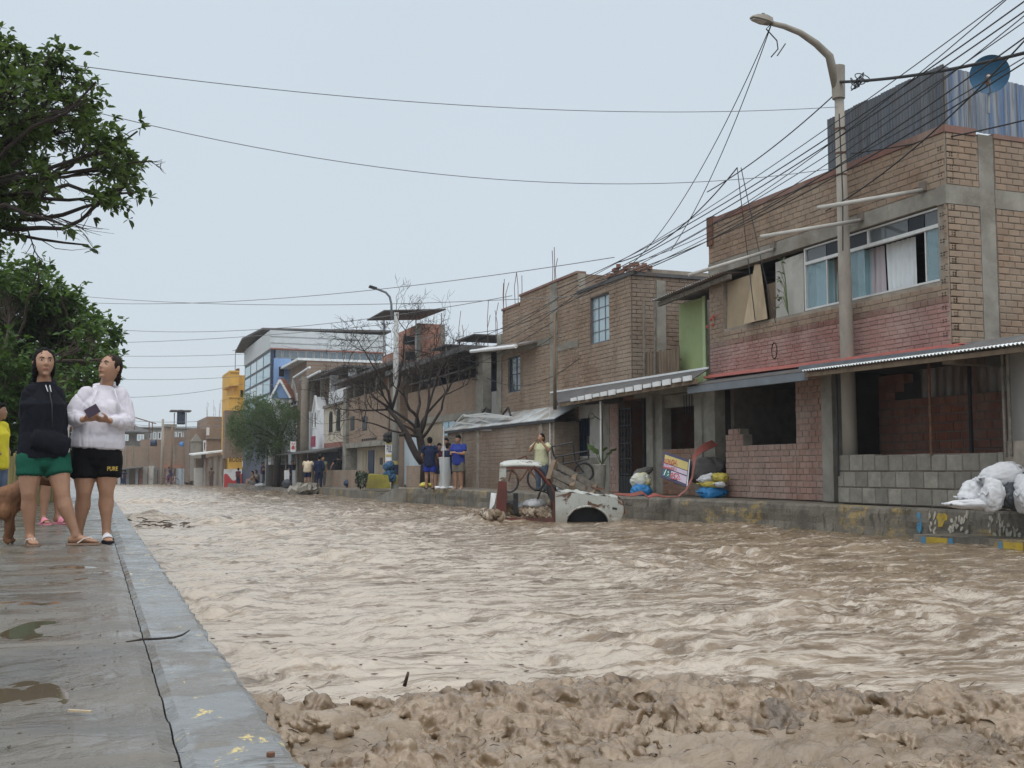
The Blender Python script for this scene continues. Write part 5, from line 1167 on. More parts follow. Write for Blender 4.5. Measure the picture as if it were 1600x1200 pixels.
for i, (F_, x0, x1, y0, y1, lab, m) in enumerate(((Face('y', 66.0), 455.5, 463.5, 690, 706, 'red and white shop sign above the sagging roof', 'red_flat'), (Face('x', 11.9), 487, 493, 681, 698, 'maroon sign on the side of the white house', 'maroon'))):
    r_ = F_.rect(x0, x1, y0, y1); sg = thing('shop_sign', lab, 'sign', F_.p(r_[0], r_[2])); slabbox(sg, F_, *r_, -.05, 0, 'white' if i == 0 else m, 'board')
    slabbox(sg, F_, r_[0] + .06, r_[1] - .06, r_[2] + .15, r_[3] - .06, .0, .012, m, 'face')
    if i == 0: text('A', F_, (r_[0] + r_[1]) / 2, (r_[2] + r_[3]) / 2 + .1, .4, 'white', sg, d=.03)
# ================================================================ PEOPLE AND THE DOG
V3 = Vector
def skin_mat(name, c):
    t = NT(name); t.col(t.mix(t.ramp(t.noise(9, 4), [(.35, 0.0), (.7, 1.0)]), sh(c, .86), sh(c, 1.08))); t.rough(.48)
    t.b.inputs['Subsurface Weight'].default_value = .08; t.b.inputs['Subsurface Radius'].default_value = (.012, .005, .003); t.bump(t.noise(90, 3), .08, .003); return t.m
M['skin'] = skin_mat('skin', (.355, .195, .122)); M['skin_dark'] = skin_mat('skin_tan', (.27, .15, .095)); M['skin_pale'] = skin_mat('skin_pale', (.46, .29, .21))
M['lips'] = mat('lips', (.27, .09, .075), .45, .1, 9, 0); M['eye_white'] = mat('eye_white', (.6, .57, .54), .2, .02, 5, 0); M['hair'] = mat('hair', (.007, .006, .006), .7, .4, 30, .3, 120, spec=.12); M['hair_brown'] = mat('hair_brown', (.018, .011, .008), .6, .4, 30, .3, 120, spec=.15)
CL = {}
def cloth(c, rough=.9, var=.12):
    k_ = tuple(round(q, 3) for q in c)
    if k_ not in CL: CL[k_] = mat('cloth_%d' % len(CL), c, rough, var, 7, .25, 90, spec=.15)
    return CL[k_]
def loft(mb, pts, rad, side, n=14):
    """closed tube through pts with elliptical sections (ra along side, rb across); ends rounded"""
    pts = [V3(p) for p in pts]; rings = []
    for i, p in enumerate(pts):
        d = (pts[min(i + 1, len(pts) - 1)] - pts[max(i - 1, 0)]).normalized()
        s_ = V3(side[i] if hasattr(side[0], '__len__') else side); a = (s_ - d * s_.dot(d)).normalized(); b = d.cross(a)
        ra, rb = rad[i] if hasattr(rad[i], '__len__') else (rad[i], rad[i])
        rings.append([p + a * ra * math.cos(2 * math.pi * k / n) + b * rb * math.sin(2 * math.pi * k / n) for k in range(n)])
    d0, d1 = (pts[0] - pts[1]).normalized(), (pts[-1] - pts[-2]).normalized()
    r0 = min(rad[0]) if hasattr(rad[0], '__len__') else rad[0]; r1 = min(rad[-1]) if hasattr(rad[-1], '__len__') else rad[-1]
    vs = [q for r_ in rings for q in r_]; m = len(vs); vs += [pts[0] + d0 * r0 * .6, pts[-1] + d1 * r1 * .6]
    fs = [(i * n + k, i * n + (k + 1) % n, (i + 1) * n + (k + 1) % n, (i + 1) * n + k) for i in range(len(pts) - 1) for k in range(n)]
    L = (len(pts) - 1) * n
    fs += [((k + 1) % n, k, m) for k in range(n)] + [(L + k, L + (k + 1) % n, m + 1) for k in range(n)]
    return mb.add(vs, fs)
def fuse(mb, name, material, parent, voxel, smooth=2, wrinkle=0.0, wscale=16, label=None, kindprops=None):
    """one continuous skin round everything in mb"""
    me = mb.mesh('tmp'); bm = bmesh.new(); bm.from_mesh(me); bmesh.ops.recalc_face_normals(bm, faces=bm.faces); bm.to_mesh(me); bm.free()
    t = bpy.data.objects.new('tmp', me); COL.objects.link(t)
    md = t.modifiers.new('r', 'REMESH'); md.mode = 'VOXEL'; md.voxel_size = voxel; md.use_smooth_shade = True
    if smooth: sm = t.modifiers.new('s', 'SMOOTH'); sm.factor = .5; sm.iterations = smooth
    dg = bpy.context.evaluated_depsgraph_get(); out = bpy.data.meshes.new_from_object(t.evaluated_get(dg)); bpy.data.objects.remove(t); bpy.data.meshes.remove(me)
    if wrinkle and len(out.vertices):
        n = len(out.vertices); co = np.empty(n * 3); out.vertices.foreach_get('co', co); co = co.reshape(-1, 3)
        no = np.empty(n * 3); out.vertices.foreach_get('normal', no); no = no.reshape(-1, 3)
        q = co * np.array([wscale, wscale, wscale * .55]); w1 = pn3(q * .55, 58); a1, a2 = pn3(q * .8 + w1[:, None] * .6, 61), pn3(q * 1.7 + 3 + w1[:, None], 66); h = .55 - 1.5 * np.exp(-(a1 / .13) ** 2) - .7 * np.exp(-(a2 / .12) ** 2) + .5 * a1 + .25 * pn3(q * 2.6, 64)
        out.vertices.foreach_set('co', (co + no * (wrinkle * h)[:, None]).reshape(-1))
    out.polygons.foreach_set('use_smooth', [True] * len(out.polygons)); out.materials.clear(); out.materials.append(material)
    o = link(name, out, parent); WLOC[o.name] = V3((0, 0, 0))
    if label: o['label'] = label
    return o
def head_verts(hs, chin=0.0):
    mb = MB(); n, m = 28, 20; V, Fc = [], []
    for i in range(m + 1):
        t = math.pi * i / m
        for k in range(n):
            a = 2 * math.pi * k / n; x, y, z = math.sin(t) * math.cos(a), math.sin(t) * math.sin(a), -math.cos(t)
            X, Y, Z = .073 * x, .095 * y, .112 * z
            if z < 0:
                q = (-z) ** 1.6; X *= 1 - .30 * q
                if y < 0: Y = Y * (1 + .05 * q) - .012 * q
                else: Y *= 1 - .35 * q
            if y < 0: X *= 1 + .05 * (-y)
            for ex in (-.031, .031): Y += .011 * math.exp(-((X - ex) / .017) ** 2 - ((Z - .016) / .013) ** 2) * (1 if y < 0 else 0)
            if y < 0: Y -= .005 * math.exp(-((Z - .034) / .010) ** 2) * math.exp(-(X / .05) ** 4)
            if y < 0: Y -= .004 * math.exp(-((abs(X) - .045) / .02) ** 2 - ((Z + .018) / .022) ** 2)
            V.append((X, Y, Z))
    for i in range(m):
        for k in range(n): Fc.append((i * n + k, i * n + (k + 1) % n, (i + 1) * n + (k + 1) % n, (i + 1) * n + k))
    mb.add(V, Fc)
    loft(mb, [(0, -.082, .026), (0, -.099, .002), (0, -.110, -.016), (0, -.104, -.026)], [.008, .0095, .0135, .009], (1, 0, 0), 8)
    for sx in (-1, 1): mb.ball((sx * .011, -.098, -.021), (.009, .010, .008), 8, 6)
    mb.ball((0, -.092, -.047), (.024, .011, .0065), 10, 6); mb.ball((0, -.090, -.058), (.021, .011, .0075), 10, 6); mb.ball((0, -.078, -.088), (.023, .019, .018), 10, 6)
    for sx in (-1, 1): mb.ball((sx * .075, .012, .002), (.010, .020, .031), 8, 8)
    mb.v = [tuple(q * hs for q in v) for v in mb.v]; return mb
def hand(mb, wr, direction, palm_n, s=1.0, curl=.5, thumb=1):
    """palm and five bent fingers; s = 1 for a hand 17 cm long"""
    d = V3(direction).normalized(); nrm = V3(palm_n); nrm = (nrm - d * nrm.dot(d)).normalized(); side = d.cross(nrm) * thumb
    w_ = V3(wr); loft(mb, [w_, w_ + d * .03 * s, w_ + d * .065 * s, w_ + d * .085 * s], [(.021 * s, .016 * s), (.031 * s, .015 * s), (.038 * s, .013 * s), (.037 * s, .011 * s)], side, 10)
    for j, (off, ln) in enumerate(((.028, .066), (.010, .074), (-.009, .069), (-.027, .054))):
        p = w_ + d * .078 * s + side * off * s; q = [p]; dd = d.copy()
        for k in range(3): dd = (dd * math.cos(curl * (.6 + .2 * k)) + nrm * math.sin(curl * (.6 + .2 * k))).normalized(); q.append(q[-1] + dd * ln * s * (.45, .3, .25)[k])
        loft(mb, q, [.0092 * s, .0088 * s, .008 * s, .0068 * s], side, 7)
    p = w_ + d * .025 * s + side * .026 * s; q = [p, p + (d * .6 + side * .75 + nrm * .2).normalized() * .033 * s]; q.append(q[-1] + (d * .85 + side * .2 + nrm * .45).normalized() * .028 * s); q.append(q[-1] + (d * .9 + nrm * .4).normalized() * .022 * s)
    loft(mb, q, [.012 * s, .011 * s, .0095 * s, .0075 * s], nrm, 7)
def foot(mb, ank, direction, s=1.0):
    d = V3((direction[0], direction[1], 0)).normalized(); side = V3((-d.y, d.x, 0)); g = V3((ank[0], ank[1], 0))
    st = [(-.055, .030, .022, .024), (-.03, .038, .030, .034), (.02, .042, .032, .036), (.07, .034, .036, .030), (.115, .024, .042, .020), (.155, .017, .040, .013), (.178, .013, .026, .010)]
    loft(mb, [g + d * a * s + V3((0, 0, z * s)) for a, z, _, _ in st], [(ra * s, rb * s) for _, _, ra, rb in st], side, 12)
    for j in range(5): q = g + d * (.172 - .010 * j * (1 if j else .4)) * s + side * (.026 - .013 * j) * s + V3((0, 0, .012 * s)); mb.ball(q, .0095 * s if j else .0125 * s, 7, 5)
def sandal(parent, ank, direction, s, sole, strap, kind='thong', name='sandal'):
    d = V3((direction[0], direction[1], 0)).normalized(); side = V3((-d.y, d.x, 0)); g = V3((ank[0], ank[1], 0)); out = []
    for a, w_ in ((-.075, .022), (-.06, .034), (0, .036), (.06, .036), (.12, .046), (.165, .044), (.195, .025)): out.append((a, w_))
    poly = [g + d * a * s + side * w_ * s for a, w_ in out] + [g + d * a * s - side * w_ * s for a, w_ in reversed(out)]
    o = MB().prism([p + V3((0, 0, -.012 * s)) for p in poly], (0, 0, .017 * s)).build(name, sole, parent, local=True)
    mb = MB()
    if kind == 'thong':
        tip = g + d * .135 * s + V3((0, 0, .012 * s)); top = g + d * .115 * s + V3((0, 0, .048 * s))
        for sg in (-1, 1): mb.tube([tip, top + side * sg * .012 * s, g + d * .07 * s + side * sg * .040 * s + V3((0, 0, .040 * s)), g + d * .02 * s + side * sg * .040 * s + V3((0, 0, .004))], .0065 * s, 6)
    else:
        pts = []
        for j in range(9): a = math.pi * j / 8; pts.append((math.cos(a), math.sin(a)))
        A_ = [g + d * .045 * s + side * c_ * .046 * s + V3((0, 0, (.008 + .066 * s_) * s)) for c_, s_ in pts]; B_ = [g + d * .125 * s + side * c_ * .052 * s + V3((0, 0, (.006 + .040 * s_) * s)) for c_, s_ in pts]
        mb.add(A_ + B_, [(j, j + 1, j + 10, j + 9) for j in range(8)])
    mb.build('strap', strap, o, local=True)
    return o
def lerp_path(pts, ts):
    pts = [V3(p) for p in pts]; out = []
    for t in ts:
        x = t * (len(pts) - 1); i = min(int(x), len(pts) - 2); out.append(pts[i].lerp(pts[i + 1], x - i))
    return out
DEF = dict(neck=(0, .012, .838), head=(0, -.010, .930), chest=(0, .0, .735), waist=(0, .004, .625), pelvis=(0, .004, .525),
           shL=(-.108, .01, .808), elL=(-.145, .03, .64), wrL=(-.145, -.025, .50), shR=(.108, .01, .808), elR=(.145, .03, .64), wrR=(.145, -.025, .50),
           hipL=(-.052, 0, .515), knL=(-.058, -.012, .285), anL=(-.06, .015, .045), hipR=(.052, 0, .515), knR=(.058, -.012, .285), anR=(.06, .015, .045),
           ftL=(-.25, -1), ftR=(.25, -1), hdL=(0, -.2, -1), hdR=(0, -.2, -1), pnL=(1, -.2, 0), pnR=(-1, -.2, 0), hyaw=0, hpitch=0, tyaw=0, curl=.45)
def person(label, loc, H, yaw=0, J=None, top=None, bottom=None, shoes=None, hair='short', hairm='hair', skin='skin', voxel=.016, fat=1.0, sleeve=.45, leg=.5, hem=.49, tpad=.018, metres=False, group=None, prints=None, wr=.006, category='person', face=True, topname='shirt', botname='shorts', twid=1.0, sat=None):
    j = dict(DEF); sc = 1.0 if metres else H; s_ = H / 1.6
    j = {k: (V3(v) * H if hasattr(v, '__len__') and len(v) == 3 and k[:2] not in ('hd', 'pn') else v) for k, v in j.items()}
    for k, v in (J or {}).items(): j[k] = V3(v) * sc if hasattr(v, '__len__') and len(v) == 3 and k[:2] not in ('hd', 'pn') else v
    ty = R(j['tyaw']); ax = V3((math.cos(ty), math.sin(ty), 0))
    hipax = (j['hipR'] - j['hipL']); hipax.z = 0; hipax = hipax.normalized()
    body = MB(); f = fat
    sp_pts = [j['pelvis'] - V3((0, 0, .05 * H)), j['pelvis'], j['pelvis'].lerp(j['waist'], .5), j['waist'], j['chest'], j['chest'].lerp(j['neck'], .38), j['chest'].lerp(j['neck'], .70), j['neck'], j['neck'].lerp(j['head'], .55)]
    wshr = (j['shR'] - j['shL']).length / 2
    sp_rad = [(.085 * f * H, .065 * f * H), (.098 * f * H, .072 * f * H), (.092 * f * H, .068 * f * H), (.083 * f * H, .062 * f * H), (.094 * f * H, .068 * f * H), (max(.075 * H, wshr * .76), .052 * H), (.044 * H, .042 * H), (.036 * H, .038 * H), (.033 * H, .035 * H)]
    sd = [hipax] * 3 + [(hipax + ax) / 2] + [ax] * 5
    loft(body, sp_pts, sp_rad, sd)
    legs, arms = {}, {}
    for q in 'LR':
        hp, kn, an = j['hip' + q], j['kn' + q], j['an' + q]
        fw = V3((j['ft' + q][0], j['ft' + q][1], 0)).normalized(); bk = -fw * .010 * H
        P_ = [hp + V3((0, 0, .01)), hp.lerp(kn, .35), hp.lerp(kn, .72), kn, kn.lerp(an, .14) + bk * .4, kn.lerp(an, .33) + bk, kn.lerp(an, .62) + bk * .4, kn.lerp(an, .9), an - V3((0, 0, .01))]
        r_ = [.055 * f, .054 * f, .044 * f, .0365 * (f + 1) / 2, .034 * (f + 1) / 2, .0375 * (f + 1) / 2, .029, .0225, .024]
        loft(body, P_, [x * H for x in r_], hipax, 12); foot(body, an, j['ft' + q], s_ * .97); legs[q] = (P_, r_)
        a, e, w_ = j['sh' + q], j['el' + q], j['wr' + q]
        A_ = [a + (j['neck'] - a) * .22 - V3((0, 0, .020 * H)), a - V3((0, 0, .008 * H)), a.lerp(e, .4), a.lerp(e, .85), e, e.lerp(w_, .3), e.lerp(w_, .75), w_]; ar = [.012, .029 * f, .030 * f, .0255 * f, .0245 * f, .0255 * f, .019, .0165]
        loft(body, A_, [x * H for x in ar], (0, 1, 0), 10); arms[q] = (A_, ar)
        hand(body, w_, j['hd' + q], j['pn' + q], s_ * .98, j['curl'], 1 if q == 'L' else -1)
    hr = Matrix.Rotation(R(j['hyaw']), 3, 'Z') @ Matrix.Rotation(R(j['hpitch']), 3, 'X'); hc = j['head']; hs = s_ * 1.06
    hv = head_verts(hs); body.add([hr @ V3(v) + hc for v in hv.v], hv.f)
    p = fuse(body, 'person', M[skin], None, voxel, 1 if voxel < .012 else 1)
    tag(p, label, category, group)
    if face and voxel < .012:
        for sx in (-1, 1):
            eb = MB(); eb.ball((0, 0, 0), (.0115 * hs, .008 * hs, .0042 * hs), 10, 6); off = hr @ V3((sx * .031 * hs, -.0795 * hs, .016 * hs)) + hc
            eb.v = [tuple(hr @ V3(v) + off) for v in eb.v]; eo = eb.build('eye', M['eye_white'], p, True, local=True)
            ib = MB(); ib.ball((0, 0, 0), (.0052 * hs, .003 * hs, .0050 * hs), 8, 6); off = hr @ V3((sx * .031 * hs, -.0865 * hs, .016 * hs)) + hc; ib.v = [tuple(hr @ V3(v) + off) for v in ib.v]; ib.build('iris', M['hair'], eo, True, local=True)
            br = MB(); br.tube([hr @ (V3(q) * hs) + hc for q in ((sx * .014, -.0925, .033), (sx * .030, -.0915, .0385), (sx * .047, -.080, .034))], [.0028 * hs, .0038 * hs, .002 * hs], 6); br.build('eyebrow', M['hair'], p, True, local=True)
        lb = MB(); lb.tube([hr @ (V3(q) * hs) + hc for q in ((-.021, -.096, -.053), (-.01, -.1025, -.0515), (0, -.1032, -.052), (.01, -.1025, -.0515), (.021, -.096, -.053))], [.0015 * hs, .0055 * hs, .0062 * hs, .0055 * hs, .0015 * hs], 6); lb.build('mouth', M['lips'], p, True, local=True)
    # hair
    hb = MB(); T = lambda v: hr @ (V3(v) * hs) + hc
    def hball(c_, r_): b_ = MB(); b_.ball((0, 0, 0), [q * hs for q in r_], 16, 12); hb.add([hr @ V3(v) + T(c_) for v in b_.v], b_.f)
    if hair == 'short': hball((0, .016, .032), (.081, .094, .094)); hball((0, .045, -.01), (.072, .062, .075)); hball((0, -.045, .082), (.055, .04, .030))
    elif hair == 'long': hball((0, .018, .024), (.084, .097, .104)); hball((0, .055, -.05), (.082, .055, .12)); hball((-.062, .0, -.02), (.022, .05, .085)); hball((.062, .0, -.02), (.022, .05, .085)); loft(hb, [T((0, .07, -.05)), T((0, .085, -.15)), T((0, .09, -.26)), T((0, .09, -.34))], [(.075 * hs, .03 * hs), (.07 * hs, .03 * hs), (.05 * hs, .025 * hs), (.025 * hs, .015 * hs)], hr @ V3((1, 0, 0)))
    elif hair == 'bun': hball((0, .017, .026), (.080, .094, .099)); hball((0, .055, -.005), (.066, .055, .07)); hball((0, .098, -.045), (.038, .034, .036)); loft(hb, [T((0, .10, -.05)), T((.01, .11, -.09)), T((.01, .105, -.12))], [.022 * hs, .016 * hs, .006 * hs], (1, 0, 0))
    if hair: fuse(hb, 'hair', M[hairm], p, max(.006, voxel * .8), 1, .004 * hs if voxel < .012 else .002, 30)
    # clothes
    if bottom is not None:
        b = MB(); pts = [j['pelvis'] - V3((0, 0, .03 * H)), j['pelvis'], j['pelvis'].lerp(j['waist'], .45)]
        loft(b, pts, [(.096 * f * H + .012, .072 * f * H + .014), (.100 * f * H + .014, .074 * f * H + .014), (.090 * f * H + .014, .068 * f * H + .012)], hipax)
        for q in 'LR':
            P_, r_ = legs[q]; tl = lerp_path(P_, [0, .1, .2, .3, .375][:5] if leg <= .5 else [0, .15, .3, .45, .6, .75, .88, .96]); n_ = len(tl)
            hp, kn, an = j['hip' + q], j['kn' + q], j['an' + q]
            if leg <= 1.0:
                pts = [hp.lerp(kn, x * leg) for x in (0, .3, .6, .85, 1.0)]; rr = [.058 * f * H + .008, .058 * f * H + .012, .053 * f * H + .016, .050 * f * H + .02, .049 * f * H + .021]
            else: pts = [hp, hp.lerp(kn, .4), hp.lerp(kn, .8), kn.lerp(an, .0), kn.lerp(an, .4), kn.lerp(an, .8), kn.lerp(an, .98)]; rr = [.058 * f * H + .008, .056 * f * H + .012, .047 * f * H + .014, .042 * H + .012, .040 * H + .012, .034 * H + .012, .034 * H + .012]
            loft(b, pts, rr, hipax, 12)
        cz = (j['hipL'] + j['hipR']) / 2; b.ball(cz - V3((0, 0, .035 * H)), (.06 * f * H, .068 * f * H + .012, .055 * H), 12, 8)
        fuse(b, botname, bottom, p, voxel, 1, wr * .5, 12)
    if top is not None:
        t = MB(); hemz = hem * H; lo = j['pelvis'].lerp(j['waist'], (hemz - j['pelvis'].z) / max(.01, (j['waist'].z - j['pelvis'].z)))
        pts = [lo, lo.lerp(j['waist'], .35), j['waist'].lerp(lo, .15), j['waist'].lerp(j['chest'], .5), j['chest'], j['chest'].lerp(j['neck'], .40), j['chest'].lerp(j['neck'], .78), j['neck'] + V3((0, -.002, .004 * H))]
        k_ = twid; rr = [(.100 * f * H * k_ + tpad, .076 * f * H * k_ + tpad), (.100 * f * H * k_ + tpad * 1.3, .078 * f * H * k_ + tpad * 1.3), (.096 * f * H * k_ + tpad, .075 * f * H * k_ + tpad), (.094 * f * H * k_ + tpad, .074 * f * H * k_ + tpad), (.098 * f * H + tpad, .073 * f * H + tpad), (max(.078 * H, wshr * .82) + tpad * .5, .058 * H + tpad * .7), (max(.055 * H, wshr * .50), .050 * H), (.040 * H, .042 * H)]
        loft(t, pts, rr, [hipax] * 3 + [ax] * 5)
        for q in 'LR':
            A_, ar = arms[q]; a, e, w_ = j['sh' + q], j['el' + q], j['wr' + q]
            if sleeve <= 0: continue
            t.ball(a + (j['neck'] - a) * .06, (.033 * f * H + .005,) * 3, 12, 8)
            if sleeve <= 1: P_ = [A_[0], a, a.lerp(e, sleeve * .5), a.lerp(e, sleeve)]; r_ = [.040 * H, .040 * f * H + tpad * .6, .036 * f * H + tpad, .036 * f * H + tpad * 1.2]
            else: x = sleeve - 1; P_ = [A_[0], a - V3((0, 0, .010 * H)), a.lerp(e, .4), a.lerp(e, .85), e, e.lerp(w_, .3 * x), e.lerp(w_, .7 * x), e.lerp(w_, x)]; r_ = [.030 * H, .036 * f * H + tpad * .3, .035 * f * H + tpad * .7, .032 * f * H + tpad, .031 * f * H + tpad, .030 * f * H + tpad * .9, .025 * H + tpad * .7, .021 * H + tpad * .5]
            loft(t, P_, r_, (0, 1, 0), 12)
        if prints: prints(t, j, ax)
        to = fuse(t, topname, top, p, voxel, 1, wr, 9); p_top = to
    if shoes:
        for q in 'LR':
            if shoes[0] == 'shoe':
                b = MB(); an = j['an' + q]; foot(b, an, j['ft' + q], s_ * 1.12); fuse(b, 'shoe', shoes[1], p, max(.01, voxel * .7), 1)
            else: sandal(p, j['an' + q], j['ft' + q], s_, shoes[1], shoes[2], shoes[0])
    lx, ly = loc[0], loc[1]
    p.location = loc; p.rotation_euler.z = -math.atan2(lx, ly) + R(yaw)
    p['_j'] = 0; del p['_j']
    return p, j
def local_part(p, mb, name, m, smooth=True): return mb.build(name, m, p, smooth, local=True)
# ---------------- the two women in front
sA = .00513
def a_(px, py, y=0.0): return V3(((px - 75) * sA, y, (850 - py) * sA))
JA = dict(head=a_(60.5, 567, -.02), neck=a_(61, 598, .02), chest=a_(62, 632, .01), waist=a_(63, 668, .02), pelvis=a_(63, 708, .02), shL=a_(43, 613, -.02), shR=a_(80, 614, .05), elL=a_(40, 656, .03), elR=a_(85, 664, .06),
          wrL=a_(53, 684, -.10), wrR=a_(82, 688, -.09), hdL=(.8, .1, -.3), hdR=(-.7, -.1, -.3), pnL=(0, .4, 1), pnR=(0, .4, 1), hipL=a_(46, 712, 0), hipR=a_(81, 712, .03), knL=a_(45, 771, -.03), knR=a_(93, 769, -.04), anL=a_(49, 838, .02), anR=a_(115, 837, -.05),
          ftL=(.22, -1), ftR=(1, -.22), tyaw=22, hyaw=9, hpitch=-2)
def pocketA(t, j, ax):
    c = j['waist'].lerp(j['pelvis'], .55); fwd = V3((ax.y, -ax.x, 0))
    loft(t, [c + fwd * .12 - ax * .13 + V3((0, 0, .02)), c + fwd * .145 - V3((0, 0, .01)), c + fwd * .13 + ax * .14 - V3((0, 0, .05))], [(.045, .07), (.045, .095), (.05, .085)], fwd, 14)
    n = j['neck']; pts = [n + V3((math.cos(q) * .078, .03 - math.sin(q) * .075, -.030 + .05 * (.5 - .5 * math.sin(q)))) for q in np.linspace(-.9, math.pi + .9, 16)]
    loft(t, pts, [.021] * 16, (0, 0, 1), 10)
    loft(t, [n + V3((0, .09, .03)), n + V3((0, .13, -.06)), n + V3((0, .12, -.14))], [(.10, .04), (.09, .045), (.04, .03)], (1, 0, 0))
M['hood_black'] = cloth((.010, .011, .016)); M['shorts_green'] = cloth((.012, .085, .055)); M['hood_white'] = cloth((.60, .575, .625)); M['shorts_black'] = cloth((.006, .006, .007))
M['sole_tan'] = cloth((.25, .17, .12)); M['sole_black'] = cloth((.015, .015, .02)); M['strap_pale'] = cloth((.55, .45, .40)); M['strap_white'] = cloth((.62, .62, .64)); M['pink'] = cloth((.68, .26, .33))
gA = on_z(75, 852, 0)
WA, jA = person('young woman in black hooded jacket and green shorts looking at the camera', (gA.x, gA.y, .012), 1.58, 0, JA, M['hood_black'], M['shorts_green'], ('thong', M['sole_tan'], M['strap_pale']), 'long', 'hair', 'skin', .0085, 1.12, 1.97, .52, .435, .014, True, prints=pocketA, wr=.0045, topname='hoodie', twid=1.0)
WA.location.y += 0
for sx in (-1, 1): local_part(WA, MB().tube([JA['neck'] + V3((.03 + sx * .015, -.085, -.02)), JA['neck'] + V3((.045 + sx * .012, -.125, -.075))], .004, 6), 'drawstring', M['strap_white'])
mz = MB(); mz.tube([V3(v) for v in [JA['neck'] + V3((.035, -.10, -.03)), JA['chest'] + V3((.06, -.145, 0)), JA['waist'] + V3((.065, -.165, 0))]], .005, 5); local_part(WA, mz, 'zip', M['black'])
sB = .00527
def b_(px, py, y=0.0): return V3(((px - 150) * sB, y, (847 - py) * sB))
JB = dict(head=b_(163, 573, -.01), neck=b_(158, 603, .02), chest=b_(153, 636, .0), waist=b_(149, 672, .01), pelvis=b_(147, 708, .01), shL=b_(128, 615, .0), shR=b_(181, 614, .02), elL=b_(110, 653, -.04), elR=b_(191, 658, -.02), wrL=b_(126, 657, -.23), wrR=b_(164, 658, -.22),
          hdL=(1, -.3, .12), hdR=(-1, -.35, .1), pnL=(.25, .5, .8), pnR=(-.25, .5, .8), hipL=b_(131, 712, 0), hipR=b_(164, 712, 0), knL=b_(130, 769, -.03), knR=b_(163, 766, -.03), anL=b_(124, 836, .05), anR=b_(165, 836, .0), ftL=(-.25, -1), ftR=(.12, -1), tyaw=-6, hyaw=-42, hpitch=-13, curl=.75)
def hoodB(t, j, ax):
    n = j['neck']; pts = [n + V3((math.cos(q) * .088, .03 - math.sin(q) * .085, -.036 + .055 * (.5 - .5 * math.sin(q)))) for q in np.linspace(-.9, math.pi + .9, 16)]
    loft(t, pts, [.022] * 16, (0, 0, 1), 10); loft(t, [n + V3((0, .10, .03)), n + V3((0, .14, -.06)), n + V3((0, .13, -.14))], [(.11, .04), (.10, .045), (.05, .03)], (1, 0, 0))
    for sx in (-1, 1): t.ball(j['chest'] + V3((sx * .07, -.10, -.01)), (.075, .06, .075), 14, 10)
    t.ball(j['waist'] + V3((0, -.05, -.02)), (.15, .12, .11), 16, 12)
gB = on_z(150, 848, 0)
WB, jB = person('woman in white hooded sweatshirt and black shorts holding a phone and looking up', (gB.x, gB.y, .012), 1.55, 0, JB, M['hood_white'], M['shorts_black'], ('slide', M['sole_black'], M['strap_white']), 'bun', 'hair_brown', 'skin', .0085, 1.22, 1.9, .60, .50, .015, True, prints=hoodB, wr=.0045, topname='hoodie', twid=1.05)
for sx, dz in ((-1, -.19), (1, -.21)): local_part(WB, MB().tube([JB['neck'] + V3((sx * .065, -.085, -.02)), JB['neck'] + V3((sx * .095, -.165, -.12)), JB['neck'] + V3((sx * .10, -.175, dz - .02))], .0055, 6), 'drawstring', M['strap_white'])
def place_on(p, v): return p.location + Matrix.Rotation(p.rotation_euler.z, 3, 'Z') @ V3(v)
ph = MB(); c = b_(139, 646, -.335); ph.bar(c + V3((-.045, 0, -.02)), c + V3((.045, -.01, .035)), .012, .075)
ph.v = [tuple(place_on(WB, v)) for v in ph.v]
tag(ph.build('phone', mat('phone_case', (.045, .025, .045), .3, .1, 5, 0)), 'dark phone held in both hands by the woman in the white sweatshirt', 'phone')
def text_local(s, parent, loc, h, m, rz=0, w=None):
    u = V3((math.cos(R(rz)), math.sin(R(rz)), 0)); n = V3((u.y, -u.x, 0))
    class Q: pass
    o = text(s, (u, n), V3(loc), 0, h, m, None, w=w); o.parent = parent; return o
text_local('PURE', WB, b_(171, 733, -.165), .05, 'yellow_print', 24, .09)
# ---------------- others on the left bank
gk = on_z(-10, 812, 0)
person('child in a yellow T-shirt and blue jeans standing with hands on hips', (gk.x, gk.y, 0), 1.42, 60, dict(elR=(.23, .06, .66), wrR=(.12, -.05, .57), hdR=(-.8, -.5, -.1), elL=(-.23, .06, .66), wrL=(-.12, -.05, .57), hdL=(.8, -.5, -.1), hyaw=10), cloth((.72, .62, .05)), cloth((.12, .16, .24)), ('thong', M['sole_tan'], M['strap_pale']), 'short', 'hair', 'skin', .014, 1.1, .55, 1.9, .44, .02, botname='jeans')
gp = on_z(80, 819, 0)
person('person in pink slippers half hidden behind the young woman in black', (gp.x, gp.y, .012), 1.52, 35, dict(elL=(-.16, -.04, .66), wrL=(-.1, -.16, .68), elR=(.16, -.04, .66), wrR=(.1, -.16, .68)), cloth((.6, .6, .62)), cloth((.03, .03, .035)), ('slide', M['pink'], M['pink']), 'long', 'hair', 'skin', .014, 1.05, .5, .55, .5, .02)
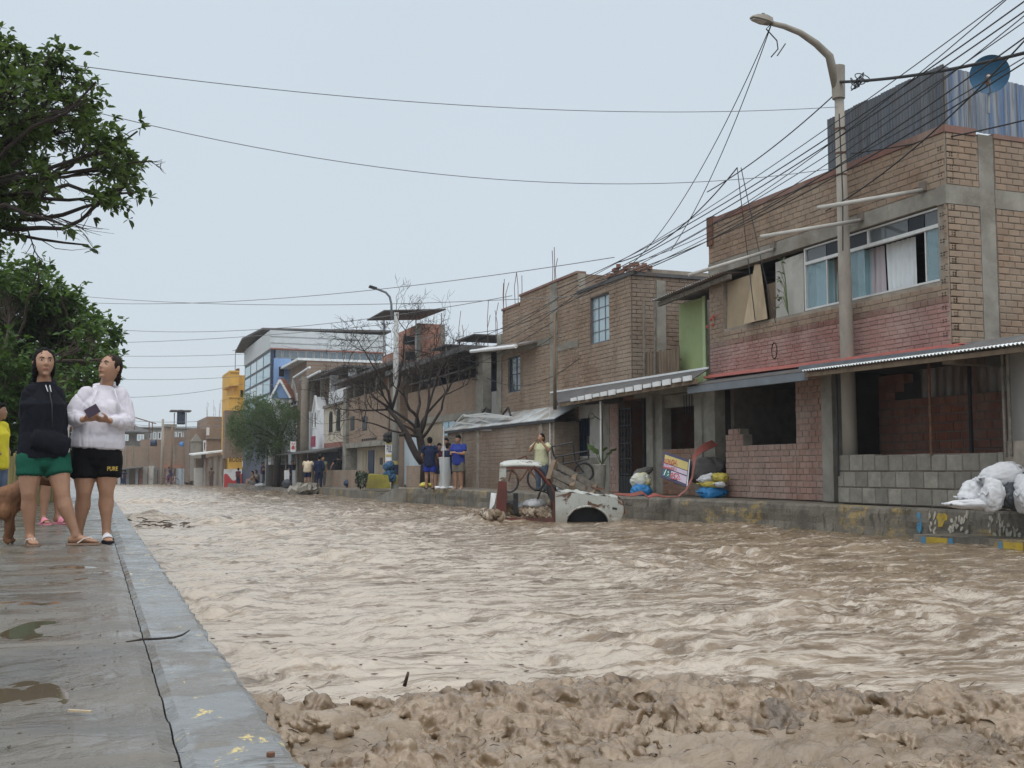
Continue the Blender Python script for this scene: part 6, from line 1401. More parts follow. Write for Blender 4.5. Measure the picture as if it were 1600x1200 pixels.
# ---------------- dog
sD = .00515; gD = on_z(20, 853, 0)
def d_(px, py, y=0.0): return V3(((px - 20) * sD, y, (853 - py) * sD))
dg_ = MB()
loft(dg_, [d_(-52, 784, .05), d_(-40, 784, .05), d_(-14, 787, .03), d_(12, 783, 0), d_(26, 774, 0), d_(37, 758, .02), d_(46, 750, .03)], [(.06, .07), (.085, .10), (.085, .10), (.095, .125), (.085, .11), (.062, .075), (.058, .06)], (0, 1, 0), 16)
loft(dg_, [d_(42, 750, .03), d_(50, 749, .035), d_(58, 753, .04), d_(68, 757, .045), d_(72, 758, .047)], [.055, .058, .042, .027, .02], (0, 1, 0), 12)
for y in (-.05, .06): loft(dg_, [d_(14, 790, y), d_(11, 812, y), d_(12 + 60 * y, 830, y), d_(9 + 60 * y, 846, y), d_(15 + 60 * y, 850, y)], [(.055, .04), (.04, .032), (.027, .024), (.022, .02), (.03, .018)], (1, 0, 0), 10)
for y in (-.03, .1): loft(dg_, [d_(-44, 790, y), d_(-36, 812, y), d_(-50, 828, y), d_(-46, 846, y), d_(-40, 850, y)], [(.075, .05), (.05, .035), (.025, .022), (.021, .02), (.03, .018)], (1, 0, 0), 10)
for y in (.0, .075): loft(dg_, [d_(44, 742, y), d_(41, 737, y), d_(37, 742, y - .01)], [.022, .018, .006], (0, 1, 0), 8)
dg_.ball(d_(4, 802, -.075), (.05, .04, .07), 10, 8); loft(dg_, [d_(-56, 780, .05), d_(-64, 770, .0), d_(-66, 752, -.06)], [.03, .028, .012], (0, 1, 0), 8)
t = NT('dog_fur'); n_ = t.noise((40, 40, 14), 5, .7); t.col(t.mix(t.ramp(t.noise(5, 3), [(.35, 0.0), (.65, 1.0)]), (.10, .042, .018), (.23, .105, .045))); t.rough(.75); t.bump(n_, .8, .012)
DG = fuse(dg_, 'dog', t.m, None, .011, 1, .003, 20); tag(DG, 'reddish brown dog standing behind the young woman in black', 'dog'); DG.location = (gD.x, gD.y + .25, 0); DG.rotation_euler.z = -math.atan2(gD.x, gD.y)
nb = MB().ball(d_(73, 756, .047), .013, 8, 6); local_part(DG, nb, 'nose', M['black'])
# ---------------- people across the water
def far(px, py, z=None, d=None): return on_z(px, py, z) if z is not None else on_d(px, py, d)
blue = cloth((.03, .05, .24)); navy = cloth((.015, .022, .055)); grey_sh = cloth((.15, .135, .11))
phone_pose = dict(elL=(-.14, -.03, .655), wrL=(-.05, -.17, .67), hdL=(.8, -.5, .3), elR=(.14, -.03, .655), wrR=(.05, -.17, .67), hdR=(-.8, -.5, .3), hpitch=18)
def stand(label, px, py, Y, H, yaw, z=0.0, **kw):
    d = ray(px, py); k_ = Y / d.y; return person(label, (d.x * k_, Y, z), H, yaw, kw.pop('J', None), **kw)[0]
p_ = stand('man in a blue football shirt and grey shorts looking down at his phone', 716, 767, 32.6, 1.70, -28, .0, J=phone_pose, top=blue, bottom=grey_sh, leg=.8, fat=1.12, voxel=.02, skin='skin', sleeve=.6, hem=.46, shoes=('thong', M['sole_tan'], M['strap_pale']))
for s_, h in ((-.07, .10), (.05, .12)): pass
p_ = stand('man in navy T-shirt and blue shorts standing with his back turned', 671, 765, 34.2, 1.68, 178, .0, J=dict(elL=(-.15, -.02, .64), wrL=(-.12, -.12, .56), elR=(.15, -.02, .64), wrR=(.12, -.12, .56)), top=navy, bottom=cloth((.02, .04, .30)), leg=.75, fat=1.05, voxel=.02, skin='skin_dark', sleeve=.6, hem=.44, shoes=('thong', M['sole_black'], M['sole_black']))
stand('boy in a dark maroon shirt behind the clear plastic roll', 686, 764, 35.6, 1.52, 25, .0, J=phone_pose, top=cloth((.06, .02, .028)), bottom=navy, leg=.8, voxel=.02, skin='skin_dark')
stand('boy in a pale grey shirt standing farthest back by the bare tree', 697, 764, 36.4, 1.72, -10, .0, J=dict(hpitch=15), top=cloth((.36, .36, .38)), bottom=navy, leg=.9, voxel=.022, skin='skin_dark')
pb = stand('boy in black with his arm on the pole between the two men', 700, 765, 34.6, 1.50, 120, .0, J=dict(elL=(-.13, -.09, .70), wrL=(-.06, -.2, .74), hdL=(0, -1, .3)), top=navy, bottom=navy, leg=.8, voxel=.022, skin='skin_dark')
stand('woman in a pale yellow T-shirt and jeans holding a phone up to her face', 846, 770, 27.4, 1.56, -15, .03, J=dict(elL=(-.19, -.08, .70), wrL=(-.06, -.14, .86), hdL=(.4, -.4, .8), elR=(.17, -.1, .70), wrR=(.04, -.14, .86), hdR=(-.4, -.4, .8), hyaw=-25), top=cloth((.55, .55, .36)), bottom=cloth((.09, .12, .17)), leg=1.9, fat=1.15, voxel=.018, hair='bun', sleeve=.6, hem=.45, shoes=('shoe', M['sole_black']), botname='jeans')
stand('man in a beige T-shirt and dark shorts bending forward with his back turned', 480, 763, 56.5, 1.66, 170, -.27, J=dict(neck=(0, -.12, .80), head=(0, -.19, .84), chest=(0, -.06, .715), shL=(-.11, -.1, .775), shR=(.11, -.1, .775), elL=(-.17, -.14, .64), elR=(.17, -.14, .64), wrL=(-.1, -.22, .56), wrR=(.1, -.22, .56), hpitch=35), top=cloth((.52, .44, .32)), bottom=navy, leg=.8, fat=1.15, voxel=.028, skin='skin_dark', sleeve=.6, hem=.47)
pu = stand('rescue worker in a navy uniform with white and red lettering on the back', 498, 763, 55.5, 1.62, 180, -.27, top=navy, bottom=navy, leg=1.9, fat=1.1, voxel=.028, sleeve=1.85, hem=.44, shoes=('shoe', M['sole_black']), botname='trousers', topname='jacket')
RES = pu
stand('man in a black T-shirt with a green print and grey shorts, arms out', 528, 761, 57.5, 1.70, 186, -.27, J=dict(elL=(-.2, .03, .66), wrL=(-.26, 0, .52), elR=(.2, .03, .66), wrR=(.25, 0, .52)), top=cloth((.012, .013, .014)), bottom=cloth((.22, .22, .21)), leg=.8, fat=1.0, voxel=.028, skin='skin', sleeve=.3, hem=.43)
stand('person in olive clothes half hidden behind the rescue worker', 504, 762, 57.6, 1.62, 20, -.27, top=cloth((.24, .25, .16)), bottom=cloth((.1, .1, .09)), leg=1.9, voxel=.03)
stand('person in dark blue standing behind the white boards', 456, 762, 68, 1.66, 40, -.46, top=navy, bottom=navy, leg=1.9, voxel=.035)
stand('person in a dark red shirt standing before the painted wall', 372, 758, 90.5, 1.6, 140, -.8, top=cloth((.09, .02, .03)), bottom=navy, leg=1.9, voxel=.04, skin='skin_dark')
stand('person in a purple top hugging the girl in black shorts', 410, 759, 75.2, 1.6, 60, -.46, J=dict(elR=(.1, -.1, .68), wrR=(.05, -.2, .74), elL=(-.1, -.12, .7), wrL=(0, -.2, .74)), top=cloth((.10, .06, .11)), bottom=cloth((.3, .3, .3)), leg=1.9, voxel=.035)
stand('girl in a black top and black shorts being hugged on the pavement', 417, 760, 74.5, 1.54, -70, -.46, J=dict(elR=(.1, -.1, .68), wrR=(.05, -.2, .74), elL=(-.1, -.12, .7), wrL=(0, -.2, .74)), top=cloth((.012, .012, .013)), bottom=cloth((.015, .015, .016)), leg=.4, voxel=.035, hair='long')
sit = dict(pelvis=(0, .05, .16), hipL=(-.055, .03, .15), hipR=(.055, .03, .15), knL=(-.09, -.2, .29), knR=(.09, -.2, .29), anL=(-.08, -.24, .045), anR=(.08, -.24, .045), waist=(0, .07, .26), chest=(0, .05, .37), neck=(0, .02, .475), head=(0, -.01, .565), shL=(-.108, .03, .445), shR=(.108, .03, .445), elL=(-.14, -.06, .32), elR=(.14, -.06, .32), wrL=(-.1, -.19, .31), wrR=(.1, -.19, .31), hdL=(0, -1, -.2), hdR=(0, -1, -.2))
stand('person in blue shorts sitting on the kerb with arms on knees', 400, 760, 73.6, 1.6, -55, -.40, J=sit, top=cloth((.3, .26, .22)), bottom=cloth((.03, .05, .2)), leg=.9, voxel=.03, skin='skin', hem=.15)
stand('bare backed person sitting beside the white bag on the kerb', 394, 761, 72.8, 1.6, -75, -.46, J=sit, bottom=cloth((.4, .4, .38)), leg=.9, voxel=.03, skin='skin')
stand('person in brown standing before the grey tin shed', 330, 758, 101.5, 1.66, 150, -.85, J=dict(elL=(-.2, 0, .68), wrL=(-.1, -.1, .72)), top=cloth((.09, .06, .05)), bottom=cloth((.1, .07, .06)), leg=1.9, voxel=.04, skin='skin_dark')
stand('left one of two people standing in the bright gap at the street end', 190.5, 757, 114.6, 1.5, 170, -.85, top=navy, bottom=navy, leg=1.9, voxel=.045)
stand('right one of two people standing in the bright gap at the street end', 194.5, 757, 114.4, 1.5, 185, -.85, top=navy, bottom=navy, leg=1.9, voxel=.045)
# cyclist
bk = on_y(265, 758, 110.0); bc = thing('bicycle', 'bicycle standing in shallow water before the grey shacks', 'bicycle', (bk.x, 110, -.85))
for i, dx in enumerate((-.55, .55)):
    w_ = MB(); pts = [V3((bk.x + dx + .34 * math.cos(a), 110, -.5 + .34 * math.sin(a))) for a in np.linspace(0, 2 * math.pi, 21)]; w_.tube(pts, .028, 5, cap=False); w_.build('wheel', M['black'], bc)
f_ = MB(); B0 = V3((bk.x, 110, -.85)); q = lambda x, z: B0 + V3((x, 0, z))
for a, b in ((q(-.55, .34), q(-.38, .95)), (q(-.42, .8), q(.15, .82)), (q(.15, .82), q(0, .3)), (q(0, .3), q(-.4, .75)), (q(0, .3), q(.55, .34)), (q(.55, .34), q(.15, .8)), (q(-.38, .95), q(-.3, 1.02)), (q(.15, .82), q(.17, .92))): f_.tube([a, b], .022, 5)
f_.build('frame', M['maroon'], bc); MB().bar(q(.05, .93), q(.3, .93), .12, .05).build('saddle', M['black'], bc)
stand('cyclist in a dark purple top riding through the shallow water', 266, 757, 110.2, 1.62, -85, -.55, J=dict(pelvis=(0, .05, .46), hipL=(-.05, .04, .45), hipR=(.05, .04, .45), knL=(-.06, -.17, .34), knR=(.06, -.15, .26), anL=(-.06, -.06, .12), anR=(.06, -.1, .02), waist=(0, .03, .56), chest=(0, -.03, .66), neck=(0, -.08, .75), head=(0, -.12, .84), shL=(-.1, -.07, .72), shR=(.1, -.07, .72), elL=(-.12, -.16, .6), elR=(.12, -.16, .6), wrL=(-.1, -.27, .56), wrR=(.1, -.27, .56), hdL=(0, -1, 0), hdR=(0, -1, 0)), top=cloth((.05, .03, .08)), bottom=navy, leg=1.9, voxel=.035, skin='skin_dark', hem=.44)
# ================================================================ WRECKED PICKUP IN THE FLOOD
D0 = 22.3; wv = Vector((math.sin(R(YAW)), math.cos(R(YAW)), 0)); uv = Vector((math.cos(R(YAW)), -math.sin(R(YAW)), 0))
def q_(px, py, off=0.0): return on_d(px, py, D0) + wv * off
def wreck_paint():
    t = NT('wreck_paint'); base = t.mix(t.noise(3, 4), (.36, .375, .345), (.50, .515, .48))
    r1 = t.ramp(t.noise((3.1, 3.1, 3.6), 6, .7, dist=.6), [(.565, 0.0), (.61, 1.0)]); c = t.mix(r1, base, (.11, .055, .03))
    c = t.mix(t.ramp(t.noise((14, 14, 5), 6, .75), [(.55, 0.0), (.7, .7)]), c, (.14, .10, .07)); sz = t.n('SeparateXYZ'); t.l(t.P(), sz.inputs[0]); mz = t.n('MapRange'); mz.inputs[1].default_value = .05; mz.inputs[2].default_value = -.42; t.l(t.math('ADD', sz.outputs[2], t.math('MULTIPLY', t.noise(6, 5), .3)), mz.inputs[0]); c = t.mix(t.math('MULTIPLY', mz.outputs[0], .7), c, (.20, .145, .095)); t.col(c); t.rough(.5); t.bump(t.noise(4, 3), .25, .04); return t.m
M['wreck'] = wreck_paint(); M['wreck_red'] = mat('wreck_red', (.115, .028, .022), .5, .3, 5, .2, dirt=(.07, .035, .025), dirt_amt=.45)
tk = thing('wrecked_pickup', 'wrecked white and maroon pickup cab sunk in the muddy flood by the kerb', 'pickup truck', q_(870, 812))
def plate(pts, th=.04, back=0.0): mb = MB(); mb.prism([p + wv * back for p in pts], wv * th); return mb
Wd = 1.40
# roof shell, gently domed
rf = MB(); V, Fc = [], []; NX, NW = 10, 8
for i in range(NX + 1):
    for k in range(NW + 1):
        u, v = i / NX, k / NW; e = max(abs(2 * u - 1), abs(2 * v - 1))
        V.append(q_(781 + 66 * u, 726.5 - (3.5 if u > .08 else 1.5) * (1 - e ** 4) - 1.5 * math.sin(u * math.pi), Wd * v) + Vector((0, 0, .05 * (1 - (2 * v - 1) ** 2))))
for i in range(NX):
    for k in range(NW): a = i * (NW + 1) + k; Fc.append((a, a + NW + 1, a + NW + 2, a + 1))
m_ = len(V); rf.add(V + [p - Vector((0, 0, .05)) for p in V], Fc + [tuple(reversed([j + m_ for j in f])) for f in Fc])
for line in ([i * (NW + 1) for i in range(NX + 1)], [i * (NW + 1) + NW for i in range(NX + 1)], list(range(NW + 1)), [NX * (NW + 1) + k for k in range(NW + 1)]): rf.f.extend([(a, b, b + m_, a + m_) for a, b in zip(line, line[1:])]); rf.m.extend([0] * (len(line) - 1))
rf.build('roof', M['wreck'], tk, smooth=True)
for off, nm in ((0.02, 'near'), (Wd - .1, 'far')):
    MB().prism([p + wv * off for p in (q_(781, 727), q_(791, 727), q_(791, 752), q_(779.5, 752))], wv * .08).build('rear_pillar', M['wreck'], tk)
    MB().prism([p + wv * off for p in (q_(779, 752.2), q_(791, 752.2), q_(792, 782), q_(787, 818), q_(774, 818), q_(776, 775))], wv * .08).build('rear_pillar', M['wreck_red'], tk)
    fr = MB(); fr.bar(q_(791, 731) + wv * (off + .02), q_(838, 731) + wv * (off + .02), .07, .05); fr.build('door_frame', M['wreck_red'], tk)
    ap = MB(); ap.tube([q_(834, 728, off), q_(847, 742, off), q_(859, 758, off)], .030, 8); ap.build('windscreen_pillar', M['wreck_red'], tk)
    MB().prism([p + wv * off for p in (q_(855, 757), q_(861, 756), q_(868, 772), q_(870, 818), q_(862, 818), q_(864, 788), q_(858, 772))], wv * .1).build('hinge_pillar', M['wreck_red'], tk)
    if off < 1: MB().prism([p + wv * (off - .012) for p in (q_(855.5, 759), q_(860, 758), q_(865, 771), q_(866, 784), q_(861, 782), q_(857, 771))], wv * .01).build('hinge_cover', M['black'], tk)
MB().bar(q_(783, 742, .1), q_(783, 742, Wd - .1), .05, .3).build('rear_panel', M['wreck_red'], tk); MB().bar(q_(783, 790, .1), q_(783, 790, Wd - .1), .05, .75).build('rear_panel', M['wreck_red'], tk)
MB().bar(q_(861, 762, .08), q_(861, 762, Wd - .08), .16, .14).build('dashboard', M['black'], tk)
arch = [q_(918 + 34 * math.cos(a), 818 - 27 * math.sin(a)) for a in np.linspace(math.pi, 0, 15)]
outl = [q_(868, 818), q_(867.5, 768), q_(880, 768.5), q_(905, 771), q_(935, 774.5), q_(960, 777), q_(971, 781), q_(974, 790), q_(974.5, 801), q_(970, 812), q_(962, 818)] + list(reversed(arch))
for off in (0, Wd - .05): MB().prism([p + wv * off for p in outl], wv * .05).build('fender', M['wreck'], tk)
MB().tube([p - wv * .012 for p in arch], .024, 6).build('arch_lip', M['wreck'], tk)
MB().prism([p + wv * .3 for p in [q_(876, 820), q_(876, 780), q_(966, 784), q_(972, 800), q_(966, 820)]], wv * .75).build('engine_bay', M['black'], tk)
V, Fc = [], []
for i in range(13):
    for k in range(9):
        u, v = i / 12, k / 8; V.append(q_(870 + 98 * u, 768 + 9.5 * u + 3 * u ** 6, Wd * v) + Vector((0, 0, .05 * math.sin(math.pi * v) + .05 * math.sin(5 * u + 3 * v) * math.sin(math.pi * v) + (.03 if (i + k) % 3 == 0 else 0))))
for i in range(12):
    for k in range(8): a = i * 9 + k; Fc.append((a, a + 9, a + 10, a + 1))
MB().add(V, Fc).build('bonnet', M['wreck'], tk)
MB().prism([q_(972, 783, .03), q_(975, 803, .03), q_(975, 803, Wd - .03), q_(972, 783, Wd - .03)], uv * .03).build('grille_panel', M['wreck_red'], tk)
MB().ball(q_(962, 815, -.02), (.14, .1, .085), 14, 8).build('bumper', M['concrete'], tk, smooth=True)
MB().prism([q_(957, 792.5, -.012), q_(964, 793.5, -.012), q_(964, 796.5, -.012), q_(957, 795.5, -.012)], wv * .011).build('side_lamp', M['black'], tk)
sp2 = MB().prism([q_(767, 770, .1), q_(776, 771, .1), q_(772, 789, .05), q_(764, 800, .1)], wv * .02); tag(sp2.build('sheet_scrap', M['white']), 'loose white sheet scrap wedged behind the wrecked cab', 'scrap')
def clump(name, pts, r, material, label=None, cat=None, kind=None, n=1, seed=0, voxel=.035, wr=.03, ws=7, squash=.6):
    rng = random.Random(seed); mb = MB()
    for p, rr in pts:
        mb.ball(p, (rr * rng.uniform(.9, 1.3), rr * rng.uniform(.9, 1.3), rr * squash), 10, 7)
    o = fuse(mb, name, material, None, voxel, 1, wr, ws); tag(o, label, cat, kind=kind); return o
rng = random.Random(3)
M['mud'] = mat('river_mud', (.30, .215, .15), .3, .3, 6, .5, 30, dirt=(.10, .065, .04), dirt_amt=.4)
pts = [(q_(rng.uniform(792, 862), 0, 0) * 0 + q_(rng.uniform(790, 862), rng.uniform(800, 808), rng.uniform(.15, 1.2)), rng.uniform(.12, .24)) for _ in range(34)]
clump('mud_heap', pts, 0, M['water'], 'heap of churned mud and debris filling the wrecked cab', 'mud', seed=1, voxel=.022, wr=.06, ws=7)
pts = [(q_(rng.gauss(762, 10), rng.uniform(806, 812), rng.uniform(-.1, .9)), rng.uniform(.09, .2)) for _ in range(26)]
clump('mud_heap', pts, 0, M['water'], 'muddy debris banked up behind the wrecked cab', 'mud', seed=2, voxel=.022, wr=.06, ws=7)
for (x, y, r_, of, lab) in ((836, 788, .17, .5, 'white torn sack inside the wrecked cab, nearest the bonnet'), (815, 792, .13, .7, 'white torn sack in the middle of the wrecked cab'), (800, 790, .11, .9, 'small white sack against the rear of the wrecked cab')):
    clump('torn_sack', [(q_(x + rng.uniform(-6, 6), y + rng.uniform(-2, 4), of + rng.uniform(-.1, .1)), r_ * rng.uniform(.6, 1)) for _ in range(6)], 0, M['sack_white'], lab, 'sack', seed=x, voxel=.03, wr=.02, ws=12)
MB().prism([q_(861, 768, .1), q_(864, 818, .1), q_(864, 818, Wd - .1), q_(861, 768, Wd - .1)], uv * .05).build('firewall', M['wreck_red'], tk)
MB().bar(q_(786, 813, .04), q_(866, 813, .04), .10, .10).build('sill', M['wreck_red'], tk)
MB().bar(q_(806, 788, .25), q_(806, 788, 1.15), .10, .42).build('seat_back', M['black'], tk)
sw_ = MB(); sc_ = q_(846, 767, .45); sw_.tube([sc_ + wv * .18 * math.cos(a) + (uv * .35 + Vector((0, 0, .94))) * .18 * math.sin(a) for a in np.linspace(0, 6.283, 17)], .014, 6, cap=False); sw_.tube([sc_, q_(858, 772, .45)], .015, 5); sw_.build('steering_wheel', M['black'], tk)
rg_ = random.Random(6); scr = MB()
for _ in range(16): a = q_(rg_.uniform(866, 950), 0, 0) * 0 + q_(rg_.uniform(864, 940), rg_.uniform(752, 770), rg_.uniform(.3, 1.3)); b = a + uv * rg_.uniform(.2, .7) + wv * rg_.uniform(-.3, .3) + Vector((0, 0, rg_.uniform(-.22, .02))); scr.bar(a, b, rg_.uniform(.015, .05), rg_.uniform(.012, .04))
tag(scr.build('scrap_heap', M['rust']), 'tangle of rusty bars and scrap on the bonnet of the wrecked pickup', 'scrap', kind='stuff')
# wooden frame lying across the bonnet
wf_ = thing('wooden_pallet', 'broken wooden pallet frame lying across the bonnet of the wrecked pickup', 'pallet', q_(910, 770, .6))
for a, b, w_, h_ in ((q_(867, 724, .5), q_(984, 790, 1.0), .06, .13), (q_(861, 738, .2), q_(968, 789, .8), .06, .15), (q_(866, 753, .1), q_(906, 774, .5), .05, .12), (q_(893, 742, .9), q_(972, 780, 1.4), .05, .10)): MB().bar(a, b, w_, h_).build('plank', M['wood_grey'], wf_)
for a, b in ((q_(868, 722, .45), q_(858, 752, .1)), (q_(902, 744, .7), q_(895, 764, .3)), (q_(935, 762, .8), q_(928, 776, .5))): MB().bar(a, b, .1, .16).build('cross_piece', M['wood'], wf_)
tag(MB().bar(q_(955, 781, .9), q_(997, 792, 1.3), .09, .05).build('plank', M['wood_grey']), 'short plank lying between the bonnet and the kerb edge', 'plank')
hoop = MB(); hoop.tube([q_(966 + 9 * math.cos(a), 786 - 10 * math.sin(a), .9) for a in np.linspace(-.4, math.pi + .3, 12)], .03, 6); tag(hoop.build('bent_hoop', M['rust']), 'bent dark metal hoop beside the kerb in front of the iron gate', 'hoop')
# ================================================================ THINGS ON THE RIGHT PAVEMENT
def bag(name, label, c, size, rz=0, tilt=0, m='sack_white', cat='sandbag', seed=0, group=None, voxel=None, ears=True, slump=.3):
    rng = random.Random(seed); mb = MB(); n, k_ = 56, 32; L, W_, Hh = size; V = []
    ph = [rng.uniform(0, 6) for _ in range(6)]
    for i in range(k_ + 1):
        t = math.pi * i / k_
        for k in range(n):
            a = 2 * math.pi * k / n; x, y, z = math.sin(t) * math.cos(a), math.sin(t) * math.sin(a), -math.cos(t)
            sx = math.copysign(abs(x) ** .62, x); sy = math.copysign(abs(y) ** .7, y); pin = 1 - .30 * abs(sx) ** 3
            wob = 1 + .05 * math.sin(5 * sx + ph[0]) * math.cos(4 * sy + ph[1]) + .04 * math.sin(9 * sx * sy + ph[2])
            zz = z * (.5 if z < 0 else .5) * Hh * pin * wob * (1 + slump * .5 * math.sin(2 * sx + ph[3]))
            zz += .02 * Hh * math.sin(14 * sx + 6 * sy + ph[4]) * (z > 0)
            cr = 1 + .022 * math.sin(16 * x + 5 * y + ph[1]) * math.cos(7 * z + ph[0]) + .018 * math.sin(23 * y + 9 * x * z + ph[3]); wob *= cr
            V.append((sx * L / 2 * wob, sy * W_ / 2 * (1 - .10 * abs(sx) ** 4) * wob, zz))
    Fc = [(i * n + k, i * n + (k + 1) % n, (i + 1) * n + (k + 1) % n, (i + 1) * n + k) for i in range(k_) for k in range(n)]
    mb.add(V, Fc)
    if ears:
        for e in (-1, 1):
            x0 = e * L * .47; pts = []
            for j in range(7): y = (-1 + j / 3) * W_ * .30; pts.append((x0 + e * L * (.05 + .04 * math.sin(j * 2.1 + ph[5])), y * 1.25, Hh * .07 * math.sin(j * 1.7 + ph[2])))
            bs = [(x0 - e * L * .06, (-1 + j / 3) * W_ * .30, 0) for j in range(7)]
            mb.add([(a[0], a[1], a[2] + .012) for a in pts + bs] + [(a[0], a[1], a[2] - .012) for a in pts + bs], [(j, j + 1, j + 8, j + 7) for j in range(6)] + [(j + 14, j + 21, j + 22, j + 15) for j in range(6)] + [(j, j + 14, j + 15, j + 1) for j in range(6)])
    if len(mb.v) > 300:
        nb = n * (k_ + 1); co = np.array(mb.v[:nb]); q = co * np.array([7, 7, 9]) + seed * 3.7; c1, c2 = pn3(q, 70), pn3(q * 1.9 + 2, 74)
        fold = -.020 * np.exp(-(c1 / .13) ** 2) - .010 * np.exp(-(c2 / .13) ** 2) + .016 * pn3(q * .6, 77); nn = co / (np.linalg.norm(co, axis=1)[:, None] + 1e-6); mb.v[:nb] = [tuple(v) for v in co + nn * (fold * min(1.0, W_ / .4))[:, None]]
    rot = Matrix.Rotation(R(rz - YAW), 4, 'Z') @ Matrix.Rotation(R(tilt), 4, 'Y')
    me = mb.mesh(name, smooth=True); bm = bmesh.new(); bm.from_mesh(me); bmesh.ops.remove_doubles(bm, verts=bm.verts, dist=1e-5); bmesh.ops.recalc_face_normals(bm, faces=bm.faces); bm.to_mesh(me); bm.free()
    o = link(name, me); o.matrix_world = Matrix.Translation(c) @ rot; o.data.materials.append(M[m]); return tag(o, label, cat, group)
def at_d(px, py, D): return on_d(px, py, D)
G_ = 'white sandbags piled at the near end of the pavement'
bag('sandbag', 'white sandbag slumped at the left end of the pile by the block wall', at_d(1532, 771, 15.35), (.62, .42, .40), 15, -12, seed=1, group=G_)
bag('sandbag', 'flat white sandbag lying under the left end of the pile', at_d(1520, 788, 15.05), (.72, .36, .14), -5, 0, seed=2, group=G_)
bag('sandbag', 'white sandbag standing upright between the slumped one and the dark one', at_d(1552, 773, 14.95), (.30, .32, .47), 10, 4, seed=3, group=G_)
bag('sandbag', 'white sandbag on top of the pile, tilted up to the right', at_d(1563, 744, 15.15), (.62, .40, .31), -8, -9, seed=4, group=G_)
bag('sandbag', 'small white sandbag at the very top of the pile', at_d(1574, 730, 15.45), (.34, .3, .18), 20, 5, seed=9, group=G_)
bag('sandbag', 'dark grey sandbag in the lower middle of the white pile', at_d(1578, 773, 15.05), (.36, .36, .46), 0, 3, 'sack_dark', seed=5)
bag('sandbag', 'white sandbag at the right edge of the pile beside the dark one', at_d(1602, 772, 14.85), (.30, .36, .48), 0, 0, seed=6, group=G_)
bag('sandbag', 'white sandbag hidden behind the top of the pile', at_d(1592, 752, 15.55), (.5, .4, .5), 30, 0, seed=7, group=G_)
# sacks by the columns
bag('sack', 'bright blue sack at the bottom of the stack beside the pink brick pillar', at_d(1113, 769, 23.3), (.60, .45, .30), 5, 0, 'sack_blue', 'sack', 11)
bag('sack', 'yellow sack in the middle of the stack on the blue one', at_d(1112, 757, 23.3), (.56, .42, .17), -4, 2, 'sack_yellow', 'sack', 12)
bag('sack', 'white sack at the upper left of the stack on the blue one', at_d(1104, 748, 23.3), (.36, .34, .22), 0, -12, 'sack_white', 'sack', 13)
bag('sack', 'yellow sack at the upper right of the stack on the blue one', at_d(1124, 746, 23.2), (.36, .34, .24), 0, 8, 'sack_yellow', 'sack', 14)
bag('sack', 'small white sack between the two yellow ones of the stack', at_d(1124, 757, 23.1), (.26, .3, .12), 0, 5, 'sack_white', 'sack', 15)
bag('sack', 'big grey sack leaning behind the stack beside the pink brick pillar', at_d(1106, 735, 24.0), (.85, .5, .55), -10, -14, 'sack_grey', 'sack', 16)
bag('sack', 'blue sack at the foot of the iron gate column', at_d(1002, 767, 25.4), (.50, .4, .30), 0, 0, 'sack_blue', 'sack', 17, ears=False)
bag('sack', 'white and yellow sack on top of the blue one by the iron gate', at_d(1001, 752, 25.5), (.50, .40, .36), 0, 4, 'sack_print', 'sack', 18, ears=False)
bag('sack', 'grey folded sack on top of the sacks by the iron gate', at_d(1005, 738, 25.7), (.52, .34, .22), 0, -24, 'sack_grey', 'sack', 19, ears=False)
# red sheet metal strip, crumpled
rs = thing('red_strip', 'crumpled strip of red sheet metal bent up from the pavement to the column', 'metal strip', at_d(1060, 770, 23))
path = [(960, 772, 22.6), (985, 774, 22.7), (1004, 770, 22.9), (1012, 777, 22.8), (1024, 773, 22.9), (1040, 777, 22.9), (1060, 776, 22.9), (1072, 766, 23.0), (1081, 748, 23.1), (1084, 728, 23.2), (1085, 714, 23.4), (1092, 705, 23.5), (1104, 698, 23.6), (1117, 692, 23.8)]
PT = [at_d(*p) for p in path]; wd_ = [.07, .11, .15, .09, .12, .07, .06, .06, .07, .08, .10, .17, .20, .18]
V, Fc = [], []
for i, p in enumerate(PT):
    t_ = (PT[min(i + 1, len(PT) - 1)] - PT[max(i - 1, 0)]).normalized(); s_ = (wv * .75 + Vector((0, 0, .65 if i > 6 else .4))); s_ = (s_ - t_ * s_.dot(t_)).normalized()
    V += [p - s_ * wd_[i] / 2, p + s_ * wd_[i] / 2]
n_ = len(V); nrm = -wv * .012 + Vector((0, 0, .01)); V += [v + nrm for v in V]
for i in range(len(PT) - 1): a = 2 * i; Fc += [(a, a + 1, a + 3, a + 2), (a + n_, a + 2 + n_, a + 3 + n_, a + 1 + n_), (a, a + 2, a + 2 + n_, a + n_), (a + 1, a + 1 + n_, a + 3 + n_, a + 3)]
MB().add(V, Fc).build('strip', M['red_dull'], rs)
# sign board leaning on the low wall
TL, TR, BR_, BL = at_d(1037, 705, 24.5), at_d(1079, 719, 23.9), at_d(1075, 762, 23.5), at_d(1032, 745, 24.1)
sg = thing('sign_board', 'printed banner board with a phone number leaning before the low brick wall', 'sign', (BL + BR_) / 2)
u_ = ((TR - TL) + (BR_ - BL)).normalized(); up_ = ((TL - BL) + (TR - BR_)).normalized(); nn_ = u_.cross(up_).normalized(); nn_ = -nn_ if nn_.dot(CO - TL) < 0 else nn_
Wb, Hb_ = ((TR - TL).length + (BR_ - BL).length) / 2, ((TL - BL).length + (TR - BR_).length) / 2; ctr = (TL + TR + BL + BR_) / 4
sh0 = TL - ctr + u_ * Wb / 2 - up_ * Hb_ / 2
def bp_(x, y, d=0.0): return BL.lerp(BR_, (x + 1) / 2).lerp(TL.lerp(TR, (x + 1) / 2), (y + 1) / 2) + nn_ * d
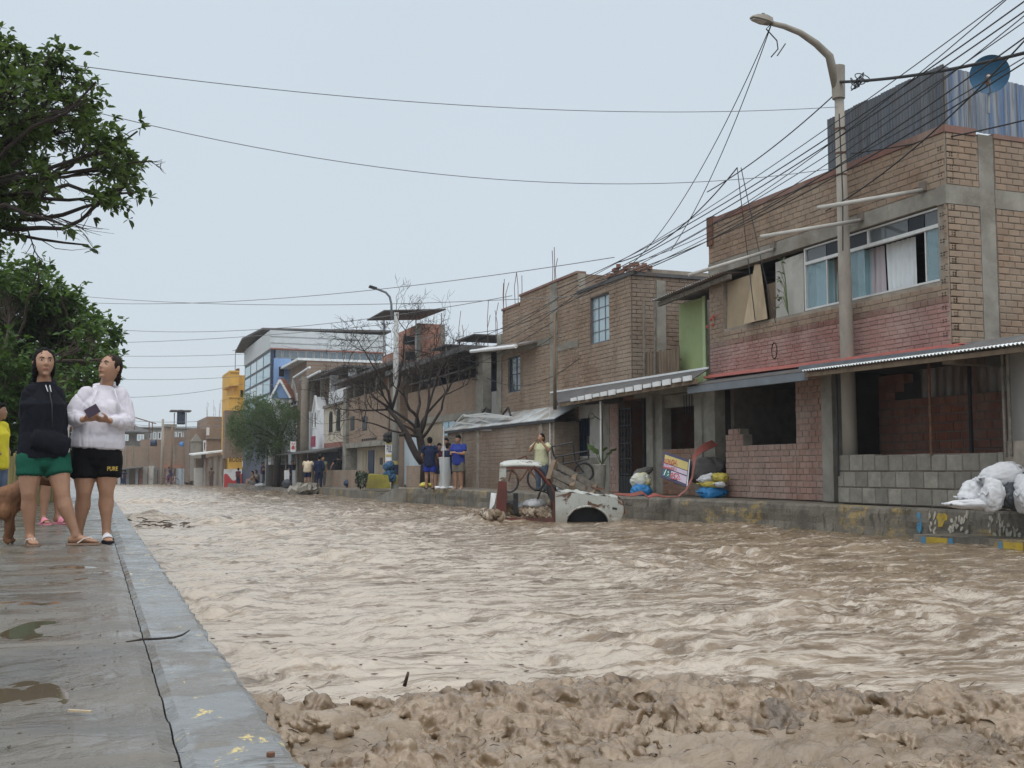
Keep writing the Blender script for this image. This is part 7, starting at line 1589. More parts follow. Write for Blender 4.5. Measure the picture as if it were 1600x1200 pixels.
def panel(x0, x1, y0, y1, d0, d1, m, name): return MB().hexa([bp_(x0, y0, d1), bp_(x1, y0, d1), bp_(x1, y0, d0), bp_(x0, y0, d0), bp_(x0, y1, d1), bp_(x1, y1, d1), bp_(x1, y1, d0), bp_(x0, y1, d0)]).build(name, M[m], sg)
panel(-1, 1, -1, 1, -.03, 0, 'sign_navy', 'board'); panel(-.86, .86, .18, .78, .002, .006, 'sign_yellow', 'banner_top'); panel(-.86, .86, -.18, .12, .002, .006, 'sign_lilac', 'banner_middle'); panel(-.86, -.32, -.84, -.24, .002, .006, 'sign_teal', 'banner_corner'); panel(-.28, .86, -.80, -.26, .002, .006, 'sign_lilac', 'banner_bottom'); panel(.93, .985, -1, 1, .003, .02, 'alu', 'frame')
for s_, x, y, h, m, w_ in (('SOLDADURA', 0, .42, .20, 'red_flat', 1.5), ('TRABAJOS EN FIERRO', 0, -.03, .11, 'red_flat', 1.6), ('19', -.56, -.54, .24, 'white', .36), ('952065', .30, -.53, .24, 'red_flat', 1.05)): text(s_, (u_, nn_), bp_(x, y, .009), 0, h, m, sg, w=w_ * Wb / 2, upv=up_)
# things in front of the white wall: cargo tricycle frame, plant, pot, lamp loop
cy = thing('cargo_tricycle', 'black frame of a cargo tricycle parked before the white wall', 'tricycle', at_d(895, 760, 27))
mb = MB(); P_ = lambda x, y, d=26.6: at_d(x, y, d)
for a, b in (((862, 698), (895, 691)), ((895, 691), (899, 722)), ((868, 714), (917, 705)), ((917, 705), (920, 716)), ((868, 714), (868, 728)), ((868, 727), (920, 717)), ((880, 712), (880, 726)), ((905, 708), (905, 720)), ((900, 722), (912, 738)), ((872, 728), (880, 742)), ((880, 742), (912, 738)), ((862, 698), (866, 714))):
    mb.tube([P_(*a), P_(*b)], .022, 6); mb.tube([P_(*a, 27.3), P_(*b, 27.3)], .02, 6)
for a in ((868, 714), (917, 705), (920, 717), (868, 727)): mb.tube([P_(*a), P_(*a, 27.3)], .018, 5)
mb.build('frame', M['black'], cy)
for x, y, r_, d in ((912, 738, .23, 26.9), (870, 750, .25, 27.2), (884, 752, .25, 26.5)):
    c = at_d(x, y, d); wh = MB(); wh.tube([c + (uv * math.cos(a) + Vector((0, 0, math.sin(a)))) * r_ for a in np.linspace(0, 2 * math.pi, 21)], .03, 6, cap=False); wo_ = wh.build('wheel', M['black'], cy)
    sp = MB()
    for a in np.linspace(0, math.pi, 6): v = (uv * math.cos(a) + Vector((0, 0, math.sin(a)))) * r_; sp.tube([c - v, c + v], .005, 4)
    sp.build('spokes', M['steel'], wo_)
cy2 = thing('bicycle', 'old dark bicycle leaning on the shed wall behind the wrecked cab', 'bicycle', at_d(815, 765, 29.2))
mb = MB()
for a, b in (((788, 726), (822, 712)), ((822, 712), (828, 740)), ((800, 730), (826, 732)), ((800, 730), (795, 752)), ((826, 732), (812, 752)), ((812, 752), (800, 730)), ((790, 722), (797, 728)), ((826, 732), (838, 748))): mb.tube([at_d(*a, 29.0), at_d(*b, 29.0)], .025, 6)
mb.build('frame', M['rust'], cy2)
for x, y in ((796, 752), (838, 748)):
    c = at_d(x, y, 29.0); wh = MB(); wh.tube([c + (uv * math.cos(a) * .8 + Vector((0, 0, math.sin(a)))) * .29 for a in np.linspace(0, 2 * math.pi, 21)], .03, 6, cap=False); wh.build('wheel', M['black'], cy2)
pp = thing('potted_plant', 'broad leafed plant in a grey tub at the corner of the white wall', 'plant', at_d(936, 762, 27.0))
MB().tube([at_d(936, y, 27.0) for y in (766, 762, 745, 726)], [.10, .14, .17, .18], 14).build('tub', M['concrete'], pp)
mb = MB(); b0 = at_d(940, 726, 27.0)
for k in range(5):
    a = at_d(930 + 6 * k, 706 + 5 * (k % 2), 27 - .1 * k); d = (a - b0); n2 = Vector((-d.z, 0, d.x)).normalized() * .09; mb.tube([b0, a], .01, 5); tip = a + d.normalized() * .16 + (Vector((-.14, 0, .06)) if k < 2 else Vector((.08, 0, .0)))
    mb.add([a, (a + tip) / 2 + n2, tip, (a + tip) / 2 - n2], [(0, 1, 2, 3)])
mb.build('leaves', M['leaf_green'], pp)
wl_ = MB(); wl_.tube([at_d(938, 618, 27.6), at_d(940, 700, 27.6), at_d(941, 768, 27.6)], .045, 8); tag(wl_.build('wooden_post', M['wood']), 'crooked wooden post before the corner of the white wall', 'post')
lp_ = MB(); c = at_d(924, 650, 27.5); lp_.tube([c + (uv * math.cos(a) + Vector((0, 0, math.sin(a)))) * .075 for a in np.linspace(0, 6.28, 13)], .012, 5); lp_.tube([c + uv * .07, at_d(938, 656, 27.5)], .014, 5); tag(lp_.build('iron_ring', M['black']), 'iron ring bracket on the wooden post before the white wall', 'bracket')
# group by the bare tree
pr = MB(); c0 = on_z(694, 766, 0); c0 = Vector((c0.x, c0.y, 0)) if c0.y < 60 else Vector((10.9, 33.4, 0)); c0 = Vector((ray(695, 740).x / ray(695, 740).y * 33.2, 33.2, 0))
V, Fc = [], []
for i in range(13):
    for k in range(20):
        a = 2 * math.pi * k / 20; r_ = .17 + .02 * math.sin(3 * a + i * .5) + .012 * math.sin(7 * a + i); V.append(c0 + Vector((r_ * math.cos(a), r_ * math.sin(a), .02 + 1.0 * i / 12)))
for i in range(12):
    for k in range(20): Fc.append((i * 20 + k, i * 20 + (k + 1) % 20, (i + 1) * 20 + (k + 1) % 20, (i + 1) * 20 + k))
tag(MB().add(V, Fc).build('plastic_roll', M['clear_plastic'], smooth=True), 'upright roll of clear plastic sheet standing among the men by the bare tree', 'plastic roll')
clump('plastic_sheet', [(c0 + Vector((rng.gauss(0, .16), rng.gauss(0, .1), .05)), .1) for _ in range(7)], 0, M['sack_white'], 'crumpled white plastic at the foot of the clear roll', 'plastic', seed=4, voxel=.03, wr=.02, squash=.5)
dq = ray(693, 700); MB_ = MB().tube([(dq.x / dq.y * 33.9, 33.9, 0), (dq.x / dq.y * 33.9, 33.9, 2.05)], .025, 6); tag(MB_.build('thin_post', M['alu']), 'thin pale post standing among the men by the bare tree', 'post')
clump('yellow_bag', [(Vector((10.7, 36.2, .06)) + Vector((rng.gauss(0, .14), rng.gauss(0, .05), rng.uniform(0, .08))), .12) for _ in range(6)], 0, M['sack_yellow'], 'pale yellow plastic bag lying at the kerb corner', 'bag', seed=6, voxel=.03, wr=.02)
# farther pavement
F45 = lambda x, y, Y=44.0: on_y(x, y, Y)
ys_ = thing('mesh_sack', 'big yellow mesh sack spread like a tent on the far pavement', 'sack', F45(592, 764))
MB().hexa([F45(572, 763), F45(611, 763), F45(609, 763, 45.4), F45(575, 763, 45.4), F45(576, 741), F45(606, 742), F45(604, 742, 45), F45(579, 740, 45)]).build('cover', M['mesh_yellow'], ys_)
gh = MB()
for _ in range(260):
    c = on_y(rng.uniform(556, 574), rng.uniform(738, 762), rng.uniform(46, 48)); v = Vector((rng.gauss(0, 1), rng.gauss(0, 1), rng.gauss(0, 1))).normalized() * .12; w_ = v.cross(Vector((0, 0, 1))).normalized() * .05; gh.add([c - v, c + w_, c + v, c - w_], [(0, 1, 2, 3)])
bu = gh.build('bush', M['leaf_dark']); tag(bu, 'dark green bush beside the yellow mesh sack', 'bush')
bag('tub', 'dark plastic basin upside down on the far pavement', on_y(549, 755, 54), (.75, .6, .45), 0, 0, 'navy', 'basin', 31, ears=False)
ps = thing('poster_stand', 'white and yellow poster stand beside the painted lamp post', 'poster', F45(610, 765, 45.2))
MB().hexa([on_y(602, 750, 45.6), on_y(617, 748, 45.2), on_y(617, 748, 45.35), on_y(602, 750, 45.75), on_y(602, 691, 45.6), on_y(617, 688, 45.2), on_y(617, 688, 45.35), on_y(602, 691, 45.75)]).build('board', M['white'], ps)
pu_ = (on_y(617, 700, 45.2) - on_y(602, 700, 45.6)).normalized(); pn_ = pu_.cross(Vector((0, 0, 1)))
for y0, y1, m in ((691.5, 694.5, 'sign_yellow'), (710, 713.5, 'sign_yellow'), (720, 727, 'sign_pink'), (733, 738, 'sign_yellow')):
    a, b = on_y(602.8, y1, 45.57), on_y(616, y1, 45.22); c, d = on_y(616, y0, 45.22), on_y(602.8, y0, 45.57); MB().prism([a + pn_ * .012, b + pn_ * .012, c + pn_ * .012, d + pn_ * .012], -pn_ * .008).build('print', M[m], ps)
text('FULL', (pu_, pn_), on_y(609.5, 702, 45.4) + pn_ * .02, 0, .42, 'sign_navy', ps, w=.34)
bl = clump('blue_bundle', [(on_y(rng.uniform(605, 614), rng.uniform(726, 750), 44.2), .16) for _ in range(10)], 0, M['cloth_blue'], 'blue cloth bundle hanging beside the painted lamp post', 'bundle', seed=8, voxel=.03, wr=.05, squash=1)
clump('dark_bundle', [(on_y(rng.uniform(604, 616), rng.uniform(678, 688), 45.4), .17) for _ in range(8)], 0, M['black'], 'dark crumpled bundle on top of the poster stand', 'bundle', seed=9, voxel=.04, wr=.03, squash=.8)
for i, (x0, x1, lab) in enumerate(((444, 452, 'left white board standing on the far pavement'), (456.5, 462, 'right white board standing on the far pavement'))):
    tag(MB().hexa([on_y(x0, 760, 66 + i), on_y(x1, 760, 66 + i), on_y(x1, 760, 66.3 + i), on_y(x0, 760, 66.3 + i), on_y(x0, 735, 66 + i), on_y(x1, 734.5, 66 + i), on_y(x1, 734.5, 66.3 + i), on_y(x0, 735, 66.3 + i)]).build('white_board', M['white']), lab, 'board')
bag('sack', 'dark sack before the white boards on the far pavement', on_y(448.5, 756, 65), (.55, .5, .5), 0, 0, 'sack_dark', 'sack', 33); bag('sack', 'white sack beside the people sitting on the far kerb', on_y(406, 758, 72), (.62, .4, .26), 0, 0, 'sack_white', 'sack', 34)
clump('tarpaulin', [(on_y(432 + rng.gauss(0, 5), 752 + rng.uniform(-10, 6), 75 + rng.uniform(0, 1)), .36) for _ in range(12)], 0, M['cloth_blue'], 'blue tarpaulin draped over a heap beside the hugging pair', 'tarpaulin', seed=12, voxel=.07, wr=.05, squash=.8)
rub = MB()
for _ in range(46):
    c = on_y(474 + rng.gauss(0, 9), 768 + rng.uniform(-7, 3), 55 + rng.uniform(-1, 1)); s_ = rng.uniform(.08, .26); r_ = Euler((rng.uniform(0, 3), rng.uniform(0, 3), rng.uniform(0, 3))).to_matrix()
    rub.hexa([c + r_ @ Vector(v) for v in ((-s_, -s_, -s_ * .5), (s_, -s_, -s_ * .6), (s_ * .9, s_, -s_ * .5), (-s_, s_ * .8, -s_ * .5), (-s_ * .8, -s_, s_ * .5), (s_ * .7, -s_ * .9, s_ * .4), (s_, s_ * .9, s_ * .5), (-s_ * .9, s_, s_ * .45))])
tag(rub.build('rubble', M['concrete']), 'heap of broken concrete at the end of the far kerb', 'rubble', kind='stuff')
# ================================================================ POLES AND LAMPS
lp = thing('street_lamp', 'tall concrete street lamp with a curved arm in front of the near brick house', 'street lamp', (12.5, 15.88, 0))
MB().tube([(12.52, 15.88, 0), (12.5, 15.88, 3), (12.46, 15.88, 7.55)], [.135, .122, .080], 16).build('pole', M['pole'], lp, smooth=True)
MB().tube([(12.45, 15.88, 7.32), (12.45, 15.88, 7.33), (12.45, 15.88, 7.93), (12.45, 15.88, 7.94)], [.06, .115, .125, .10], 16).build('collar', M['pole'], lp)
ap = [on_x(1309, 101, 12.4)]
for px, py, X in ((1296, 88, 12.15), (1275, 68, 11.8), (1250, 51, 11.45), (1225, 41, 11.12), (1206, 36.5, 10.85)):
    d = ray(px, py); ap.append(CO + d * (15.88 / d.y))
ap[0] = Vector((12.42, 15.88, 7.50)); MB().tube(ap, [.085, .075, .065, .055, .05, .045], 10).build('arm', M['pole'], lp, smooth=True)
h0, h1 = ap[-1], (lambda d: CO + d * (15.88 / d.y))(ray(1174, 27)); dd = (h1 - h0); hn = MB()
for i in range(2): pass
stn = [(0, .05, .05), (.08, .09, .075), (.4, .12, .085), (.8, .10, .055), (1.0, .06, .02)]
sd_ = Vector((0, 1, 0)); up2 = dd.normalized().cross(sd_); up2 = up2 if up2.z > 0 else -up2
V = []
for t_, a, b in stn:
    c = h0 + dd * t_; V += [c - sd_ * a - up2 * b * .25, c + sd_ * a - up2 * b * .25, c + sd_ * a * .8 + up2 * b, c - sd_ * a * .8 + up2 * b]
Fc = [(4 * i + k, 4 * i + (k + 1) % 4, 4 * i + 4 + (k + 1) % 4, 4 * i + 4 + k) for i in range(4) for k in range(4)] + [(3, 2, 1, 0), (16, 17, 18, 19)]
hd_ = MB().add(V, Fc).build('lamp_head', M['pole'], lp); MB().hexa([h0 + dd * a - sd_ * .07 * s - up2 * .035 for a, s in ((.35, 1), (.95, .7), (.95, -.7), (.35, -1))] + [h0 + dd * a - sd_ * .07 * s - up2 * .018 for a, s in ((.35, 1), (.95, .7), (.95, -.7), (.35, -1))]).build('lens', M['plaster'], hd_)
MB().tube([h0 + dd * .45 + up2 * .08, h0 + dd * .45 + up2 * .13], .035, 8).build('sensor', M['grey_trim'], hd_)
for i, z in enumerate((6.75, 6.3, 5.9, 5.35)): MB().tube([(12.47, 15.88, z), (12.47, 15.88, z + .03)], .10, 12).build('band', M['rust'], lp)
MB().tube([(12.36, 15.76, 7.0), (12.38, 15.74, 5.5), (12.36, 15.75, 4.5)], .012, 5).build('pole_cable', M['cable'], lp)
Y2 = 44.4; d = ray(617, 752); X2 = d.x / d.y * Y2; zz = lambda q: on_y(617, q, Y2).z
l2 = thing('street_lamp', 'concrete lamp post with yellow and navy painted bands beside the bare tree', 'street lamp', (X2, Y2, -.27))
MB().tube([(X2, Y2, zz(720)), (X2, Y2, zz(488))], [.15, .10], 12).build('pole', M['pole_pale'], l2, smooth=True)
for a, b, m in ((765, 757, 'pole_pale'), (757, 742, 'pole_yellow'), (742, 726, 'navy'), (726, 720, 'pole_yellow')): MB().tube([(X2, Y2, zz(a)), (X2, Y2, zz(b) - .002)], .156 if a > 750 else .153, 12).build('painted_band', M[m], l2)
A2 = [on_y(x, y, Y2) for x, y in ((612, 500), (611.5, 475), (609, 464), (603, 457), (592, 452.5), (583, 450))]; MB().tube(A2, .05, 8).build('arm', M['grey_trim'], l2, smooth=True)
MB().bar(on_y(588, 451, Y2), on_y(577, 447.5, Y2), .22, .09).build('lamp_head', M['black'], l2)
for i, (px, Y, y0, y1, r_, m, lab) in enumerate(((867, 27.6, 640, 489, .05, 'wood', 'dark wooden service mast against the raw brick house'), (553, 57.2, 762, 592, .17, 'pole', 'grey concrete pole at the corner of the beige house'), (477, 66.5, 764, 588, .30, 'pole_dark', 'thick brown concrete pole between the white house and the leafy tree'), (256, 108, 757, 655, .14, 'pole', 'thin concrete utility pole at the street end'), (271, 112, 757, 664, .10, 'wood', 'short wooden pole beside the utility pole at the street end'), (608, 47, 760, 560, .07, 'wood_grey', 'thin grey post behind the painted lamp post'))):
    d = ray(px, 600); X = d.x / d.y * Y; z0_, z1_ = on_y(px, y0, Y).z, on_y(px, y1, Y).z
    tag(MB().tube([(X, Y, z0_), (X, Y, z1_)], [r_, r_ * .75], 12).build('utility_pole', M[m], smooth=True), lab, 'pole')
X = 12.6; md = MB()
for a, b in (((870, 487), (866, 520)), ((826, 512), (866, 530)), ((866, 530), (905, 560)), ((872, 500), (874, 512))): md.tube([on_x(*a, 12.62), on_x(*b, 12.62)], .018, 5)
tag(md.build('cable_bracket', M['wood']), 'crossed service bracket with cables on the raw brick house front', 'bracket')
# ================================================================ TREES
def leaf_mat(name, a, b, c, tr=.35):
    t = NT(name); r_ = t.rnd()
    q = t.ramp(r_, [(0, a), (.55, b), (1, c)]); q = t.mix(t.ramp(t.noise(.9, 3), [(.35, 0.0), (.7, .55)]), q, sh(a, .8))
    t.col(q); t.rough(.42); t.b.inputs['Specular IOR Level'].default_value = .35
    tl = t.n('BsdfTranslucent'); t.l(t.mix(.5, q, (.14, .22, .03)), tl.inputs[0]); mxs = t.n('MixShader'); mxs.inputs[0].default_value = tr
    out = [n for n in t.t.nodes if n.type == 'OUTPUT_MATERIAL'][0]; t.l(t.b.outputs[0], mxs.inputs[1]); t.l(tl.outputs[0], mxs.inputs[2]); t.l(mxs.outputs[0], out.inputs[0]); return t.m
M['leaf_near'] = leaf_mat('leaf_near', (.030, .058, .016), (.062, .10, .027), (.125, .165, .06)); M['leaf_mid'] = leaf_mat('leaf_mid', (.032, .072, .017), (.07, .14, .03), (.12, .20, .05)); M['leaf_far'] = leaf_mat('leaf_far', (.045, .085, .03), (.085, .14, .045), (.15, .20, .07), .3)
LEAF = [(0, 0, 0), (-.22, .38, .05), (-.20, .70, .02), (0, 1, -.10), (.20, .70, .02), (.22, .38, .05), (0, .5, -.03)]
LF = [(0, 6, 1), (1, 6, 2), (2, 6, 3), (3, 6, 4), (4, 6, 5), (5, 6, 0)]
LF2 = [(0, 6, 2, 1), (2, 6, 3), (3, 6, 4), (0, 5, 4, 6)]
def frame_of(d, rng):
    d = d.normalized(); a = d.cross(Vector((rng.gauss(0, .4), rng.gauss(0, .4), 1))); a = a.normalized() if a.length > 1e-4 else Vector((1, 0, 0)); return a, d, a.cross(d)
def leaves_mesh(specs, name, m, parent, simple=False):
    """specs: (base, direction, length, width factor, roll rng)"""
    V, Fc = [], []; pts = [(0, 0, 0), (-.2, .45, .04), (0, 1, -.08), (.2, .45, .04)] if simple else LEAF; fs = [(0, 3, 2, 1)] if simple else LF2
    for A, L, wd, (a, d, n) in specs:
        k = len(V); V.extend([A + a * (x * L * wd) + d * (y * L) + n * (z * L) for x, y, z in pts]); Fc.extend([tuple(i + k for i in f) for f in fs])
    mb = MB(); mb.add(V, Fc); off = wl(parent); o = link(name, mb.mesh(name, off), parent); o.data.materials.append(m); o['kind'] = 'stuff'; return o
def curved(a, b, rng, bend=.12, n=5):
    L = (b - a).length; m_ = Vector((rng.gauss(0, 1), rng.gauss(0, 1), rng.gauss(0, .6))) * L * bend
    return [a.lerp(b, i / n) + m_ * math.sin(math.pi * i / n) + Vector((rng.gauss(0, 1), rng.gauss(0, 1), rng.gauss(0, 1))) * L * .012 * (0 < i < n) for i in range(n + 1)]
def leafy_tree(name, label, base, fork, blobs, L, per, ros, m, bark, seed, trunk_r, droop=.25, indiv=0, wd=1.0, simple=False, twig_r=.008, bare=()):
    rng = random.Random(seed); tr = thing(name, label, 'tree', base)
    wood = MB(); base, fork = Vector(base), Vector(fork)
    tp = curved(base, fork, rng, .05, 6); wood.tube(tp, [trunk_r * (1 - .45 * i / 6) for i in range(7)], 10); wood.build('trunk', bark, tr, smooth=True)
    br = MB(); specs = []
    for c, r_ in blobs:
        c = Vector(c); st = fork.lerp(base, rng.uniform(0, .12)); p = curved(st, c, rng, .10, 7); rad = trunk_r * .17; br.tube(p, [rad * (1 - .8 * i / 7) + twig_r * .5 for i in range(8)], 6)
        nt_ = int(per * r_ ** 2 * 10)
        for _ in range(nt_):
            v = Vector((rng.gauss(0, 1), rng.gauss(0, 1), rng.gauss(0, .85))).normalized() * r_ * rng.uniform(.25, 1.08) ** .6; e = c + v
            s_ = p[-1].lerp(p[-3], rng.random()); q = curved(s_, e, rng, .14, 3); br.tube(q, [twig_r, twig_r * .7, twig_r * .5, twig_r * .3], 4, cap=False)
            for k in range(rng.choice((1, 2, 2, 3))):
                tip = e + Vector((rng.gauss(0, 1), rng.gauss(0, 1), rng.gauss(0, 1))) * L * .9 if k else e
                ax_ = (tip - s_).normalized()
                for j in range(rng.randint(*ros)):
                    dv = Vector((rng.gauss(0, 1), rng.gauss(0, 1), rng.gauss(0, .7) - droop)) * .9 + ax_ * .6
                    specs.append((tip, L * rng.uniform(.7, 1.25), wd, frame_of(dv, rng)))
    for c, e in bare:
        q = curved(Vector(c), Vector(e), rng, .12, 6); br.tube(q, [twig_r * (1.3 - .18 * i) for i in range(7)], 5)
        for i in range(1, 6):
            for _ in range(2): t_ = q[i] + (q[-1] - q[0]) * rng.uniform(.15, .35) + Vector((rng.gauss(0, 1), rng.gauss(0, 1), rng.gauss(0, .8))) * (q[-1] - q[0]).length * .12; br.tube(curved(q[i], t_, rng, .12, 3), [twig_r * .6, twig_r * .5, twig_r * .35, twig_r * .2], 4)
    br.build('branches', bark, tr, kind='stuff')
    specs.sort(key=lambda s_: dist(s_[0])); inview = []
    if indiv:
        def vis(p): v = p - CO; z = v.x * math.sin(R(YAW)) + v.y * math.cos(R(YAW)); x = v.x * math.cos(R(YAW)) - v.y * math.sin(R(YAW)); return -800 < x / z * FPX
        inview = [s_ for s_ in specs if vis(s_[0])][:indiv]; ids = {id(s_) for s_ in inview}; specs = [s_ for s_ in specs if id(s_) not in ids]
        me = bpy.data.meshes.new('leaf'); me.from_pydata(LEAF, [], LF2); me.materials.append(m)
        for A, Ln, w_, (a, d, n) in inview:
            o = link('leaf', me, tr); o.matrix_local = Matrix.Translation(A - Vector(base)) @ Matrix((a * w_ * Ln, d * Ln, n * Ln)).transposed().to_4x4()
    leaves_mesh(specs, 'foliage', m, tr, simple); return tr
rg = random.Random(11)
def blobs_px(lst, D0, D1, seed):
    r_ = random.Random(seed); out = []
    for px, py, rp in lst: D = r_.uniform(D0, D1); out.append((on_d(px, py, D), rp * D / FPX))
    return out
near = [(38, 82, 18), (84, 76, 13), (12, 116, 34), (60, 112, 36), (100, 118, 30), (25, 150, 50), (150, 128, 15), (80, 160, 40), (128, 165, 32), (20, 205, 55), (150, 205, 40), (180, 228, 34), (200, 258, 24), (205, 285, 18), (172, 262, 34), (165, 300, 26), (110, 205, 36), (25, 262, 52), (10, 305, 40), (50, 312, 22), (178, 312, 20), (60, 285, 26), (-40, 120, 70), (-60, 230, 80), (-50, 330, 70), (100, 352, 10), (138, 383, 9), (14, 352, 16), (218, 300, 10), (215, 205, 9), (0, 78, 22)]
BN = blobs_px(near, 10.6, 13.4, 3)
leafy_tree('shade_tree', 'nearest big broad leafed tree reaching over the pavement at the top left', (-2.9, 12.6, 0), on_d(-70, 290, 12.2), BN, .105, 40, (4, 7), M['leaf_near'], M['bark_dark'], 21, .20, .2, 300, 1.0,
           bare=[(on_d(20, 330, 12), on_d(145, 382, 11.8)), (on_d(30, 345, 12.1), on_d(95, 350, 11.9)), (on_d(60, 330, 12), on_d(160, 358, 12)), (on_d(55, 250, 12), on_d(120, 295, 12)), (on_d(40, 350, 12.2), on_d(66, 415, 12.3)), (on_d(200, 255, 12), on_d(256, 268, 12))])
mid = [(20, 440, 50), (70, 460, 45), (100, 478, 32), (60, 500, 60), (10, 510, 60), (120, 500, 34), (140, 520, 26), (165, 520, 22), (110, 545, 50), (150, 552, 30), (60, 560, 60), (10, 580, 60), (170, 545, 16), (176, 560, 14), (100, 600, 50), (40, 620, 55), (140, 595, 32), (10, 650, 60), (80, 650, 45), (-20, 480, 60), (-40, 580, 70), (30, 690, 40), (75, 690, 30), (60, 425, 14), (112, 640, 30), (0, 436, 26), (88, 446, 12), (150, 500, 14), (-10, 700, 45), (100, 690, 24), (170, 590, 12)]
BM_ = blobs_px(mid, 19.5, 24, 5)
leafy_tree('shade_tree', 'dense green tree standing behind the two women on the left bank', (-2.4, 23, 0), on_d(-20, 640, 22.5), BM_, .145, 24, (4, 7), M['leaf_mid'], M['bark'], 22, .22, .25, 0, 1.0, simple=False)
# weeping tree far down the street
wp = thing('weeping_tree', 'feathery drooping green tree beside the yellow house', 'tree', (on_d(432, 700, 71).x, on_d(432, 700, 71).y, -.46)); W0 = wl(wp)
MB().tube([W0, W0 + Vector((.1, 0, 2)), W0 + Vector((.3, 0, 3.6))], [.26, .2, .14], 8).build('trunk', M['bark'], wp, smooth=True)
rg = random.Random(4); wb, sp_l = MB(), []
for px, py, rp in ((405, 640, 34), (430, 650, 34), (385, 655, 26), (370, 670, 18), (450, 660, 20), (410, 670, 38), (440, 685, 22), (400, 695, 26), (425, 632, 22), (395, 628, 18), (455, 642, 12), (380, 685, 16), (418, 700, 22), (364, 660, 10)):
    D = rg.uniform(67, 73); c = on_d(px, py, D); r_ = rp * D / FPX; wb.tube(curved(W0 + Vector((.2, 0, 3.0)), c, rg, .1, 4), [.09, .07, .05, .04, .02], 5)
    for _ in range(int(60 * r_ ** 2) + 14):
        v = Vector((rg.gauss(0, 1), rg.gauss(0, 1), rg.gauss(0, 1))).normalized() * r_ * rg.random() ** .4; s_ = c + v; ln = rg.uniform(.4, 1.05); out = Vector((v.x, v.y, 0)) * .35
        for k in range(11):
            t_ = k / 10; p = s_ + out * t_ + Vector((0, 0, .18 * t_ - ln * t_ * t_))
            for _ in range(2): sp_l.append((p, rg.uniform(.12, .24), .55, frame_of(Vector((rg.gauss(0, 1), rg.gauss(0, 1), rg.gauss(-.4, .8))), rg)))
wb.build('branches', M['bark_dark'], wp, kind='stuff'); leaves_mesh(sp_l, 'foliage', M['leaf_far'], wp, True)
# bare tree by the men
bt = thing('bare_tree', 'leafless dark tree with a broken leaning limb behind the men', 'tree', (on_y(664, 760, 36.9).x, 36.9, 0)); B0 = wl(bt); rg = random.Random(15)
twm, big = MB(), MB()
def grow(p, d, L, r, lev):
    n = 4; pts = [p]; dd = d.copy()
    for i in range(n): dd = (dd + Vector((rg.gauss(0, .16), rg.gauss(0, .16), rg.gauss(0.02, .12)))).normalized(); pts.append(pts[-1] + dd * L / n)
    r = max(r, .0055); (big if r > .03 else twm).tube(pts, [r * (1 - .12 * i) for i in range(n + 1)], 7 if r > .03 else 4)
    if lev == 0 or r < .003: return
    for k in range(rg.choice((2, 3, 3))):
        i = rg.choice((2, 3, 4)); a = Vector((rg.gauss(0, 1), rg.gauss(0, .8), rg.gauss(.25, .6))).normalized(); nd = (dd * .75 + a * .75).normalized(); grow(pts[i], nd, L * rg.uniform(.6, .88), r * rg.uniform(.5, .68), lev - 1)
f1 = on_y(657, 690, 36.9); big.tube([B0, on_y(664, 725, 36.9), f1, on_y(653, 668, 36.9)], [.20, .165, .14, .12], 10)
for tx, ty, L, r, yy in ((640, 640, 1.4, .085, 36.5), (668, 640, 1.5, .09, 37.2), (690, 640, 1.5, .07, 36.4), (656, 630, 1.3, .08, 37.6), (620, 660, 1.4, .06, 37), (600, 668, 1.5, .05, 36.4), (612, 640, 1.5, .07, 36.8), (700, 610, 1.6, .06, 37), (670, 600, 1.5, .06, 36.6)):
    L *= .74; r *= .8; e = on_y(tx, ty, yy); st = f1.lerp(on_y(653, 668, 36.9), rg.random()); pp_ = curved(st, e, rg, .08, 4); r *= .85; big.tube(pp_, [r * 1.25, r * 1.15, r * 1.05, r, r * .95], 7); d = (e - st).normalized(); grow(e, (d + Vector((0, 0, .3))).normalized(), L, r * .85, 5)
for tx, ty, L, r in ((577, 610, 1.2, .04), (560, 640, 1.2, .035), (590, 585, 1.3, .05), (630, 560, 1.3, .05)):
    L *= .74; r *= .8; e = on_y(tx, ty, 36.6); st = on_y(612, 640, 36.8); pp_ = curved(st, e, rg, .1, 4); big.tube(pp_, [r * 1.4, r * 1.3, r * 1.2, r * 1.1, r], 6); grow(e, (e - st).normalized(), L, r * .8, 5)
big.build('trunk', M['bark_dark'], bt, smooth=True); twm.build('branches', M['bark_dark'], bt, kind='stuff')
lm = MB(); lm.tube([on_y(659, 724, 36.2), on_y(651, 712, 36.2), on_y(643, 696, 36.3), on_y(634, 676, 36.4), on_y(620, 655, 36.6), on_y(602, 634, 36.8)], [.11, .12, .125, .11, .08, .05], 9); lm.tube([on_y(634, 677, 36.4), on_y(625, 680, 36.2)], [.09, .06], 7); lm.build('leaning_limb', M['bark_dark'], bt, smooth=True)
# plank fence on the left bank
fn = thing('plank_fence', 'low yellowish plank fence behind the women along the left bank', 'fence', (-1.2, 18, 0)); pA, pB = Vector((-1.75, 12.0, 0)), Vector((-.50, 26.0, 0)); n_ = 84; rg = random.Random(2)
for i in range(n_):
    a, b = pA.lerp(pB, (i + .06) / n_), pA.lerp(pB, (i + .94) / n_); h = .86 + rg.uniform(-.05, .05); mb = MB(); t_ = Vector((.02 + rg.uniform(0, .012), 0, 0)); mb.hexa([a, a + t_, b + t_, b, a + Vector((rg.uniform(-.01, .01), 0, h)), a + t_ + Vector((0, 0, h)), b + t_ + Vector((0, 0, h + rg.uniform(-.02, .02))), b + Vector((0, 0, h))]); mb.build('plank', M['plank_olive'], fn)
for z in (.25, .66): MB().bar(pA + Vector((-.03, 0, z)), pB + Vector((-.03, 0, z)), .035, .06).build('rail', M['wood'], fn)
sh2 = MB()
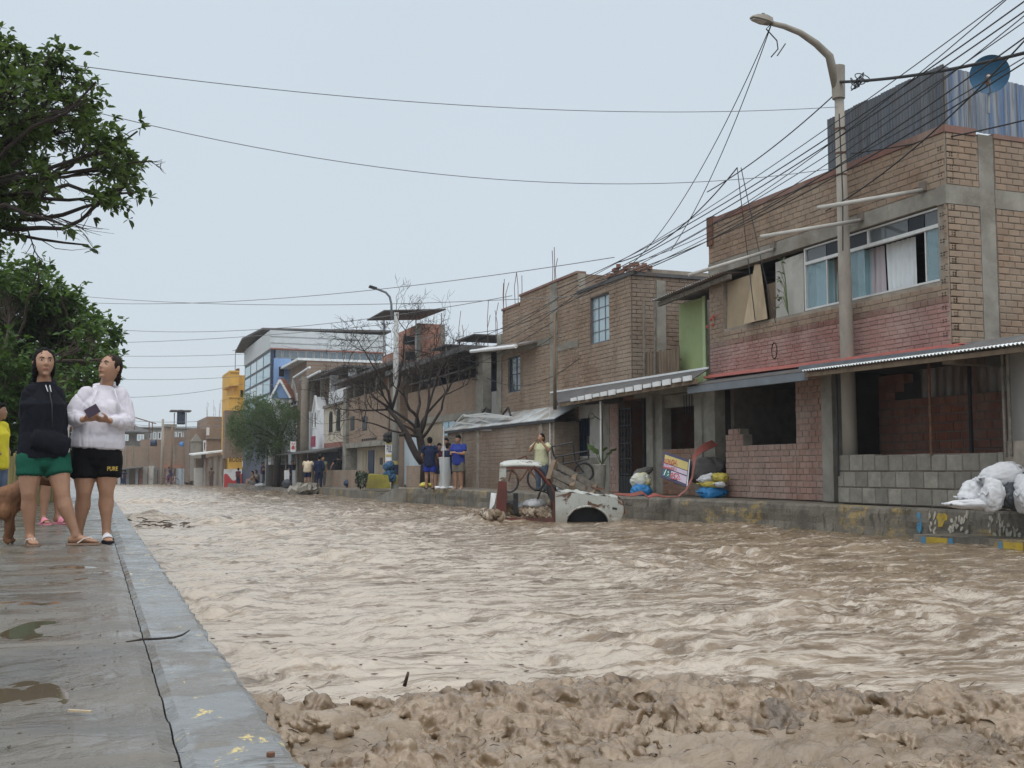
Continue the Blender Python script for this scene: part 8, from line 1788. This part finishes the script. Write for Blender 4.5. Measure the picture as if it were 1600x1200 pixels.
# ================================================================ CABLES
def cable(name, label, a, b, sag, r=.011, m='cable', group=None, n=22):
    a, b = Vector(a), Vector(b); pts = [a.lerp(b, i / n) - Vector((0, 0, sag * 4 * (i / n) * (1 - i / n))) for i in range(n + 1)]
    return tag(MB().tube(pts, r, 5, cap=False).build(name, M[m], smooth=True), label, 'cable', group)
GB, GL = 'bundle of cables along the house fronts', 'thin cables crossing the sky over the street'
lab_b = 'one of the dark cables strung along the house fronts on the right'
px_s = [((1608, -30), (905, 442)), ((1620, -12), (868, 452)), ((1640, -8), (985, 412)), ((1600, 18), (905, 448)), ((1635, 10), (870, 470)), ((1610, 52), (905, 455)), ((1650, 60), (872, 478)), ((1605, 95), (930, 440)), ((1640, -60), (960, 425))]
for i, (p, q) in enumerate(px_s): cable('cable', lab_b, on_x(*p, 11.2 + .08 * (i % 4)), on_x(*q, 12.3), .25 + .12 * (i % 3), .008 + .003 * (i % 2), group=GB)
for i, (p, q) in enumerate((((905, 445), (700, 545)), ((870, 468), (690, 552)), ((905, 455), (720, 560)), ((868, 500), (640, 600)), ((985, 412), (740, 520)), ((872, 520), (720, 560)), ((905, 560), (760, 590)))): cable('cable', lab_b, on_x(*p, 12.45), on_x(*q, 12.0), .18 + .05 * i, .010, group=GB)
pt = Vector((12.42, 15.8, 0)); pz_ = lambda y: (lambda d: CO.z + d.z * (15.8 / d.y))(ray(1312, y))
cable('thick_cable', 'thick twisted service cable knotted to the near lamp post', Vector((12.42, 15.8, pz_(128))), on_x(1640, 72, 12.0), .10, .028); kn_ = MB(); kc = on_x(1342, 124, 12.35)
for _ in range(9):
    a0, a1 = rng.uniform(0, 6), rng.uniform(.05, .11); ex = Vector((rng.gauss(0, 1), rng.gauss(0, 1), rng.gauss(0, 1))).normalized(); ey = ex.orthogonal().normalized(); c = kc + Vector((0, rng.gauss(0, .06), rng.gauss(-.03, .05))); kn_.tube([c + ex * a1 * math.cos(q) + ey * a1 * 1.3 * math.sin(q) for q in np.linspace(0, 6.0, 12)], .009, 4, cap=False)
tag(kn_.build('cable_knot', M['cable']), 'tangled knot of wire where the thick cable meets the lamp post', 'cable')
lh = ap[-1]; lab_l = 'one of two thin wires hanging down from the near lamp head'; GLm = 'wires hanging from the near lamp head'
cable('wire', lab_l, lh, on_x(988, 412, 12.3), .5, .009, group=GLm); cable('wire', lab_l, lh, on_x(1048, 392, 12.3), .35, .009, group=GLm)
dw = MB(); dw.tube([lh, lh + Vector((-.12, 0, -.12)), lh + Vector((.1, 0, -.3)), lh + Vector((.12, 0, -.45)), lh + Vector((-.03, 0, -.62))], .012, 5); dw.tube([lh + Vector((.28, 0, -.33)), lh + Vector((.1, 0, -.58))], .011, 4); tag(dw.build('loose_wire', M['cable']), 'short loose wire dangling below the near lamp head', 'wire')
cable('cable', 'wire running from the near lamp post down to the roof of the narrow house', Vector((12.42, 15.8, pz_(140))), on_x(1105, 300, 12.5), .12, .012); cable('cable', 'slack wire from the near house parapet down to the brick pile roof', on_x(1152, 262, 12.5), on_x(965, 410, 12.5), .35, .014); 
cable('cable', 'long thin wire from the leaning wire post down the near house front', on_x(1152, 262, 12.55), on_x(1180, 500, 12.6), .0, .010); cable('cable', 'second wire beside the long one down the near house front', on_x(1158, 262, 12.55), on_x(1212, 505, 12.6), .05, .010)
lo = MB(); c = on_x(1210, 548, 12.6); lo.tube([c + Vector((0, math.cos(a) * .09, math.sin(a) * .16)) for a in np.linspace(0, 12, 26)], .011, 5); tag(lo.build('cable_loop', M['cable']), 'coil of cable hanging on the pink brick front', 'cable')
cable('cable', 'dark wire crossing the near house side wall to the right edge', on_x(1330, 240, 12.45), on_y(1640, 178, 12.0), .05, .013); cable('cable', 'dark wire sweeping from the dish past the near house front', on_x(1640, 20, 12.0), on_x(1290, 330, 12.4), .25, .013)
lab_s = 'one of the thin wires crossing the open sky from the left'
for p, dp, q, dq_, sg_ in (((-60, 76), 13, (1309, 167), 19.3, .35), ((-60, 118), 14, (1309, 262), 19.3, .75), ((-60, 452), 60, (960, 402), 28, 1.0), ((-60, 440), 50, (905, 462), 30, .6), ((60, 500), 60, (800, 462), 35, .9), ((60, 535), 70, (620, 505), 46, .3), ((60, 552), 80, (385, 553), 84, .2), ((60, 570), 80, (385, 571), 84, .2), ((60, 586), 80, (380, 588), 84, .3), ((150, 620), 90, (380, 600), 90, .4), ((180, 655), 100, (480, 640), 70, .5), ((180, 660), 100, (470, 652), 70, .5), ((395, 600), 80, (620, 560), 45, .4), ((440, 540), 75, (700, 520), 40, .5)):
    D = (dp + dq_) / 2; cable('sky_wire', lab_s, on_d(*p, dp), on_d(*q, dq_), sg_, .003 + .00018 * D, 'cable_grey', group=GL, n=30)
# ================================================================ SMALL THINGS ON THE NEAR PAVEMENT AND IN THE WATER
sk_ = [on_z(x, y, .018) for x, y in ((197, 1003), (222, 999), (248, 998), (272, 996), (285, 992), (296, 985))]; tag(MB().tube(sk_, [.0022, .0042, .0045, .004, .0035, .002], 6).build('stick', M['bark_dark']), 'thin dark stick lying across the pavement joint', 'stick')
c = on_z(423, 1180, .012); tag(MB().tube([c + Vector((0, 0, -.003)), c, c + Vector((0, 0, .006)), c + Vector((0, 0, .0065))], [.0085, .009, .0085, .002], 12).build('bottle_cap', M['rust']), 'rusty bottle cap on the yellow flecked kerb', 'bottle cap')
a, b = on_z(107, 1110, .012), on_z(143, 1112, .012); tag(MB().bar(a, b, .008, .005).build('wood_chip', M['wood_pale']), 'small pale splinter of wood lying on the pavement', 'wood')
pbm = MB(); rg = random.Random(8)
for _ in range(260):
    x, y = rg.uniform(-.95, .14), 2.1 + 3.5 * rg.random() ** 1.6; s_ = rg.uniform(.0012, .005); pbm.ball((x, y, .006), (s_, s_ * rg.uniform(.7, 1.3), s_ * .7), 5, 4)
tag(pbm.build('grit', M['concrete_wet']), 'grit and small pebbles scattered over the wet pavement', 'grit', kind='stuff')
def driftwood(pts, r, lab, cat='driftwood'): tag(MB().tube(pts, r, 7).build('driftwood', M['driftwood'], smooth=True), lab, cat)
for pp_, r_, lab in ((((946, 1072), (962, 1063), (980, 1065), (992, 1076)), .028, 'dark knotted piece of driftwood on the crest of the rapids'), (((632, 1072), (636, 1058), (638, 1050)), .008, 'thin twig standing up left of the crest of the rapids'), (((1218, 1090), (1226, 1076), (1236, 1080), (1244, 1094)), .009, 'forked twig riding the right shoulder of the rapids'), (((1240, 1094), (1252, 1080), (1266, 1084)), .014, 'short stump riding the right shoulder of the rapids')):
    driftwood([on_d(x, y, 4.25) for x, y in pp_], [r_ * q for q in np.linspace(1, .6, len(pp_))], lab)
rg = random.Random(41); dp_ = MB()
for _ in range(46):
    q = on_z(rg.gauss(250, 24), 822, -.44); q += Vector((0, rg.uniform(-.5, .4), 0)); q.x = max(.6, q.x); q.z = water_at(q.x, q.y) + rg.uniform(.0, .05); a = rg.gauss(0, .7); L = rg.uniform(.03, .13); v = Vector((math.cos(a), math.sin(a) * .6, rg.uniform(-.2, .3))) * L; dp_.tube([q - v, q + Vector((0, 0, L * .15)), q + v], [.007, .011, .005], 5)
tag(dp_.build('driftwood_pile', M['driftwood']), 'low pile of dark sticks caught in the wave by the left bank', 'driftwood')
# rounded, overhanging lumps of churned mud and water in the rapids
rg = random.Random(9); lm_ = MB(); th_, rr_, Zg, _ = WZ
for _ in range(9500):
    px = rg.uniform(395, 1640); D = 4.42 - 2.1 * rg.random() ** 1.5; d = ray(px, 1100); hx = d.xy.length; x, y = d.x * D, d.y * D
    if x < .50: continue
    clus = float(fbm(np.array([x * 1.7]), np.array([y * 2.1]), 2, 90)[0]); near_c = math.exp(-((D - 4.15) / .35) ** 2)
    if rg.random() > .34 + 1.3 * clus + .6 * near_c + .14: continue
    r_ = min(.085, math.exp(rg.gauss(-3.95, .50))) * (.85 + .45 * near_c); z = min(water_at(x, y) + r_ * rg.uniform(-.7, .25), -.203 - .85 * r_ - .012 * rg.random())
    rt = Euler((rg.uniform(-.6, .6), rg.uniform(-.6, .6), rg.uniform(0, 6.28))).to_matrix(); lm_.ball((x, y, z), (r_ * rg.uniform(.9, 2.0), r_ * rg.uniform(.7, 1.2), r_ * rg.uniform(.5, .95)), 9, 6, rt)
rp_o = fuse(lm_, 'rapids', M['rapids'], None, .0088, 1, 0); n_ = len(rp_o.data.vertices); co = np.empty(n_ * 3); rp_o.data.vertices.foreach_get('co', co); co = co.reshape(-1, 3); no = np.empty(n_ * 3); rp_o.data.vertices.foreach_get('normal', no); no = no.reshape(-1, 3)
w3 = pn3(co * 6, 28)[:, None] * np.array([.05, .03, .04]); q3 = co + w3; h = .013 * pn3(q3 * 11, 31) + .011 * pn3(q3 * 24, 35) + .005 * pn3(q3 * 52, 41) - .012 * np.exp(-(pn3(q3 * 9, 38) / .11) ** 2) - .006 * np.exp(-(pn3(q3 * 21, 44) / .13) ** 2); rp_o.data.vertices.foreach_set('co', (co + no * h[:, None]).reshape(-1)); tag(rp_o, kind='structure')
# twigs and bits carried by the churned water
tg = MB(); rg = random.Random(77)
for _ in range(260):
    px, py = rg.uniform(430, 1600), rg.uniform(1065, 1195); c = on_z(px, py, -.33 + rg.uniform(-.02, .03)); a = rg.uniform(0, 6.28); L = rg.uniform(.005, .022); d = Vector((math.cos(a), math.sin(a), rg.uniform(-.3, .6))) * L; tg.tube([c - d, c + d * .2 + Vector((0, 0, L * .2)), c + d], [.0015, .0022, .001], 4)
for _ in range(150):
    px, py = rg.uniform(230, 1600), 790 + 270 * rg.random() ** .7; c = on_z(px, py, -.44)
    if c.x > 11.3 or c.x < .6: continue
    L = rg.uniform(.008, .03) * min(2.0, .3 + dist(c) / 14); a = rg.gauss(R(-YAW), .6); d = Vector((math.cos(a), math.sin(a), 0)) * L; c.z = water_at(c.x, c.y) + .006; tg.tube([c - d, c + d * .1 + Vector((d.y, -d.x, 0)) * .15, c + d], [.002, .004, .0015], 4)
tag(tg.build('floating_twigs', M['driftwood']), 'twigs and scraps carried on the brown flood', 'debris', kind='stuff')
# worn paint on the near end of the kerb
def kerb_at(px): 
    best = None
    for i in range(len(KL) - 1):
        a, b = KL[i], KL[i + 1]; d = ray(px, 800); den = d.x * (b[1] - a[1]) - d.y * (b[0] - a[0])
        t_ = (a[0] * (b[1] - a[1]) - a[1] * (b[0] - a[0])) / den; q = CO + d * t_; u = (q.y - a[1]) / (b[1] - a[1])
        if -.01 <= u <= 1.01: best = (q, Vector((b[0] - a[0], b[1] - a[1], 0)).normalized())
    return best
def on_kerb(px, py):
    q, d = kerb_at(px); r_ = ray(px, py); t_ = (q - CO).xy.length / r_.xy.length; n = Vector((-d.y, d.x, 0)); n = n if n.x < 0 else -n; return CO + r_ * t_ + n * .064, n
rg = random.Random(31); blu, yel, whi = MB(), MB(), MB()
def daub(mb, px, py, w_, h_, lean=0, n=9):
    pts = []
    for k in range(n): a = 2 * math.pi * k / n; q = rg.uniform(.55, 1.15); x = math.cos(a) * w_ * q; y = math.sin(a) * h_ * q; pts.append((px + x + lean * y, py + y))
    P_ = [on_kerb(*p) for p in pts]; mb.prism([p[0] for p in P_], -P_[0][1] * .03)
for y in (806, 816, 826): daub(blu, 1441 + rg.uniform(-1, 1), y, 4.5, 7)
daub(yel, 1475, 812, 8, 11); daub(yel, 1480, 808, 5, 8)
for _ in range(24): daub(whi, rg.choice((rg.uniform(1452, 1466), rg.uniform(1484, 1516), rg.uniform(1484, 1516))), rg.uniform(803, 832), rg.uniform(1.0, 2.6), rg.uniform(3, 9), rg.uniform(-.5, .3))
for _ in range(22): daub(whi, rg.uniform(1548, 1598), rg.uniform(808, 836), rg.uniform(1.0, 3), rg.uniform(3, 8), rg.uniform(-.3, .3))
for mb, m in ((blu, 'paint_blue'), (yel, 'paint_yellow'), (whi, 'paint_white')): mb.build('worn_paint', M[m], kr, kind='stuff')
st_b, st_y = MB(), MB()
for x0, x1, mb in ((1442, 1449, st_b), (1449.5, 1483, st_y), (1483.5, 1491, st_b), (1562, 1569, st_b), (1569.5, 1600, st_y)):
    def ps_(px, z):
        a, b = Vector((11.3, 13.0, 0)), Vector((12.7, 3.0, 0)); d = ray(px, 845); e = b - a; t_ = (a.x * e.y - a.y * e.x) / (d.x * e.y - d.y * e.x); q = CO + d * t_; return Vector((q.x - .03, q.y, z))
    mb.prism([ps_(x0, -.46), ps_(x1, -.46), ps_(x1, -.362), ps_(x0, -.362)], (.012, 0, 0))
st_b.build('paint_band', M['paint_blue'], stp); st_y.build('paint_band', M['paint_yellow'], stp)

# thin rain haze in the street air
hz_m = bpy.data.materials.new('haze_air'); hz_m.use_nodes = True; ht = hz_m.node_tree; ht.nodes.remove(ht.nodes['Principled BSDF']); pvn = ht.nodes.new('ShaderNodeVolumePrincipled'); pvn.inputs['Density'].default_value = .0006; pvn.inputs['Color'].default_value = (.93, .96, 1, 1); pvn.inputs['Anisotropy'].default_value = .2
ht.links.new(pvn.outputs[0], [n for n in ht.nodes if n.type == 'OUTPUT_MATERIAL'][0].inputs['Volume'])
hb = MB().box((-950, -80, -3.3), (950, 1550, 16)).build('haze', hz_m); tag(hb, kind='stuff')
